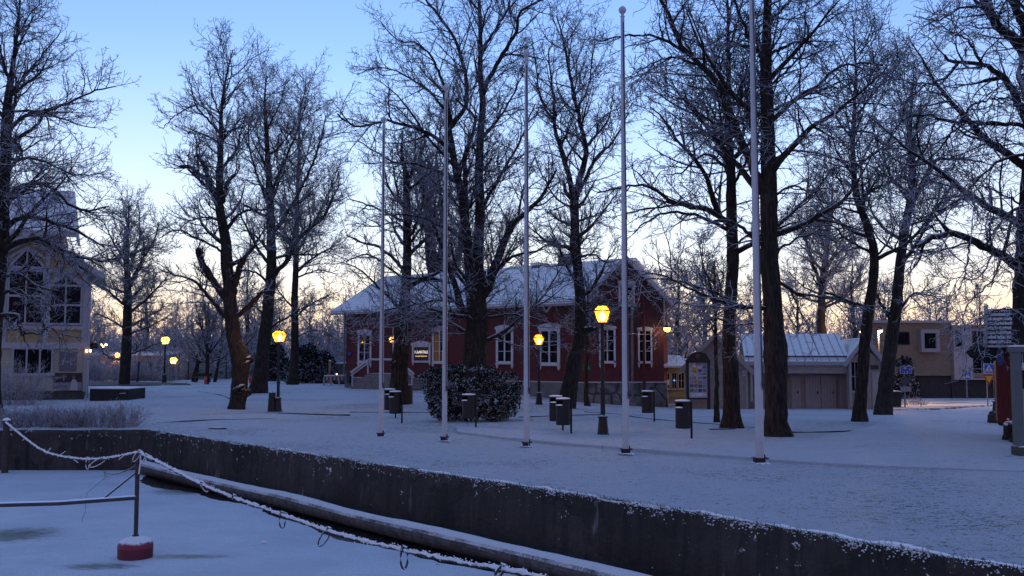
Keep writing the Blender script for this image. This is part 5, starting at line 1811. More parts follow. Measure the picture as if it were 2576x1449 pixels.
for a, b2, nm in ((1978, 2003, 'single'), (2013, 2052, 'pair'), (2052, 2090, 'pair'), (2097, 2124, 'single'), (1925, 1948, 'single')):
    d_ = MB().box(dxx(a), dxx(b2) - .03, DY - .08, DY - .003, dzz(1026), dzz(943)).build('door', M['beige2'], broot, True)
    MB().lathe([(.035, -.06), (.035, .06)], 7, (dxx(b2) - .2, DY - .11, dzz(985))).build('handle', M['black_plain'], d_, True)
for a, b2 in ((2015, 2050), (2054, 2070), (2096, 2112)):
    f = MB().box(dxx(a), dxx(b2), DY - .06, DY - .003, dzz(937), dzz(925)).build('transom_window', M['interior'], broot, True)
# left gable wing
LW = HB - .6
lx = lambda px: at(px, 930, LW).x
lz = lambda py: at(1810, py, LW).z
xa, xb, xc = lx(1722), lx(1884), lx(1803)
MB().prism([(xa, BASE), (xb, BASE), (xb, lz(920)), (xc, lz(846)), (xa, lz(920))], LW, LW + 9).build('gable_wall', M['beige'], broot, True)
wr = MB().slab((xb + .35, LW - .5, lz(938)), (xb + .35, LW + 9, lz(938)), (xc, LW + 9, lz(840)), (xc, LW - .5, lz(840)), .12)
wr.slab((xc, LW - .5, lz(840) - .002), (xc, LW + 9, lz(840) - .002), (xa - .35, LW + 9, lz(938)), (xa - .35, LW - .5, lz(938)), .12)
wro = wr.build('gable_roof', M['hut_roof'], broot, True)
MB().bar((xb + .36, LW - .52, lz(939)), (xc, LW - .52, lz(842)), .06, .2).bar((xa - .36, LW - .52, lz(939)), (xc, LW - .52, lz(842)), .06, .2).build('barge_board', M['beige'], wro, True)
MB().box(lx(1740), xb, LW - .05, LW - .002, lz(927), lz(920)).box(xb - .12, xb + .02, LW - .06, LW + .3, BASE, lz(928)).build('trim', M['hut_trim'], broot, True)
MB().tube([(xb + .05, LW - .25, lz(920)), (xb + .2, LW - .2, lz(940)), (xb + .2, LW - .16, lz(1008))], .07, 8).build('rain_pipe', M['hut_trim'], broot, True)
wc = MB().box(lx(1872), lx(1882), LW - .09, LW - .062, lz(945), lz(930)).build('toilet_sign', pm('white_plate', (.55, .55, .55), .6, .05, 3, 0), broot, True)
text('WC', .15, M['shoptxt'], wc, (lx(1877), LW - .094, lz(941)))
MB().lathe([(.001, -.003), (.035, -.002), (.035, .003)], 10, (lx(1877), LW - .093, lz(933)), 1, .1).prism([(lx(1877) - .04, lz(937)), (lx(1877) + .04, lz(937)), (lx(1877), lz(933.5))], LW - .095, LW - .09).build('pictogram', M['shoptxt'], wc, True)
# right gable wing
RWY = HB - .3
qx = lambda px: at(px, 930, RWY).x
qz = lambda py: at(2170, py, RWY).z
xa, xb, xc = qx(2130), qx(2218), qx(2174)
MB().prism([(xa, BASE), (xb, BASE), (xb, qz(915)), (xc, qz(872)), (xa, qz(915))], RWY, RWY + 8).build('gable_wall', M['beige'], broot, True)
wr = MB().slab((xb + .25, RWY - .35, qz(922)), (xb + .25, RWY + 8, qz(922)), (xc, RWY + 8, qz(850)), (xc, RWY - .35, qz(850)), .12)
wr.slab((xc, RWY - .35, qz(850) - .002), (xc, RWY + 8, qz(850) - .002), (xa - .2, RWY + 8, qz(918)), (xa - .2, RWY - .35, qz(918)), .12)
wro = wr.build('gable_roof', M['hut_roof'], broot, True)
MB().bar((xb + .26, RWY - .37, qz(923)), (xc, RWY - .37, qz(852)), .06, .2).bar((xa - .21, RWY - .37, qz(919)), (xc, RWY - .37, qz(852)), .06, .2).build('barge_board', M['hut_trim'], wro, True)
MB().tube([(qx(2135), RWY - .2, qz(912)), (qx(2136), RWY - .12, qz(935)), (qx(2136), RWY - .12, qz(1018))], .075, 8).build('rain_pipe', M['hut_trim'], broot, True)
wwin(2139, 2158, 908, 982, RWY, broot, rows=2, arch=False, mat=M['hut_trim'], tails=False, tolocal=False)
f = MB().box(qx(2190), qx(2212), RWY - .07, RWY - .003, qz(1022), qz(935)).build('door', M['beige2'], broot, True)
MB().box(qx(2187), qx(2206), RWY - .06, RWY - .003, qz(928), qz(918)).build('transom_window', M['interior'], broot, True)
# low lean-to roof beyond
lr_ = MB().slab((qx(2196), RWY + 2, qz(918)), (qx(2252), RWY + 2, qz(926)), (qx(2222), RWY + 6, qz(882)), (qx(2196), RWY + 6, qz(876)), .1)
lo = lr_.build('lean_to_roof', M['hut_roof'], broot, True)
se = MB()
for i in range(5):
    t = (i + .5) / 5
    se.bar((qx(2196 + 54 * t), RWY + 2, qz(918 + 8 * t) + .02), (qx(2196 + 26 * t), RWY + 6, qz(876 + 6 * t) + .02), .03, .06)
se.build('roof_seams', M['seam'], lo, True)
MB().box(qx(2200), qx(2240), RWY + 2.6, RWY + 7, BASE - .3, qz(922)).build('lean_to_wall', M['beige2'], broot, True)

broot.rotation_euler = (0, 0, R(-11))
broot.scale = (.95, 1, 1)

# ------------------------------------------------------------------ yellow kiosk between the red house and the hut
KY = 64.0
kx = lambda px: at(px, 930, KY).x
kz = lambda py: at(1700, py, KY).z
M['kyel'] = pm('yellow_kiosk_slats', (.33, .27, .12), .7, .12, 3, .3, .015, boards=('X', .12))
kr = thing('kiosk', 'small yellow slatted kiosk with snowy roof, seen past the right corner of the red house', 'kiosk', (kx(1690), KY, terrain(kx(1690), KY)))
MB().box(kx(1648), kx(1740), KY, KY + 3.5, kz(1000), kz(925)).build('wall', M['kyel'], kr, True)
MB().box(kx(1650), kx(1738), KY + .05, KY + 3.5, kz(1030), kz(1000)).build('plinth', M['beige'], kr, True)
k2 = MB().slab((kx(1640), KY - .8, kz(920)), (kx(1748), KY - .8, kz(920)), (kx(1722), KY + 1.7, kz(894)), (kx(1650), KY + 1.7, kz(892)), .12)
k2.slab((kx(1650), KY + 1.7, kz(892)), (kx(1722), KY + 1.7, kz(894)), (kx(1748), KY + 4.2, kz(920)), (kx(1640), KY + 4.2, kz(920)), .12).build('roof', M['hut_roof'], kr, True)
for a, b2 in ((1660, 1686), (1689, 1702), (1705, 1722)):
    wwin(a, b2, 936, 978, KY, kr, rows=2, arch=False, mat=pm('yellow_white_frame', (.5, .46, .33), .6, .08, 4, .1), tails=False, tolocal=False)
MB().box(kx(1694), kx(1696.5), KY - .14, KY - .11, kz(958), kz(955.5)).build('blue_light', emis('blue_led', (.05, .15, 1), .4), kr, True)
MB().box(kx(1676), kx(1682), KY - .13, KY - .11, kz(968), kz(955)).build('notice', M['snowcap'], kr, True)

# ------------------------------------------------------------------ brick building at the back right
OB = 90.0
M['brick'] = None
m, nt, b = _nt('yellow_brown_brick')
v = coords(nt)
mp = nt.nodes.new('ShaderNodeMapping')
mp.inputs['Rotation'].default_value = (R(90), 0, 0)
lk(nt, v, mp.inputs[0])
bt = node(nt, 'ShaderNodeTexBrick')
bt.inputs['Scale'].default_value = 1.0
bt.inputs['Brick Width'].default_value = .27
bt.inputs['Row Height'].default_value = .085
bt.inputs['Mortar Size'].default_value = .008
bt.inputs['Color1'].default_value = (.165, .118, .08, 1)
bt.inputs['Color2'].default_value = (.215, .158, .105, 1)
bt.inputs['Mortar'].default_value = (.2, .17, .14, 1)
lk(nt, mp.outputs[0], bt.inputs['Vector'])
lk(nt, bt.outputs[0], b.inputs['Base Color'])
b.inputs['Roughness'].default_value = .85
M['brick'] = m
M['panel'] = pm('white_rendered_panel', (.35, .32, .32), .8, .08, 3, .1)
M['base_dk'] = pm('dark_basement', (.035, .033, .033), .9, .25, 3, .2)
M['balc'] = pm('balcony_boards', (.26, .17, .12), .8, .12, 4, .2, boards=('Z', .2))
M['bay'] = pm('grey_bay_frame', (.26, .25, .27), .7, .06, 4, 0)
ox = lambda px, Y=OB: at(px, 900, Y).x
oz = lambda py, px=2350, Y=OB: at(px, py, Y).z
oroot = thing('brick_building', 'flat-roofed brown brick building with white panel and glazed balconies across the street', 'building', (ox(2350), OB, terrain(ox(2350), OB)))
MB().box(ox(2196), ox(2395), OB, OB + 3.5, oz(945), oz(812)).build('brick_wall', M['brick'], oroot, True)
MB().box(ox(2196), ox(2393), OB + .3, OB + 3.5, oz(1030), oz(945)).build('basement', M['base_dk'], oroot, True)
MB().box(ox(2190), ox(2399), OB - .25, OB + 3.7, oz(812), oz(806)).box(ox(2393), ox(2570), OB - .55, OB + 3.7, oz(823) - .05, oz(818)).build('roof_edge', M['hut_trim'], oroot, True)
MB().box(ox(2395), ox(2442), OB - .4, OB + 3.5, oz(952), oz(823)).build('white_wall', M['panel'], oroot, True)
MB().box(ox(2394), ox(2600), OB + .2, OB + 3.5, oz(1035), oz(952)).build('basement', M['base_dk'], oroot, True)
MB().box(ox(2442), ox(2600), OB + 1.2, OB + 3.5, oz(952), oz(823)).build('back_wall', M['interior'], oroot, True)
for i, (yt, yg, yp, yb) in enumerate(((826, 833, 871, 890), (893, 897, 936, 946))):
    f = MB().box(ox(2442), ox(2600), OB - .35, OB + 1.3, oz(yg), oz(yt)).build('balcony_slab', M['panel'], oroot, True)
    MB().box(ox(2443), ox(2600), OB - .33, OB - .2, oz(yb + 4), oz(yp + 4)).build('balcony', M['balc'], oroot, True)
    g = MB()
    for k in range(8):
        x = ox(2443) + (ox(2600) - ox(2443)) * k / 7
        g.box(x - .03, x + .03, OB - .3, OB - .24, oz(yp + 4), oz(yg))
    g.box(ox(2443), ox(2600), OB - .31, OB - .23, oz(yp + 4) - .0, oz(yp + 2.5))
    g.box(ox(2443), ox(2600), OB - .31, OB - .23, oz((yg + yp) / 2 + 12), oz((yg + yp) / 2 + 10.5))
    gf = g.build('balcony_glazing', M['bay'], oroot, True)
    MB().box(ox(2443), ox(2600), OB - .28, OB - .265, oz(yp + 4), oz(yg)).build('pane', M['dark_glass'], gf, True)
    MB().box(ox(2448 + 40 * i), ox(2470 + 34 * i), OB + .6, OB + .7, oz(yp + 4), oz(yg)).build('curtain', M['curtain'], gf, True)
MB().box(ox(2395), ox(2600), OB - .38, OB + 1.3, oz(955), oz(951.5)).build('ground_slab', M['panel'], oroot, True)


def flat_window(px0, px1, py0, py1, nm='window', o=.03, fr=.0):
    fo = MB().box(ox(px0), ox(px1), OB - .4 * (px0 > 2395) - o, OB - .4 * (px0 > 2395) - .002, oz(py1), oz(py0)).build(nm, M['interior'], oroot, True)
    MB().box(ox(px0) + .08, ox(px1) - .08, OB - .4 * (px0 > 2395) - o - .03, OB - .4 * (px0 > 2395) - o - .02, oz(py1) + .08, oz(py0) - .08).build('pane', M['dark_glass'], fo, True)
    return fo


flat_window(2252, 2290, 834, 868)
flat_window(2250, 2290, 904, 922)
flat_window(2400, 2416, 831, 872)
# projecting bay window
bw = MB()
a, b2, c_, d_ = ox(2311), ox(2358), oz(886), oz(829)
bw.box(a, b2, OB - .7, OB, d_ - .35, d_).box(a, b2, OB - .7, OB, c_, c_ + .35).box(a, a + .3, OB - .7, OB, c_ + .35, d_ - .35).box(b2 - .35, b2, OB - .7, OB, c_ + .35, d_ - .35)
bo = bw.build('bay_window', M['bay'], oroot, True)
MB().box(a + .3, b2 - .35, OB - .5, OB - .47, c_ + .35, d_ - .35).build('pane', M['dark_glass'], bo, True)
MB().box(a + .3, b2 - .35, OB - .2, OB - .15, c_ + .35, d_ - .35).build('blind', pm('dull_green_blind', (.10, .115, .12), .8, .1, 3, 0), bo, True)
MB().box(ox(2442), ox(2600), OB + 1.15, OB + 1.2, oz(978), oz(958)).build('basement_window', M['dkfoot'], oroot, True)

# ------------------------------------------------------------------ pale house and fence far behind the trees on the left
PH = 95.0
hx = lambda px: at(px, 930, PH).x
hz_ = lambda py: at(400, py, PH).z
pr_ = thing('pale_house', 'low pale house with dark shutters, half hidden behind the trees on the left', 'house', (hx(400), PH, 0))
M['palewall'] = pm('pale_grey_clapboard', (.24, .235, .27), .8, .1, 3, .2, boards=('Z', .2))
MB().box(hx(215), hx(420), PH, PH + 7, -.3, hz_(892)).build('wall', M['palewall'], pr_, True)
MB().slab((hx(208), PH - .5, hz_(892)), (hx(427), PH - .5, hz_(892)), (hx(427), PH + 3.5, hz_(884)), (hx(208), PH + 3.5, hz_(884)), .12).slab((hx(208), PH + 3.5, hz_(884)), (hx(427), PH + 3.5, hz_(884)), (hx(427), PH + 7.5, hz_(892)), (hx(208), PH + 7.5, hz_(892)), .12).build('roof', M['hut_roof'], pr_, True)
M['shut'] = pm('dark_shutter', (.06, .055, .06), .8, .2, 4, .3, boards=('Z', .1))
for a in (356, 300):
    f = MB().box(hx(a), hx(a + 16), PH - .06, PH - .002, hz_(947), hz_(914)).build('window', M['white_wood'], pr_, True)
    MB().box(hx(a + 2), hx(a + 14), PH - .08, PH - .065, hz_(940), hz_(917)).build('pane', M['dark_glass'], f, True)
for a in (378, 397, 340):
    MB().box(hx(a), hx(a + 8), PH - .07, PH - .002, hz_(945), hz_(910)).build('shutter', M['shut'], pr_, True)
# ------------------------------------------------------------------ flagpoles
M['hinge'] = pm('rusty_black_hinge', (.03, .02, .018), .7, .3, 6, .2)
M['rope_dark'] = pm('dark_halyard', (.06, .06, .065), .9, .2, 9, 0)


def flagpole(px, py, wpx, ptop, wtop, label, knot):
    wpx, wtop = wpx * .95, wtop * .95
    p = gnd(px, py)
    d = p.y
    r0, r1 = wpx / 2 / ppm(d), wtop / 2 / ppm(d)
    H = at(*ptop, d).z - p.z if ptop[1] is not None else 0
    root = thing('flagpole', label, 'flagpole', p, 0, 'white flagpoles in a row along the quay')
    zb = .13
    MB().tube([(0, 0, zb), (0, 0, 1.2), (0, 0, H * .4), (0, 0, H * .7), (0, 0, H)], [r0, r0 * .97, r0 * .86, r0 * .7, r1], 20).build('pole', M['white_metal'], root, sm=True)
    MB().lathe([(r1, -.02), (r1 * 1.25, 0), (r1 * .7, .05), (.05, .08), (.085, .12), (.10, .17), (.085, .22), (.04, .26), (.005, .28)], 14, (0, 0, H)).build('finial', M['white_metal'], root, sm=True)
    b = MB().box(-r0 * 1.35, r0 * .55, -r0 * 1.2, r0 * 1.2, -.03, zb - .022).box(r0 * .75, r0 * 1.15, -.05, .05, -.03, zb + .07)
    b.box(-r0 * 1.7, r0 * 1.75, -r0 * 1.3, r0 * 1.3, zb - .02, zb)
    b.build('hinge_base', M['hinge'], root)
    MB().lathe([(r0 * 2.4, 0), (r0 * 2.1, .02), (r0 * 1.2, .03)], 16).build('footing', M['concrete'], root)
    a = .55
    hx_, hy_ = math.sin(a), -math.cos(a)
    kz_ = knot
    pts = []
    for t in np.linspace(0, 1, 24):
        z = H - .15 - (H - .15 - kz_) * t
        rr_ = (r0 + (r1 - r0) * z / H) * 1.02 + .012 + .03 * math.sin(t * math.pi) ** 2
        aa = a * (.2 + .9 * t)
        pts.append((math.sin(aa) * rr_, -math.cos(aa) * rr_, z))
    MB().tube(pts, .011, 5).tube([(q[0] + .012, q[1] + .004, q[2]) for q in pts], .006, 5).build('halyard', M['rope_dark'], root)
    q = pts[-1]
    MB().tube([(q[0], q[1], kz_ + .08), (q[0] + .01, q[1] - .015, kz_), (q[0] + .02, q[1], kz_ - .12)], [.012, .03, .012], 7).tube(
        [(q[0] - .01, q[1] - .02, kz_ + .03), (q[0] + .03, q[1] - .02, kz_ - .05), (q[0] - .005, q[1] - .03, kz_ - .1)], .012, 6).build('cleat_knot', M['rope_dark'], root)
    return root


flagpole(958, 1100, 12.5, (967, 316), 7.5, 'shortest-looking white flagpole, farthest from the camera, beside the stair tree', 1.55)
flagpole(1118, 1110, 14, (1121, 236), 8, 'white flagpole standing in front of the left half of the evergreen bush', 1.5)
flagpole(1325, 1124, 16, (1323, 150), 9, 'white flagpole just right of the evergreen bush, middle one of the row', 1.5)
flagpole(1575, 1142, 18.5, (1561, 42), 10.5, 'white flagpole right of the big lawn lamp', 1.45)
flagpole(1912, 1166, 22.5, (1890, -95), 12.5, 'nearest and thickest white flagpole, in front of the thickest tree trunk', 1.75)

# ------------------------------------------------------------------ litter bins
M['binm'] = pm('black_green_bin_metal', (.012, .014, .015), .5, .3, 14, .1, snow=.8, snow_n=20)


def bin_proto(label):
    root = thing('litter_bin', label, 'litter bin', (0, 0, 0), 0, 'black litter bins on posts')
    r = .21
    b = MB().lathe([(r * .95, .32), (r, .34), (r, .90), (r * .98, .91)], 22, (0, 0, 0), 1, .9)
    b.build('body', M['binm'], root)
    # hood with a slot towards the left front
    h = MB()
    n = 22
    ang = [2 * math.pi * i / n for i in range(n + 1)]
    op0, op1 = math.radians(195), math.radians(268)
    for i in range(n):
        am = (ang[i] + ang[i + 1]) / 2
        if op0 < am < op1:
            continue
        p = [(r * math.cos(x), r * .9 * math.sin(x)) for x in (ang[i], ang[i + 1])]
        q = [(a * .93, b2 * .93) for a, b2 in p]
        h.add([(p[0][0], p[0][1], .9), (p[1][0], p[1][1], .9), (p[1][0], p[1][1], 1.05), (p[0][0], p[0][1], 1.05),
               (q[0][0], q[0][1], .9), (q[1][0], q[1][1], .9), (q[1][0], q[1][1], 1.05), (q[0][0], q[0][1], 1.05)],
              [(0, 1, 2, 3), (5, 4, 7, 6)])
    h.lathe([(r * 1.0, 1.04), (r * 1.03, 1.06), (r * 1.0, 1.09), (r * .3, 1.10)], n, (0, 0, 0), 1, .9)
    h.build('hood', M['binm'], root)
    MB().lathe([(r * 1.0, 1.088), (r * 1.04, 1.10), (r * .95, 1.122), (r * .4, 1.135), (.01, 1.135)], n, (0, 0, 0), 1, .9).build('snow_cap', M['snowcap'], root, sm=True)
    MB().lathe([(r * .35, .900), (r * .62, .905), (r * .5, .93), (.01, .94)], 12, (-r * .5, -r * .42, 0)).build('snow_ledge', M['snowcap'], root, sm=True)
    MB().tube([(r + .035, 0, -.25), (r + .035, 0, 1.08)], .032, 8).box(r - .02, r + .05, -.03, .03, .45, .5).box(r - .02, r + .05, -.03, .03, .8, .85).build('post', M['black_plain'], root)
    return root


bins = [
    (1740, 1106, 0.0, 'nearest litter bin, in front of the straight dark trunk, with a thick snow cap'),
    (1437, 1096, 0.05, 'litter bin between the middle flagpole and the big lamp, nearer of a pair'),
    (1416, 1084, .4, 'litter bin mostly hidden behind another bin, left of the big lamp'),
    (1646, 1061, .1, 'litter bin on the lawn right of the big lamp, in front of the stone foundation'),
    (1011, 1063, 0, 'litter bin beside the farthest flagpole, nearer of a pair'),
    (995, 1052, .5, 'litter bin peeking out behind the one by the farthest flagpole'),
    (1197, 1077, 0, 'litter bin standing in front of the evergreen bush'),
    (1307, 1028, .1, 'litter bin half hidden behind the right side of the evergreen bush'),
]
proto = bin_proto('')
for i, (px, py, a, lb) in enumerate(bins):
    p = gnd(px, py)
    off = Vector((-.245 * math.cos(a), -.245 * math.sin(a), 0))
    sc = 1.0
    if i == 0:
        proto.location = p + off
        proto.rotation_euler = (0, 0, a)
        proto['label'] = lb
    else:
        dup(proto, p + off, a, lb, sc)
p = gnd(684, 1035)
t = thing('ground_bin', 'dark tapered litter bin standing on the ground at the foot of a lawn lamp', 'litter bin', p)
MB().lathe([(.22, 0), (.21, .05), (.165, .72), (.16, .76)], 4, (0, 0, 0)).build('body', M['binm'], t)
MB().lathe([(.175, .76), (.175, .80), (.05, .86)], 4).build('lid', M['binm'], t)
t.rotation_euler = (0, 0, R(45))

# ------------------------------------------------------------------ lawn lamps
LY = (1.0, .50, .012)
M['lampglass'] = emis('yellow_lit_lamp_glass', (1.0, .44, .010), .075, .34)
M['lampglass_top'] = emis('yellow_lit_roof_glass', (1.0, .48, .012), .06, .25)
M['lampglass_far'] = emis('white_yellow_lit_glass', (1.0, .66, .12), .30, .3)
M['bulb'] = emis('sodium_bulb', (1.0, .80, .30), 3.0)


def lamp(px, py, head_y0, head_y1, label, power, glass_m, top_m, Y=None):
    """square lantern on a post with a tapered plinth; heights read off the photograph"""
    p = gnd(px, py) if Y is None else at(px, py, Y)
    d = p.y
    zb = at(px, head_y1, d).z - p.z
    zt = at(px, head_y0, d).z - p.z
    root = thing('park_lamp', label, 'lamp post', p, 0, 'old style park lamps')
    h = zt - zb
    k = h / .55
    MB().lathe([(.20 * k, 0), (.20 * k, .04 * k), (.165 * k, .10 * k), (.125 * k, .54 * k), (.15 * k, .56 * k), (.15 * k, .60 * k), (.08 * k, .64 * k)], 8).build('plinth', M['black'], root)
    MB().lathe([(.072 * k, .6 * k), (.068 * k, zb * .40), (.095 * k, zb * .405), (.095 * k, zb * .42), (.058 * k, zb * .43), (.05 * k, zb)], 12).build('post', M['black_plain'], root)
    MB().tube([(-.22 * k, 0, zb - .0 * k - .28 * k), (.22 * k, 0, zb - .28 * k)], .016 * k, 6).build('ladder_bar', M['black_plain'], root)
    a = R(38)
    ca = [(math.cos(a + i * math.pi / 2), math.sin(a + i * math.pi / 2)) for i in range(4)]
    rb, rm, rt = .19 * k, .355 * k, .17 * k
    zm = zb + h * .66
    f = MB()
    for c_, s_ in ca:
        f.bar((c_ * rb, s_ * rb, zb), (c_ * rm, s_ * rm, zm), .026 * k).bar((c_ * rm, s_ * rm, zm), (c_ * rt, s_ * rt, zb + h * .93), .022 * k)
    for i in range(4):
        j = (i + 1) % 4
        for r_q, z_q, w_q in ((rm, zm, .035), (rb, zb, .03), (rt, zb + h * .93, .022)):
            f.bar((ca[i][0] * r_q, ca[i][1] * r_q, z_q), (ca[j][0] * r_q, ca[j][1] * r_q, z_q), w_q * k)
    f.lathe([(rt * 1.0, 0), (.09 * k, .03 * k), (.045 * k, .06 * k), (.03 * k, .10 * k), (.04 * k, .12 * k), (.005, .16 * k)], 8, (0, 0, zb + h * .93))
    f.lathe([(.05 * k, -.02 * k), (rb * .9, 0)], 8, (0, 0, zb))
    lo = f.build('lantern', M['black_plain'], root)
    g = MB()
    for i in range(4):
        j = (i + 1) % 4
        q = .97
        g.add([(ca[i][0] * rb * q, ca[i][1] * rb * q, zb + .01), (ca[j][0] * rb * q, ca[j][1] * rb * q, zb + .01), (ca[j][0] * rm * q, ca[j][1] * rm * q, zm), (ca[i][0] * rm * q, ca[i][1] * rm * q, zm)], [(0, 1, 2, 3)])
    g.build('glass', glass_m, lo)
    g = MB()
    for i in range(4):
        j = (i + 1) % 4
        q = .97
        g.add([(ca[i][0] * rm * q, ca[i][1] * rm * q, zm), (ca[j][0] * rm * q, ca[j][1] * rm * q, zm), (ca[j][0] * rt * q, ca[j][1] * rt * q, zb + h * .92), (ca[i][0] * rt * q, ca[i][1] * rt * q, zb + h * .92)], [(0, 1, 2, 3)])
    g.build('roof_glass', top_m, lo)
    MB().lathe([(.01, -.12 * k), (.06 * k, -.08 * k), (.085 * k, 0), (.06 * k, .08 * k), (.01, .12 * k)], 10, (0, 0, zb + h * .34)).build('bulb', M['bulb'], lo, sm=True)
    lamp_light('lamp_light', (0, 0, zb + h * .48), power, (1, .48, .10), .09 * k, root)
    return root


lamp(1517, 1098, 766, 812, 'large lit park lamp with yellow lantern, nearest, in front of the red house gable', 52.0, M['lampglass'], M['lampglass_top'])
lamp(1356, 1019, 840, 868, 'lit park lamp close to the red house wall, left of the cut-stub tree', 38.0, M['lampglass'], M['lampglass_top'])
lamp(699, 1035, 830, 861, 'lit park lamp on the left lawn, with a low bin at its foot', 38.0, M['lampglass'], M['lampglass_top'])
lamp(413, 964, 846, 866, 'tallest lit lamp far off on the left, with greenish yellow lantern', 10.0, M['lampglass_far'], M['lampglass_far'], Y=82)
lamp(435, 964, 898, 915, 'small lit lamp far off on the left, low beside the tall one', 10.0, M['lampglass_far'], M['lampglass_far'], Y=92)

# distant street lights on the left
M['orange'] = emis('orange_sodium_light', (1, .33, .02), 1.2)
M['warm'] = emis('warm_white_light', (1, .60, .22), .8)
d = 92
p = at(293, 966, d)
t = thing('street_light', 'orange street light glowing between the trees at the far left', 'street light', p)
zt = at(293, 893, d).z - p.z
MB().tube([(0, 0, 0), (0, 0, zt)], [.07, .05], 8).build('pole', M['black_plain'], t)
MB().lathe([(.02, -.22), (.16, -.15), (.21, 0), (.14, .14), (.02, .2)], 12, (0, 0, zt)).build('lamp_globe', M['orange'], t, sm=True)
lamp_light('orange_light', (0, -.5, zt - .2), 8, (1, .35, .06), .2, t)
d = 100
p = at(259, 966, d)
t = thing('street_light', 'street light with three small warm globes, beside the yellow house corner', 'street light', p)
zt = at(259, 870, d).z - p.z
MB().tube([(0, 0, 0), (0, 0, zt - .1)], [.07, .05], 8).bar((-.25, 0, zt), (.25, 0, zt), .04).build('pole', M['black_plain'], t)
for k, (dx, dz) in enumerate(((-.24, .12), (0, -.1), (.24, .12))):
    MB().lathe([(.02, -.13), (.12, -.07), (.14, 0), (.08, .1), (.02, .13)], 10, (dx, -.1, zt + dz)).build('lamp_globe', M['warm'], t, sm=True)
# two lights by the hut and one down the street
for px, py, d, lb, pw in ((2168, 833, 70, 'warm light glinting past the trunk at the right end of the hut roof', 14), (2214, 831, 62, 'warm street light between the two right trunks, before the brick building', 120)):
    p = at(px, py, d)
    g = terrain(p.x, d)
    t = thing('street_light', lb, 'street light', (p.x, d, g))
    z = p.z - g
    MB().tube([(0, .3, 0), (0, .3, z + .2), (0, 0, z + .22)], [.07, .05, .04], 8).build('pole', M['black_plain'], t)
    MB().lathe([(.05, -.02), (.20, .0), (.22, .1), (.08, .2)], 10, (0, 0, z)).build('shade', M['black_plain'], t)
    MB().lathe([(.02, -.16), (.14, -.10), (.17, -.02), (.1, .0)], 10, (0, 0, z)).build('lamp_globe', M['warm'], t, sm=True)
    lamp_light('street_glow', (0, -.1, z - .3), pw, (1, .52, .22), .15, t)
p = at(2362, 800, 66)
# ------------------------------------------------------------------ evergreen bush, dark conifers
M['leaf'] = twig_mat('evergreen_sprays', (.012, .018, .012), (.62, .64, .70), .15, .95, .88, 2.6)


def spray_cloud(rs, lobes, per, size):
    """leaf sprays on the outside of many small lobes: (centre, radius)"""
    Vs = []
    for c, r in lobes:
        n = int(per * r * r)
        u = nrm(rs.normal(0, 1, (n, 3)))
        rad = r * rs.uniform(.55, 1.08, (n, 1))
        p = np.array(c) + u * rad * np.array([1, 1, 1.05])
        d = nrm(u * .9 + rs.normal(0, .55, (n, 3)) + np.array([0, 0, .25]))
        s = nrm(np.cross(d, nrm(rs.normal(0, 1, (n, 3)))))
        L = size * rs.uniform(.6, 1.4, (n, 1))
        W = L * rs.uniform(.25, .42, (n, 1))
        Vs.append(np.stack([p - s * W * .3, p + d * L * .5 - s * W, p + d * L, p + d * L * .5 + s * W], 1))
    V = np.concatenate(Vs).reshape(-1, 3)
    return V, np.arange(len(V)).reshape(-1, 4)


rs = np.random.default_rng(31)
bc = gnd(1185, 1060)
broot_ = thing('evergreen_bush', 'big round dark evergreen bush dusted with snow, among the flagpoles', 'bush', bc)
prof = [(1068, 935), (1085, 920), (1108, 925), (1130, 915), (1160, 912), (1190, 920), (1212, 918), (1235, 925), (1262, 940), (1285, 938), (1302, 960), (1300, 1000), (1292, 1040), (1270, 1062)]
lobes = []
W2, H2 = 1.55, 2.0
tops = np.array([(at(x, y, bc.y).x - bc.x, at(x, y, bc.y).z) for x, y in prof])
for i in range(112):
    x = rs.uniform(-W2, W2)
    ht = np.interp(x, tops[:10, 0], tops[:10, 1]) if x < tops[9, 0] else np.interp(x, [tops[9, 0], tops[10, 0], 1.7], [tops[9, 1], tops[10, 1], .9])
    half = 1.15 * math.sqrt(max(.05, 1 - (x / (W2 * 1.12)) ** 2))
    a = rs.uniform(0, 6.283)
    rho = math.sqrt(rs.random())
    y = half * rho * math.sin(a)
    z = rs.uniform(.12, 1) * (ht - .16) * (1 - .35 * rho * abs(math.sin(a)))
    shrink = 1 - .24 * max(0, (.7 - z) / .7)
    lobes.append(((x * shrink, y, max(.12, z)), rs.uniform(.12, .27)))
for x, y in prof[:12]:
    q = at(x, y, bc.y)
    for k_ in range(3):
        lobes.append(((q.x - bc.x + rs.uniform(-.12, .12), rs.uniform(-.35, .35), q.z - rs.uniform(.06, .22)), rs.uniform(.07, .14)))
V, Q = spray_cloud(rs, lobes, 11000, .062)
mesh_np('foliage', V, Q, M['leaf'], broot_, smooth_=False)
st_ = MB()
for i in range(14):
    a = i * .8
    st_.tube([(math.cos(a) * .15, math.sin(a) * .15, -.1), (math.cos(a) * .5, math.sin(a) * .35, .6), (math.cos(a) * 1.0, math.sin(a) * .6, 1.3)], [.03, .02, .008], 5)
st_.build('stems', M['bark'], broot_)
M['conifer'] = twig_mat('conifer_sprays', (.014, .018, .016), (.5, .51, .56), .0, .9, .85)


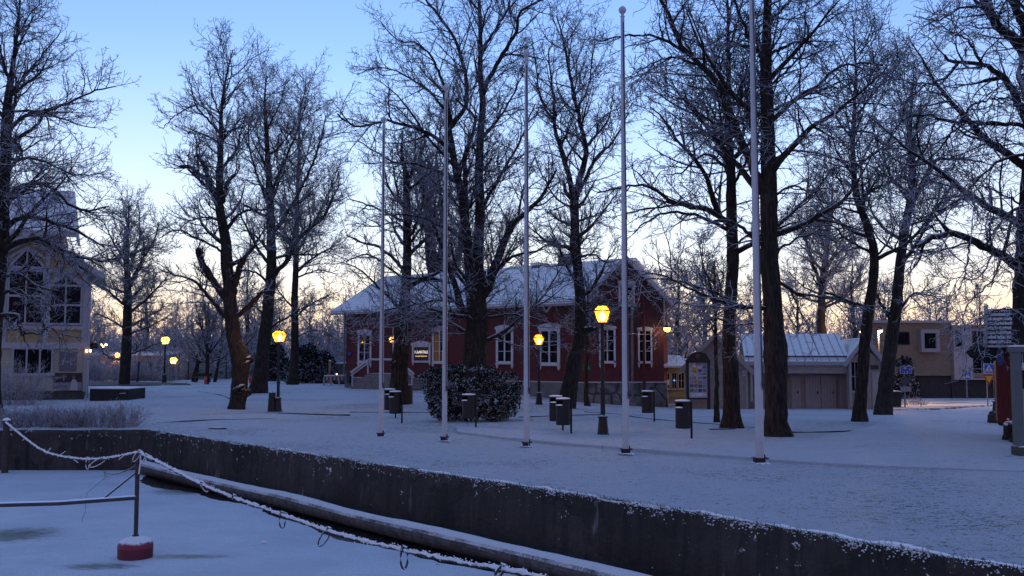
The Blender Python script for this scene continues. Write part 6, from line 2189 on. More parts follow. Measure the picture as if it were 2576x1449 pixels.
def conifer(px, py, d, wd, ht, label, seed, nm='conifer_shrub', cat_='shrub'):
    p = at(px, py, d)
    rs = np.random.default_rng(seed)
    g = terrain(p.x, d)
    t = thing(nm, label, cat_, (p.x, d, g))
    lb = []
    for i in range(int(46 * max(1, ht / 3))):
        z = rs.random() ** 1.2
        r = wd * (1 - z * .8) * math.sqrt(rs.random())
        a = rs.uniform(0, 6.283)
        lb.append(((r * math.cos(a), r * math.sin(a), .25 + z * (ht - .4)), rs.uniform(.3, .55)))
    V, Q = spray_cloud(rs, lb, 1500, .17)
    mesh_np('foliage', V, Q, M['conifer'], t, smooth_=False)
    MB().tube([(0, 0, -.2), (0, 0, ht * .7)], [.12, .03], 7).build('trunk', M['bark'], t)


conifer(770, 968, 82, 1.9, 3.0, 'dark conifer shrub behind the slender tree, left of the digger', 41)
conifer(815, 968, 84, 1.6, 2.6, 'low dark conifer shrub next to the orange barrier', 42)
conifer(690, 968, 88, 1.7, 3.2, 'dark conifer shrub behind the lawn lamp with the low bin', 43)
conifer(2279, 985, 86, .6, 3.4, 'small frosted spruce in front of the brick building', 44, 'spruce', 'tree')
conifer(2279, 992, 86.5, 1.2, 2.0, 'dark clipped shrub behind the blue zone sign', 45)

# ------------------------------------------------------------------ frosted hedge shrubs
M['hedge'] = twig_mat('frosted_hedge_twigs', (.06, .05, .05), (.62, .61, .66), -.7, .5, .9)


def twig_shrub(name, label, loc, wd, dp, ht, n, seed, cat_='shrub', group=None):
    rs = np.random.default_rng(seed)
    t = thing(name, label, cat_, loc, 0, group)
    b = np.stack([rs.uniform(-wd, wd, n) * .8, rs.uniform(-dp, dp, n) * .8, np.full(n, -.03)], 1)
    d = np.stack([b[:, 0] / wd * .55, b[:, 1] / dp * .45, np.ones(n)], 1) + rs.normal(0, .22, (n, 3))
    d = nrm(d)
    L = ht * rs.uniform(.55, 1.05, n) * (1 - .25 * (b[:, 0] / wd) ** 2)
    k = 7
    C = np.empty((n, k, 3))
    C[:, 0] = b
    for s in range(1, k):
        d = nrm(d + rs.normal(0, .12, (n, 3)) + np.array([0, 0, .03]))
        C[:, s] = C[:, s - 1] + d * (L / (k - 1))[:, None]
    Rr = np.linspace(.009, .004, k)[None] * np.ones((n, 1))
    B2, R2 = spawn(rs, C, Rr, 10, 4, 9, .15, (20, 60), .42, .42, .08, 4, .06, .2, .8, .005, .003)
    B3, R3 = spawn(rs, B2, R2, 11, 1, 4, .15, (25, 60), .5, .16, .03, 3, .05, .2, .9, .0045, .003)
    B3, R3 = B3[::1], R3
    mesh_np('twigs', *cat([tubes(C, Rr, 3), tubes(B2, R2, 3), tubes(B3, R3, 3)]), M['hedge'], t)
    return t


hy = C0.y + .75
hedge = [(-30, 62, 'left end of the frosted hedge, at the picture edge above the mooring post'),
         (50, 58, 'frosted hedge shrub right of the mooring post top, above the quay wall'),
         (112, 62, 'frosted hedge shrub above the sagging rope, second from the mooring post'),
         (170, 58, 'frosted hedge shrub in the middle of the row, below the shop poster'),
         (228, 66, 'frosted hedge shrub below the corner rain pipe of the yellow house'),
         (300, 72, 'roundest frosted hedge shrub, at the right end of the row beside the open lawn')]
for i, (px, wpx, lb) in enumerate(hedge):
    x = at(px, 1075, hy).x
    twig_shrub('hedge_shrub', 'frosted bare shrub: ' + lb if False else lb, (x, hy + (.1 if i % 2 else .25), 0), wpx / 2 / ppm(hy) * 1.15, .5, .82 if i < 5 else .92, 120, 300 + i, 'shrub', 'frosted hedge along the back quay wall')
twig_shrub('frosted_shrub', 'tall frosted shrub in front of the dark plinth of the yellow house', (at(30, 985, 46).x, 46, 0), 1.3, .9, 2.3, 150, 320)
twig_shrub('frosted_shrub', 'reddish frosted shrub mound beside the street, below the brick building', (at(2290, 1000, 58).x, 58, terrain(at(2290, 1000, 58).x, 58)), 1.0, .7, .6, 130, 321)
twig_shrub('frosted_shrub', 'frosted shrub in the far left background, lit by the orange street light', (at(275, 966, 86).x, 86, 0), 1.2, .8, 2.2, 110, 322)
twig_shrub('frosted_shrub', 'tall pale frosted shrub behind the small low lamp at the far left', (at(440, 966, 96).x, 96, 0), 2.4, 1.0, 3.4, 170, 324)
twig_shrub('frosted_shrub', 'pale clipped shrub in front of the shuttered pale house', (at(375, 966, 88).x, 88, 0), 1.6, .6, 1.1, 150, 323)

# ------------------------------------------------------------------ notice board
nb = 50.6
nx = lambda px: at(px, 950, nb).x
nz_ = lambda py: at(1756, py, nb).z
g = terrain(nx(1756), nb)
t = thing('notice_board', 'tall dark-framed town notice board with a poster mosaic and an arched top', 'notice board', (nx(1756), nb, g))
f = MB().box(nx(1727), nx(1732), nb - .12, nb + .12, g - .2, nz_(906)).box(nx(1779), nx(1785), nb - .12, nb + .12, g - .2, nz_(906))
f.box(nx(1732), nx(1779), nb - .1, nb + .1, nz_(1004), nz_(1000)).box(nx(1726), nx(1786), nb - .14, nb + .14, nz_(912), nz_(905))
arc = [(nx(1728), nz_(905)), (nx(1784), nz_(905)), (nx(1781), nz_(897)), (nx(1774), nz_(889)), (nx(1764), nz_(885)), (nx(1750), nz_(885)), (nx(1740), nz_(889)), (nx(1732), nz_(897))]
f.prism(arc, nb - .09, nb + .09)
fo = f.build('frame', M['black'], t, True)
M['gold'] = pm('dull_gold', (.22, .11, .03), .5, .1, 4, 0)
em = MB()
ecx, ecz = nx(1755), nz_(895.5)
for i in range(4):
    a = i * math.pi / 4
    em.bar((ecx - .13 * math.cos(a), nb - .105, ecz - .13 * math.sin(a)), (ecx + .13 * math.cos(a), nb - .105, ecz + .13 * math.sin(a)), .035, .02)
em.build('star_emblem', M['gold'], fo, True)
M['board'] = pm('pale_map_board', (.36, .36, .40), .5, .06, 3, 0)
bo = MB().box(nx(1732), nx(1779), nb - .05, nb + .05, nz_(1000), nz_(912)).build('board', M['board'], t, True)
cols = {'y': (.34, .24, .05), 'b': (.05, .14, .30), 't': (.12, .24, .30), 'd': (.06, .06, .10), 'g': (.05, .17, .05), 'r': (.22, .09, .08), 'p': (.22, .19, .28), 'm': (.40, .38, .30), 'w': (.5, .5, .54)}
PM = {k: pm('poster_' + k, v, .5, .45, 7, 0) for k, v in cols.items()}
posters = [(1733, 1754, 914, 945, 'm'), (1756, 1765, 914, 919, 'y'), (1767, 1776, 913, 918, 'p'), (1756, 1765, 922, 926, 'w'), (1767, 1776, 920, 927, 'b'), (1756, 1765, 929, 936, 'd'), (1768, 1776, 929, 936, 't'),
           (1758, 1765, 939, 944, 't'), (1767, 1776, 939, 942, 'd'), (1735, 1743, 948, 955, 'p'), (1745, 1750, 947, 954, 'r'), (1756, 1765, 947, 954, 'p'), (1767, 1776, 947, 954, 'r'), (1735, 1744, 957, 964, 'p'),
           (1746, 1754, 956, 964, 'y'), (1756, 1765, 957, 965, 't'), (1767, 1776, 957, 965, 'p'), (1735, 1744, 967, 974, 'd'), (1746, 1754, 966, 975, 'r'), (1756, 1765, 967, 975, 'd'), (1767, 1776, 967, 975, 't'),
           (1735, 1744, 978, 986, 'g'), (1746, 1754, 978, 986, 't'), (1756, 1765, 978, 986, 'd'), (1767, 1776, 978, 986, 'r'), (1735, 1776, 989, 997, 'w')]
posters = [(a, b2, 912 + (c_ - 912) * 1.0, 912 + (d_ - 912) * 1.0, k) for a, b2, c_, d_, k in posters]
for a, b2, c_, d_, k in posters:
    MB().box(nx(a), nx(b2), nb - .06, nb - .052, nz_(d_), nz_(c_)).build('poster', PM[k], bo, True)
rs2 = random.Random(9)
for i in range(9):
    a, c_ = rs2.uniform(1735, 1750), rs2.uniform(917, 942)
    w_, h_ = rs2.uniform(.1, .3), rs2.uniform(.08, .25)
    MB().prism([(nx(a), nz_(c_)), (nx(a) + w_, nz_(c_) - .05), (nx(a) + w_ * .9, nz_(c_) + h_), (nx(a) + w_ * .2, nz_(c_) + h_ * .8)], nb - .066 - i * .0006, nb - .0625).build('map_patch', PM[rs2.choice('ymwp')], bo, True)

# ------------------------------------------------------------------ traffic signs
M['pole_grey'] = pm('galvanised_pole', (.2, .2, .21), .6, .15, 5, 0)
M['sblue'] = pm('traffic_sign_blue', (.015, .09, .36), .4, .03, 3, 0)
M['swhite'] = pm('traffic_sign_white', (.5, .5, .54), .4, .03, 3, 0)
M['sred'] = pm('traffic_sign_red', (.33, .03, .015), .4, .03, 3, 0)
M['syel'] = pm('traffic_sign_yellow', (.55, .30, .02), .4, .03, 3, 0)


def sign_pole(px, pyb, ptop, label, wpole=3.0):
    p = gnd(px, pyb)
    t = thing('traffic_sign', label, 'traffic sign', p)
    z = at(px, ptop, p.y).z - p.z
    MB().tube([(0, 0, -.2), (0, 0, z)], wpole / 2 / ppm(p.y), 8).build('pole', M['pole_grey'], t)
    return t, p, p.y


def crossing_plate(t, p, d, px0, px1, py0, py1):
    a, b2 = at(px0, py1, d), at(px1, py0, d)
    x0, x1, z0, z1 = a.x - p.x, b2.x - p.x, a.z - p.z, b2.z - p.z
    s = MB().box(x0, x1, -.085, -.06, z0, z1).build('sign_plate', M['swhite'], t)
    e = (x1 - x0) * .05
    f = MB().box(x0 + e, x1 - e, -.089, -.086, z0 + e, z1 - e).build('blue_field', M['sblue'], s)
    cx, h = (x0 + x1) / 2, z1 - z0
    MB().prism([(x0 + e * 2.2, z0 + h * .17), (x1 - e * 2.2, z0 + h * .17), (cx, z1 - h * .12)], -.093, -.090).build('white_triangle', M['swhite'], s)
    g = MB()
    Y = -.097
    g.lathe([(.001, -.002), (.05 * h, 0), (.001, .002)], 8, (cx + .02 * h, Y, z0 + h * .68), 1, .05)
    g.bar((cx + .02 * h, Y, z0 + h * .62), (cx, Y, z0 + h * .42), .09 * h, .004).bar((cx, Y, z0 + h * .42), (cx - .10 * h, Y, z0 + h * .22), .055 * h, .004).bar((cx, Y, z0 + h * .42), (cx + .10 * h, Y, z0 + h * .22), .055 * h, .004)
    g.bar((cx + .02 * h, Y, z0 + h * .6), (cx - .10 * h, Y, z0 + h * .46), .04 * h, .004).bar((cx + .02 * h, Y, z0 + h * .6), (cx + .11 * h, Y, z0 + h * .45), .04 * h, .004)
    g.box(x0 + (x1 - x0) * .15, x1 - (x1 - x0) * .15, Y + .001, Y + .0035, z0 + h * .205, z0 + h * .222)
    for k in range(5):
        q = x0 + (x1 - x0) * (.16 + .15 * k)
        g.box(q, q + h * .07, Y, Y + .003, z0 + h * .19, z0 + h * .215)
    g.build('walking_figure', M['signback'], s)
    return s


t, p, d = sign_pole(2433, 1005, 933, 'blue crossing sign across the street, in front of the white panel')
crossing_plate(t, p, d, 2425, 2441.5, 934, 955)
t, p, d = sign_pole(2485, 1023, 916, 'crossing sign above a yellow give-way triangle, on the near side of the street')
crossing_plate(t, p, d, 2473.5, 2498.5, 914.5, 939)
a, b2, c_ = at(2470, 942, d), at(2503, 942, d), at(2486, 969, d)
s = MB().prism([(a.x - p.x, a.z - p.z), (c_.x - p.x, c_.z - p.z), (b2.x - p.x, b2.z - p.z)], -.085, -.06).build('yield_plate', M['sred'], t)
q = .62
cxx, czz = c_.x - p.x, a.z - p.z - (a.z - c_.z) * .36
MB().prism([(cxx + (a.x - p.x - cxx) * q, czz + (a.z - p.z - czz) * q), (cxx, czz + (c_.z - p.z - czz) * q), (cxx + (b2.x - p.x - cxx) * q, czz + (b2.z - p.z - czz) * q)], -.090, -.086).build('yellow_field', M['syel'], s)
t, p, d = sign_pole(2502, 1008, 922, 'sign post with a small white parking plate, half behind the red booth')
a, b2 = at(2496, 939, d), at(2507, 929, d)
s = MB().box(a.x - p.x, b2.x - p.x, -.08, -.06, a.z - p.z, b2.z - p.z).build('sign_plate', M['sblue'], t)
MB().box(a.x - p.x + .04, b2.x - p.x - .04, -.085, -.081, a.z - p.z + .07, b2.z - p.z - .07).build('plate_face', M['swhite'], s)
t, p, d = sign_pole(2277, 1028, 921, 'blue end-of-zone sign with a red slash, with a round sign back below it', 4.0)
a, b2 = at(2263, 940, d), at(2292, 921, d)
x0, x1, z0, z1 = a.x - p.x, b2.x - p.x, a.z - p.z, b2.z - p.z
s = MB().box(x0, x1, -.085, -.06, z0, z1).build('sign_plate', M['swhite'], t)
MB().box(x0 + .02, x1 - .02, -.089, -.086, z0 + .02, z1 - .02).build('blue_field', M['sblue'], s)
g = MB()
w_, h_ = x1 - x0, z1 - z0
g.box(x0 + w_ * .30, x0 + w_ * .52, -.093, -.0895, z0 + h_ * .62, z0 + h_ * .82).box(x0 + w_ * .76, x0 + w_ * .88, -.093, -.0895, z0 + h_ * .5, z0 + h_ * .66)
g.prism([(x0 + w_ * .42, z0 + h_ * .86), (x0 + w_ * .26, z0 + h_ * .78), (x0 + w_ * .58, z0 + h_ * .78)][::-1], -.093, -.0895)
for qx_ in (.34, .62):
    g.lathe([(.001, -.002), (.035, 0), (.001, .002)], 8, (x0 + w_ * qx_, -.093, z0 + h_ * .42), 1, .05)
    g.bar((x0 + w_ * qx_, -.093, z0 + h_ * .34), (x0 + w_ * qx_, -.093, z0 + h_ * .14), .05, .004)
g.build('pictograms', M['swhite'], s)
MB().bar((x0 + .03, -.1, z0 + .03), (x1 - .03, -.1, z1 - .03), .055, .006).build('red_slash', M['sred'], s)
cz = at(2277, 957, d).z - p.z
MB().lathe([(.001, -.012), (.24, -.012), (.24, .012), (.001, .012)], 22).build('round_plate', pm('dark_sign_back', (.05, .055, .055), .6, .15, 3, 0), t)
o = t.children[-1]
for o in t.children:
    if o.name.startswith('round_plate'):
        o.rotation_euler = (R(90), 0, 0)
        o.location = (0, -.07, cz)
a, b2 = at(2264, 985, d), at(2291, 973, d)
MB().box(a.x - p.x, b2.x - p.x, -.08, -.06, a.z - p.z, b2.z - p.z).build('lower_plate', M['pole_grey'], t)
p = gnd(2317, 1027)
t = thing('marker_stick', 'thin wooden snow marker stick at the street corner', 'marker', p)
MB().tube([(0, 0, -.1), (.01, 0, at(2317, 997, p.y).z - p.z)], .018, 6).build('stick', pm('reddish_stick', (.12, .05, .035), .8, .2, 5, 0), t)
MB().tube([(0, 0, .3), (.003, 0, .42)], .021, 6).build('reflector', M['swhite'], t)

# wheeled bin
p = gnd(2251, 1027)
t = thing('wheelie_bin', 'black wheeled waste bin with snow on the lid, beside the forked tree', 'waste bin', p)
MB().prism([(-.24, .08), (.22, .08), (.30, .82), (-.28, .82)], -.3, .3).build('body', M['black_plain'], t)
MB().prism([(-.31, .82), (.34, .82), (.35, .87), (.2, .92), (-.3, .92)], -.33, .33).build('lid', M['black_plain'], t)
MB().prism([(-.30, .922), (.2, .922), (.34, .875), (.30, .915), (.18, .965), (-.28, .97)], -.31, .31).build('snow_cap', M['snowcap'], t)
for s in (-1, 1):
    w_ = MB().lathe([(.02, -.025), (.09, -.025), (.09, .025), (.02, .025)], 14).build('wheel', M['black_plain'], t)
    w_.rotation_euler = (R(90), 0, 0)
    w_.location = (.16, s * .27, .09)

# ------------------------------------------------------------------ things at the left: stone box, post, markers, fence
d = 51.0
x0, x1 = at(226, 990, d).x, at(322, 990, d).x
t = thing('wooden_ramp', 'long low black boarded ramp with snow on top, right of the yellow house corner', 'ramp', ((x0 + x1) / 2, d, 0))
MB().prism([(x0, -.3), (x1, 0.0), (x1, at(322, 979, d).z), (x0, at(226, 978, d).z)], d, d + 2.4).build('side_boards', pm('black_boards', (.02, .02, .021), .8, .3, 4, .3, boards=('Z', .16)), t, True)
MB().prism([(x0, at(226, 978, d).z + .002), (x1, at(322, 979, d).z + .002), (x1, at(322, 979, d).z + .05), (x0, at(226, 978, d).z + .06)], d - .02, d + 2.4).build('snow_cover', M['snowcap'], t, True)
MB().bar((at(302, 989, d).x, d - .05, at(302, 989.5, d).z), (at(317, 989, d).x, d - .05, at(317, 989, d).z), .04).build('handle', M['swhite'], t, True)
d = 84.0
p = at(345, 964, d)
t = thing('wooden_post', 'tall slightly leaning post with a pale top, in the far left background', 'post', p)
q = at(353, 882, d) - p
MB().bar((0, 0, -.2), tuple(q * .66), .13).build('post', M['black_plain'], t)
MB().bar(tuple(q * .66), tuple(q), .15).build('pale_top', pm('bare_wood', (.32, .24, .15), .8, .2, 5, .1), t)
M['marker'] = pm('red_orange_marker', (.55, .07, .04), .5, .1, 4, 0)
for px, y0, y1, d, lb in ((517, 947, 967, 79, 'red orange snow marker at the foot of the fan-crowned young tree'), (629, 944, 967, 82, 'thin red orange marker beside the flared base of the leaning tree')):
    p = at(px, y1, d)
    t = thing('snow_marker', lb, 'marker', (p.x, d, 0))
    h = at(px, y0, d).z
    MB().tube([(0, 0, -.1), (0, 0, h)], [.12, .11], 9).build('post', M['marker'], t)
    MB().tube([(0, 0, h * .7), (0, 0, h * .78)], .125, 9).build('band', M['swhite'], t)
d = 92.0
fx0, fx1 = at(402, 960, d).x, at(640, 960, d).x
t = thing('wire_fence', 'tall thin wire fence on dark posts in the far left background', 'fence', ((fx0 + fx1) / 2, d, 0))
for i in range(11):
    x = fx0 + (fx1 - fx0) * i / 10
    MB().tube([(x, d, -.1), (x, d, 2.6)], .05, 6).build('post', M['black_plain'], t, True)
g = MB()
for k in range(13):
    g.bar((fx0, d, .2 + k * .2), (fx1, d, .2 + k * .2), .012)
for k in range(64):
    x = fx0 + (fx1 - fx0) * k / 63
    g.bar((x, d + .015, .2), (x, d + .015, 2.6), .010)
g.build('wire_mesh', M['pole_grey'], t, True)
# low pale sheds behind the fence
d = 100
x0, x1 = at(452, 950, d).x, at(640, 950, d).x
t = thing('pale_shed', 'long low pale shed behind the wire fence in the far background', 'shed', ((x0 + x1) / 2, d, 0))
MB().box(x0, x1, d, d + 5, -.2, at(500, 915, d).z).build('wall', M['palewall'], t, True)
MB().slab((x0 - .4, d - .5, at(500, 916, d).z), (x1 + .4, d - .5, at(500, 916, d).z), (x1 + .4, d + 5.4, at(500, 906, d).z), (x0 - .4, d + 5.4, at(500, 906, d).z), .1).build('roof', M['hut_roof'], t, True)
MB().box(at(497, 940, d).x, at(506, 940, d).x, d - .05, d - .002, at(500, 948, d).z, at(500, 920, d).z).build('shutter', M['shut'], t, True)
# leaning little trunks by the fence, park bench
for i, (px, lean, lb) in enumerate(((485, .18, 'short trunk leaning right, left one of two beside the bench'), (494, .10, 'short trunk leaning slightly, right one of two beside the bench'), (540, .22, 'short forked trunk between the bench and the pollarded tree'))):
    p = at(px, 966, 86)
    rsx = np.random.default_rng(500 + i)
    t = thing('small_tree', lb, 'tree', (p.x, 86, 0), 0, 'small background trees by the fence')
    k = 10
    z = np.linspace(-.2, 3.6, k)
    TP = np.stack([z * lean + np.cumsum(rsx.normal(0, .03, k)), np.cumsum(rsx.normal(0, .03, k)), z], 1)
    TR = np.linspace(.17, .04, k)
    LP, LR = auto_limbs(rsx, TP, TR, 12, .45, .97, .8, 2.6, (35, 75), .02, .6, 20)
    mesh_np('trunk', *cat([tubes(TP[None], TR[None], 8), tubes(LP, LR, 5)]), M['bark'], t)
    mesh_np('crown', *cat(crown(rsx, LP, LR, dict(dens=.7, thick=2.2, size=1.1, up=.0))), M['twig_far'], t)
d = 84.5
p = at(514, 964, d)
t = thing('park_bench', 'low dark park bench in the far background, left of the young fan-crowned tree', 'bench', (p.x - .2, d, 0))
MB().box(-.8, .8, -.2, .2, .40, .45).build('seat', M['black'], t)
MB().box(-.8, .8, .2, .25, .5, .8).build('backrest', M['black'], t)
for s in (-.65, .65):
    MB().box(s - .04, s + .04, -.18, .22, 0, .4).build('leg', M['black_plain'], t)

# ------------------------------------------------------------------ digger and barrier at the left corner of the red house
d = 79.0
ex = lambda px: at(px, 940, d).x
ez = lambda py: at(850, py, d).z
t = thing('excavator', 'small digger with a glazed snow-topped cab, parked behind the red house corner', 'excavator', (ex(858), d, 0))
M['dig'] = pm('dark_digger_paint', (.05, .05, .055), .5, .2, 4, .1)
cb = MB()
x0, x1 = ex(845), ex(880)
for a, b2 in ((x0, x0 + .08), (x0 + .32, x0 + .42), (x1 - .1, x1)):
    cb.box(a, b2, d - .05, d + .05, ez(952), ez(918)).box(a, b2, d + 1.0, d + 1.1, ez(952), ez(918))
cb.box(x0 - .05, x1, d - .1, d + 1.15, ez(966), ez(951.5)).box(x0 - .02, x1, d - .08, d + 1.12, ez(918), ez(914.5))
co = cb.build('cab', M['dig'], t, True)
MB().box(x0 + .05, x1, d - .02, d + .0, ez(951), ez(918.5)).build('cab_glass', glass('greenish_cab_glass', (.03, .06, .06), .7), co, True)
MB().box(x0 + .02, x1, d + .9, d + .95, ez(951), ez(918.5)).build('cab_interior', pm('teal_cab_inside', (.34, .46, .46), .7, .3, 3, 0), co, True)
MB().prism([(x0 - .05, ez(914.5) + .002), (x1, ez(914.5) + .002), (x1, ez(911)), (x0 + .2, ez(911)), (x0, ez(912.5))], d - .1, d + 1.15).build('snow_cap', M['snowcap'], t, True)
MB().box(ex(840), ex(885), d - .3, d + 1.5, -.1, ez(963)).build('track', M['black_plain'], t, True)
MB().bar((ex(842), d + .5, ez(958)), (ex(832), d + .4, ez(925)), .14, .22).bar((ex(832), d + .4, ez(925)), (ex(829), d + .2, ez(948)), .10, .16).build('boom', M['dig'], t, True)
MB().bar((ex(841), d - .1, ez(920)), (ex(838), d - .2, ez(928)), .18, .08).build('mirror', M['black_plain'], t, True)
MB().lathe([(.03, -.06), (.06, 0), (.03, .06)], 8, (ex(848), d - .2, ez(941))).build('headlight', emis('small_warm_headlight', (1, .65, .3), .35), t, True)
d = 75.0
ex2 = lambda px: at(px, 960, d).x
t = thing('road_barrier', 'orange and white striped road barrier with snow on top, left of the red house', 'barrier', (ex2(842), d, 0))
M['bor'] = pm('barrier_orange', (.30, .09, .035), .6, .1, 4, 0)
M['bwh'] = pm('barrier_white', (.4, .4, .43), .6, .1, 4, 0)
a, b2 = MB(), MB()
x0, x1 = ex2(815), ex2(872)
n = 12
for i in range(n):
    q0, q1 = x0 + (x1 - x0) * i / n, x0 + (x1 - x0) * (i + 1) / n
    sl2 = .12
    zz0, zz1 = ez(962) * .3 + .35, .75
    (a if i % 2 == 0 else b2).prism([(q0, zz0), (q1, zz0), (q1, zz1), (q0, zz1)], d, d + .04)
a.build('orange_stripes', M['bor'], t, True)
b2.build('white_stripes', M['bwh'], t, True)
MB().box(x0, x1, d - .05, d + .1, .752, .84).build('snow_cap', M['snowcap'], t, True)
for k in range(4):
    x = x0 + (x1 - x0) * k / 3
    MB().box(x - .03, x + .03, d - .2, d + .2, -.05, .7).build('leg', M['bwh'], t, True)
p = at(834, 955, 80)
t = thing('pale_post', 'pale pinkish post beside the digger', 'post', (p.x - 0.25, 80.5, 0))
MB().tube([(0, 0, -.1), (0, 0, 1.9)], .10, 8).build('post', pm('pinkish_post', (.45, .25, .18), .7, .1, 4, 0), t)  # one pinkish base colour over the whole post
MB().lathe([(.10, 0), (.12, .02), (.02, .09)], 8, (0, 0, 1.9)).build('snow_cap', M['snowcap'], t)

# utility box by the stair tree
p = gnd(1028, 1017)
t = thing('utility_box', 'brown utility cabinet right of the knobbly tree by the stairs', 'cabinet', p)
wb_, hb_ = 18 / ppm(p.y), at(1028, 967, p.y).z - p.z
MB().box(-wb_ / 2, wb_ / 2, -.25, .25, -.1, hb_ - .06).build('cabinet', pm('olive_brown_box', (.10, .07, .04), .7, .15, 4, .1, snow=.85), t)
MB().prism([(-wb_ / 2 - .03, hb_ - .06), (wb_ / 2 + .03, hb_ - .06), (wb_ / 2, hb_), (-wb_ / 2, hb_)], -.28, .28).build('lid', M['concrete'], t)
p = gnd(1477, 1020)
t = thing('exit_sign', 'small green sign on the wall side of the thin tree by the red house', 'sign', (at(1474, 930, 50).x, 50.0, terrain(at(1474, 930, 50).x, 50.0)))
g_ = terrain(at(1474, 930, 50).x, 50.0)
z0, z1 = at(1474, 933, 50).z - g_, at(1474, 915, 50).z - g_
MB().tube([(.05, .06, -.1), (.05, .06, z1)], .03, 6).build('pole', M['black_plain'], t)
s = MB().box(-.18, .26, -.01, .02, z0, z1).build('sign_plate', pm('green_sign', (.015, .10, .05), .5, .05, 3, 0), t)
MB().bar((.0, -.014, z0 + .08), (.12, -.014, z1 - .12), .05, .006).bar((.12, -.014, z1 - .12), (.14, -.014, z0 + .08), .05, .006).build('pictogram', M['swhite'], s)

# ------------------------------------------------------------------ right edge: red booth, blue-grey frame, stump, lamp foot
d = 27.0
rx = lambda px, Y=d: at(px, 950, Y).x
rz_ = lambda py, px=2520, Y=d: at(px, py, Y).z
M['redpost'] = pm('dark_red_boards', (.13, .018, .018), .7, .2, 4, .3, boards=('X', .14))
t = thing('red_booth', 'narrow dark red booth with a steep snowy tiled roof, at the right edge', 'booth', (rx(2506), d, 0))
MB().box(rx(2506), rx(2552), d, d + 1.6, rz_(1063), rz_(872)).build('wall', M['redpost'], t, True)
M['tiles2'] = tile_roof_mat('booth_pantiles', amt=.95, per=.135)
rf = MB().slab((rx(2484), d - .3, rz_(868)), (rx(2590), d - .3, rz_(868)), (rx(2590), d + .9, at(2520, 777, d + .9).z), (rx(2492), d + .9, at(2520, 777, d + .9).z), .09)
rf.slab((rx(2492), d + .9, at(2520, 777, d + .9).z), (rx(2590), d + .9, at(2520, 777, d + .9).z), (rx(2590), d + 2.1, rz_(868)), (rx(2484), d + 2.1, rz_(868)), .09)
rfo = rf.build('roof', M['tiles2'], t, True)
tl = MB()
for i in range(8):
    f_ = i / 8
    y_, z_2 = d - .3 + 1.2 * f_, rz_(868) + (at(2520, 777, d + .9).z - rz_(868)) * f_
    for k in range(9):
        q0 = rx(2487) + (rx(2590) - rx(2487)) * k / 9
        q1 = rx(2487) + (rx(2590) - rx(2487)) * (k + 1) / 9
        tl.tube([(q0 + .02, y_ + .02, z_2 + .035), ((q0 + q1) / 2, y_ - .01, z_2 + .012), (q1 - .02, y_ + .02, z_2 + .035)], .028, 6)
tl.build('tile_lips', pm('dark_tile_lip', (.03, .03, .035), .7, .2, 5, 0, snow=.9), rfo, True)
MB().bar((rx(2483), d - .34, rz_(868)), (rx(2491), d + .9, at(2520, 776, d + .9).z + .04), .10, .14).build('barge_board', M['lav'], rfo, True)
MB().lathe([(.02, -.62), (.16, -.5), (.24, -.2), (.25, .1), (.16, .45), (.02, .55)], 14).build('hanging_barrel', pm('dark_round_timber', (.018, .016, .015), .8, .3, 4, .3), t)
for o in t.children:
    if o.name.startswith('hanging_barrel'):
        o.rotation_euler = (0, R(90), 0)
        o.location = Vector((rx(2492), d + .1, rz_(886))) - ROOT[t.name]
        o.scale = (1.0, 1, .95)
s = MB().lathe([(.001, -.02), (.085, -.02), (.10, 0), (.085, .02), (.001, .02)], 16).build('oval_sign', pm('dusty_blue_oval', (.05, .07, .19), .5, .1, 4, 0), t)
s.rotation_euler = (R(90), 0, 0)
s.location = Vector((rx(2516), d - .12, rz_(897))) - ROOT[t.name]
s.scale = (1, 2.7, 1)
t.rotation_euler = (0, 0, R(-25))
p = gnd(2512, 1068)
t = thing('boulder', 'dark low boulder in front of the red booth', 'boulder', p)
V = iv * 1.0
rsx = np.random.default_rng(62)
import bmesh
me = bpy.data.meshes.new('boulder_rock')
bm = bmesh.new()
bmesh.ops.create_icosphere(bm, subdivisions=4, radius=1)
for v_ in bm.verts:
    c_ = v_.co
    k_ = 1 + .14 * math.sin(c_.x * 4 + 1) * math.cos(c_.z * 3) + .10 * math.sin(c_.y * 7 + c_.x * 3) + .04 * math.sin(c_.x * 17 + c_.z * 13)
    v_.co = Vector((c_.x * .36 * k_, c_.y * .34 * k_, max(-.1, c_.z * .48 * k_)))
bm.to_mesh(me)
bm.free()
M['rock'] = pm('dark_boulder', (.045, .035, .03), .95, .35, 7, .9, .04, snow=.93)
me.materials.append(M['rock'])
o = bpy.data.objects.new('rock', me)
COL.objects.link(o)
o.parent = t
p = gnd(2547, 1112)
t = thing('tree_stump', 'snow-topped cut tree stump beside the blue-grey post at the right edge', 'stump', p)
m_ = MB()
n = 18
pr2 = [(.36, -.08), (.27, .05), (.215, .2), (.205, .42), (.20, .50)]
vs, fs = [], []
for r_q, z_q in pr2:
    for j in range(n):
        a = 2 * math.pi * j / n
        k_ = 1 + .10 * math.sin(3 * a + 1) * (1.2 - z_q) + .05 * math.sin(7 * a)
        vs.append((r_q * k_ * math.cos(a), r_q * k_ * math.sin(a), z_q + .05 * math.sin(2 * a + .5) * (z_q > .3)))
for i in range(len(pr2) - 1):
    for j in range(n):
        fs.append((i * n + j, i * n + (j + 1) % n, (i + 1) * n + (j + 1) % n, (i + 1) * n + j))
fs.append(tuple((len(pr2) - 1) * n + j for j in range(n)))
m_.add(vs, fs).build('stump', M['bark'], t, sm=True)
MB().lathe([(.20, .46), (.21, .51), (.15, .56), (.06, .585), (.005, .59)], 16).lathe([(.005, -.03), (.045, 0), (.005, .04)], 8, (-.1, 0, .62)).build('snow_cap', M['snowcap'], t, sm=True)
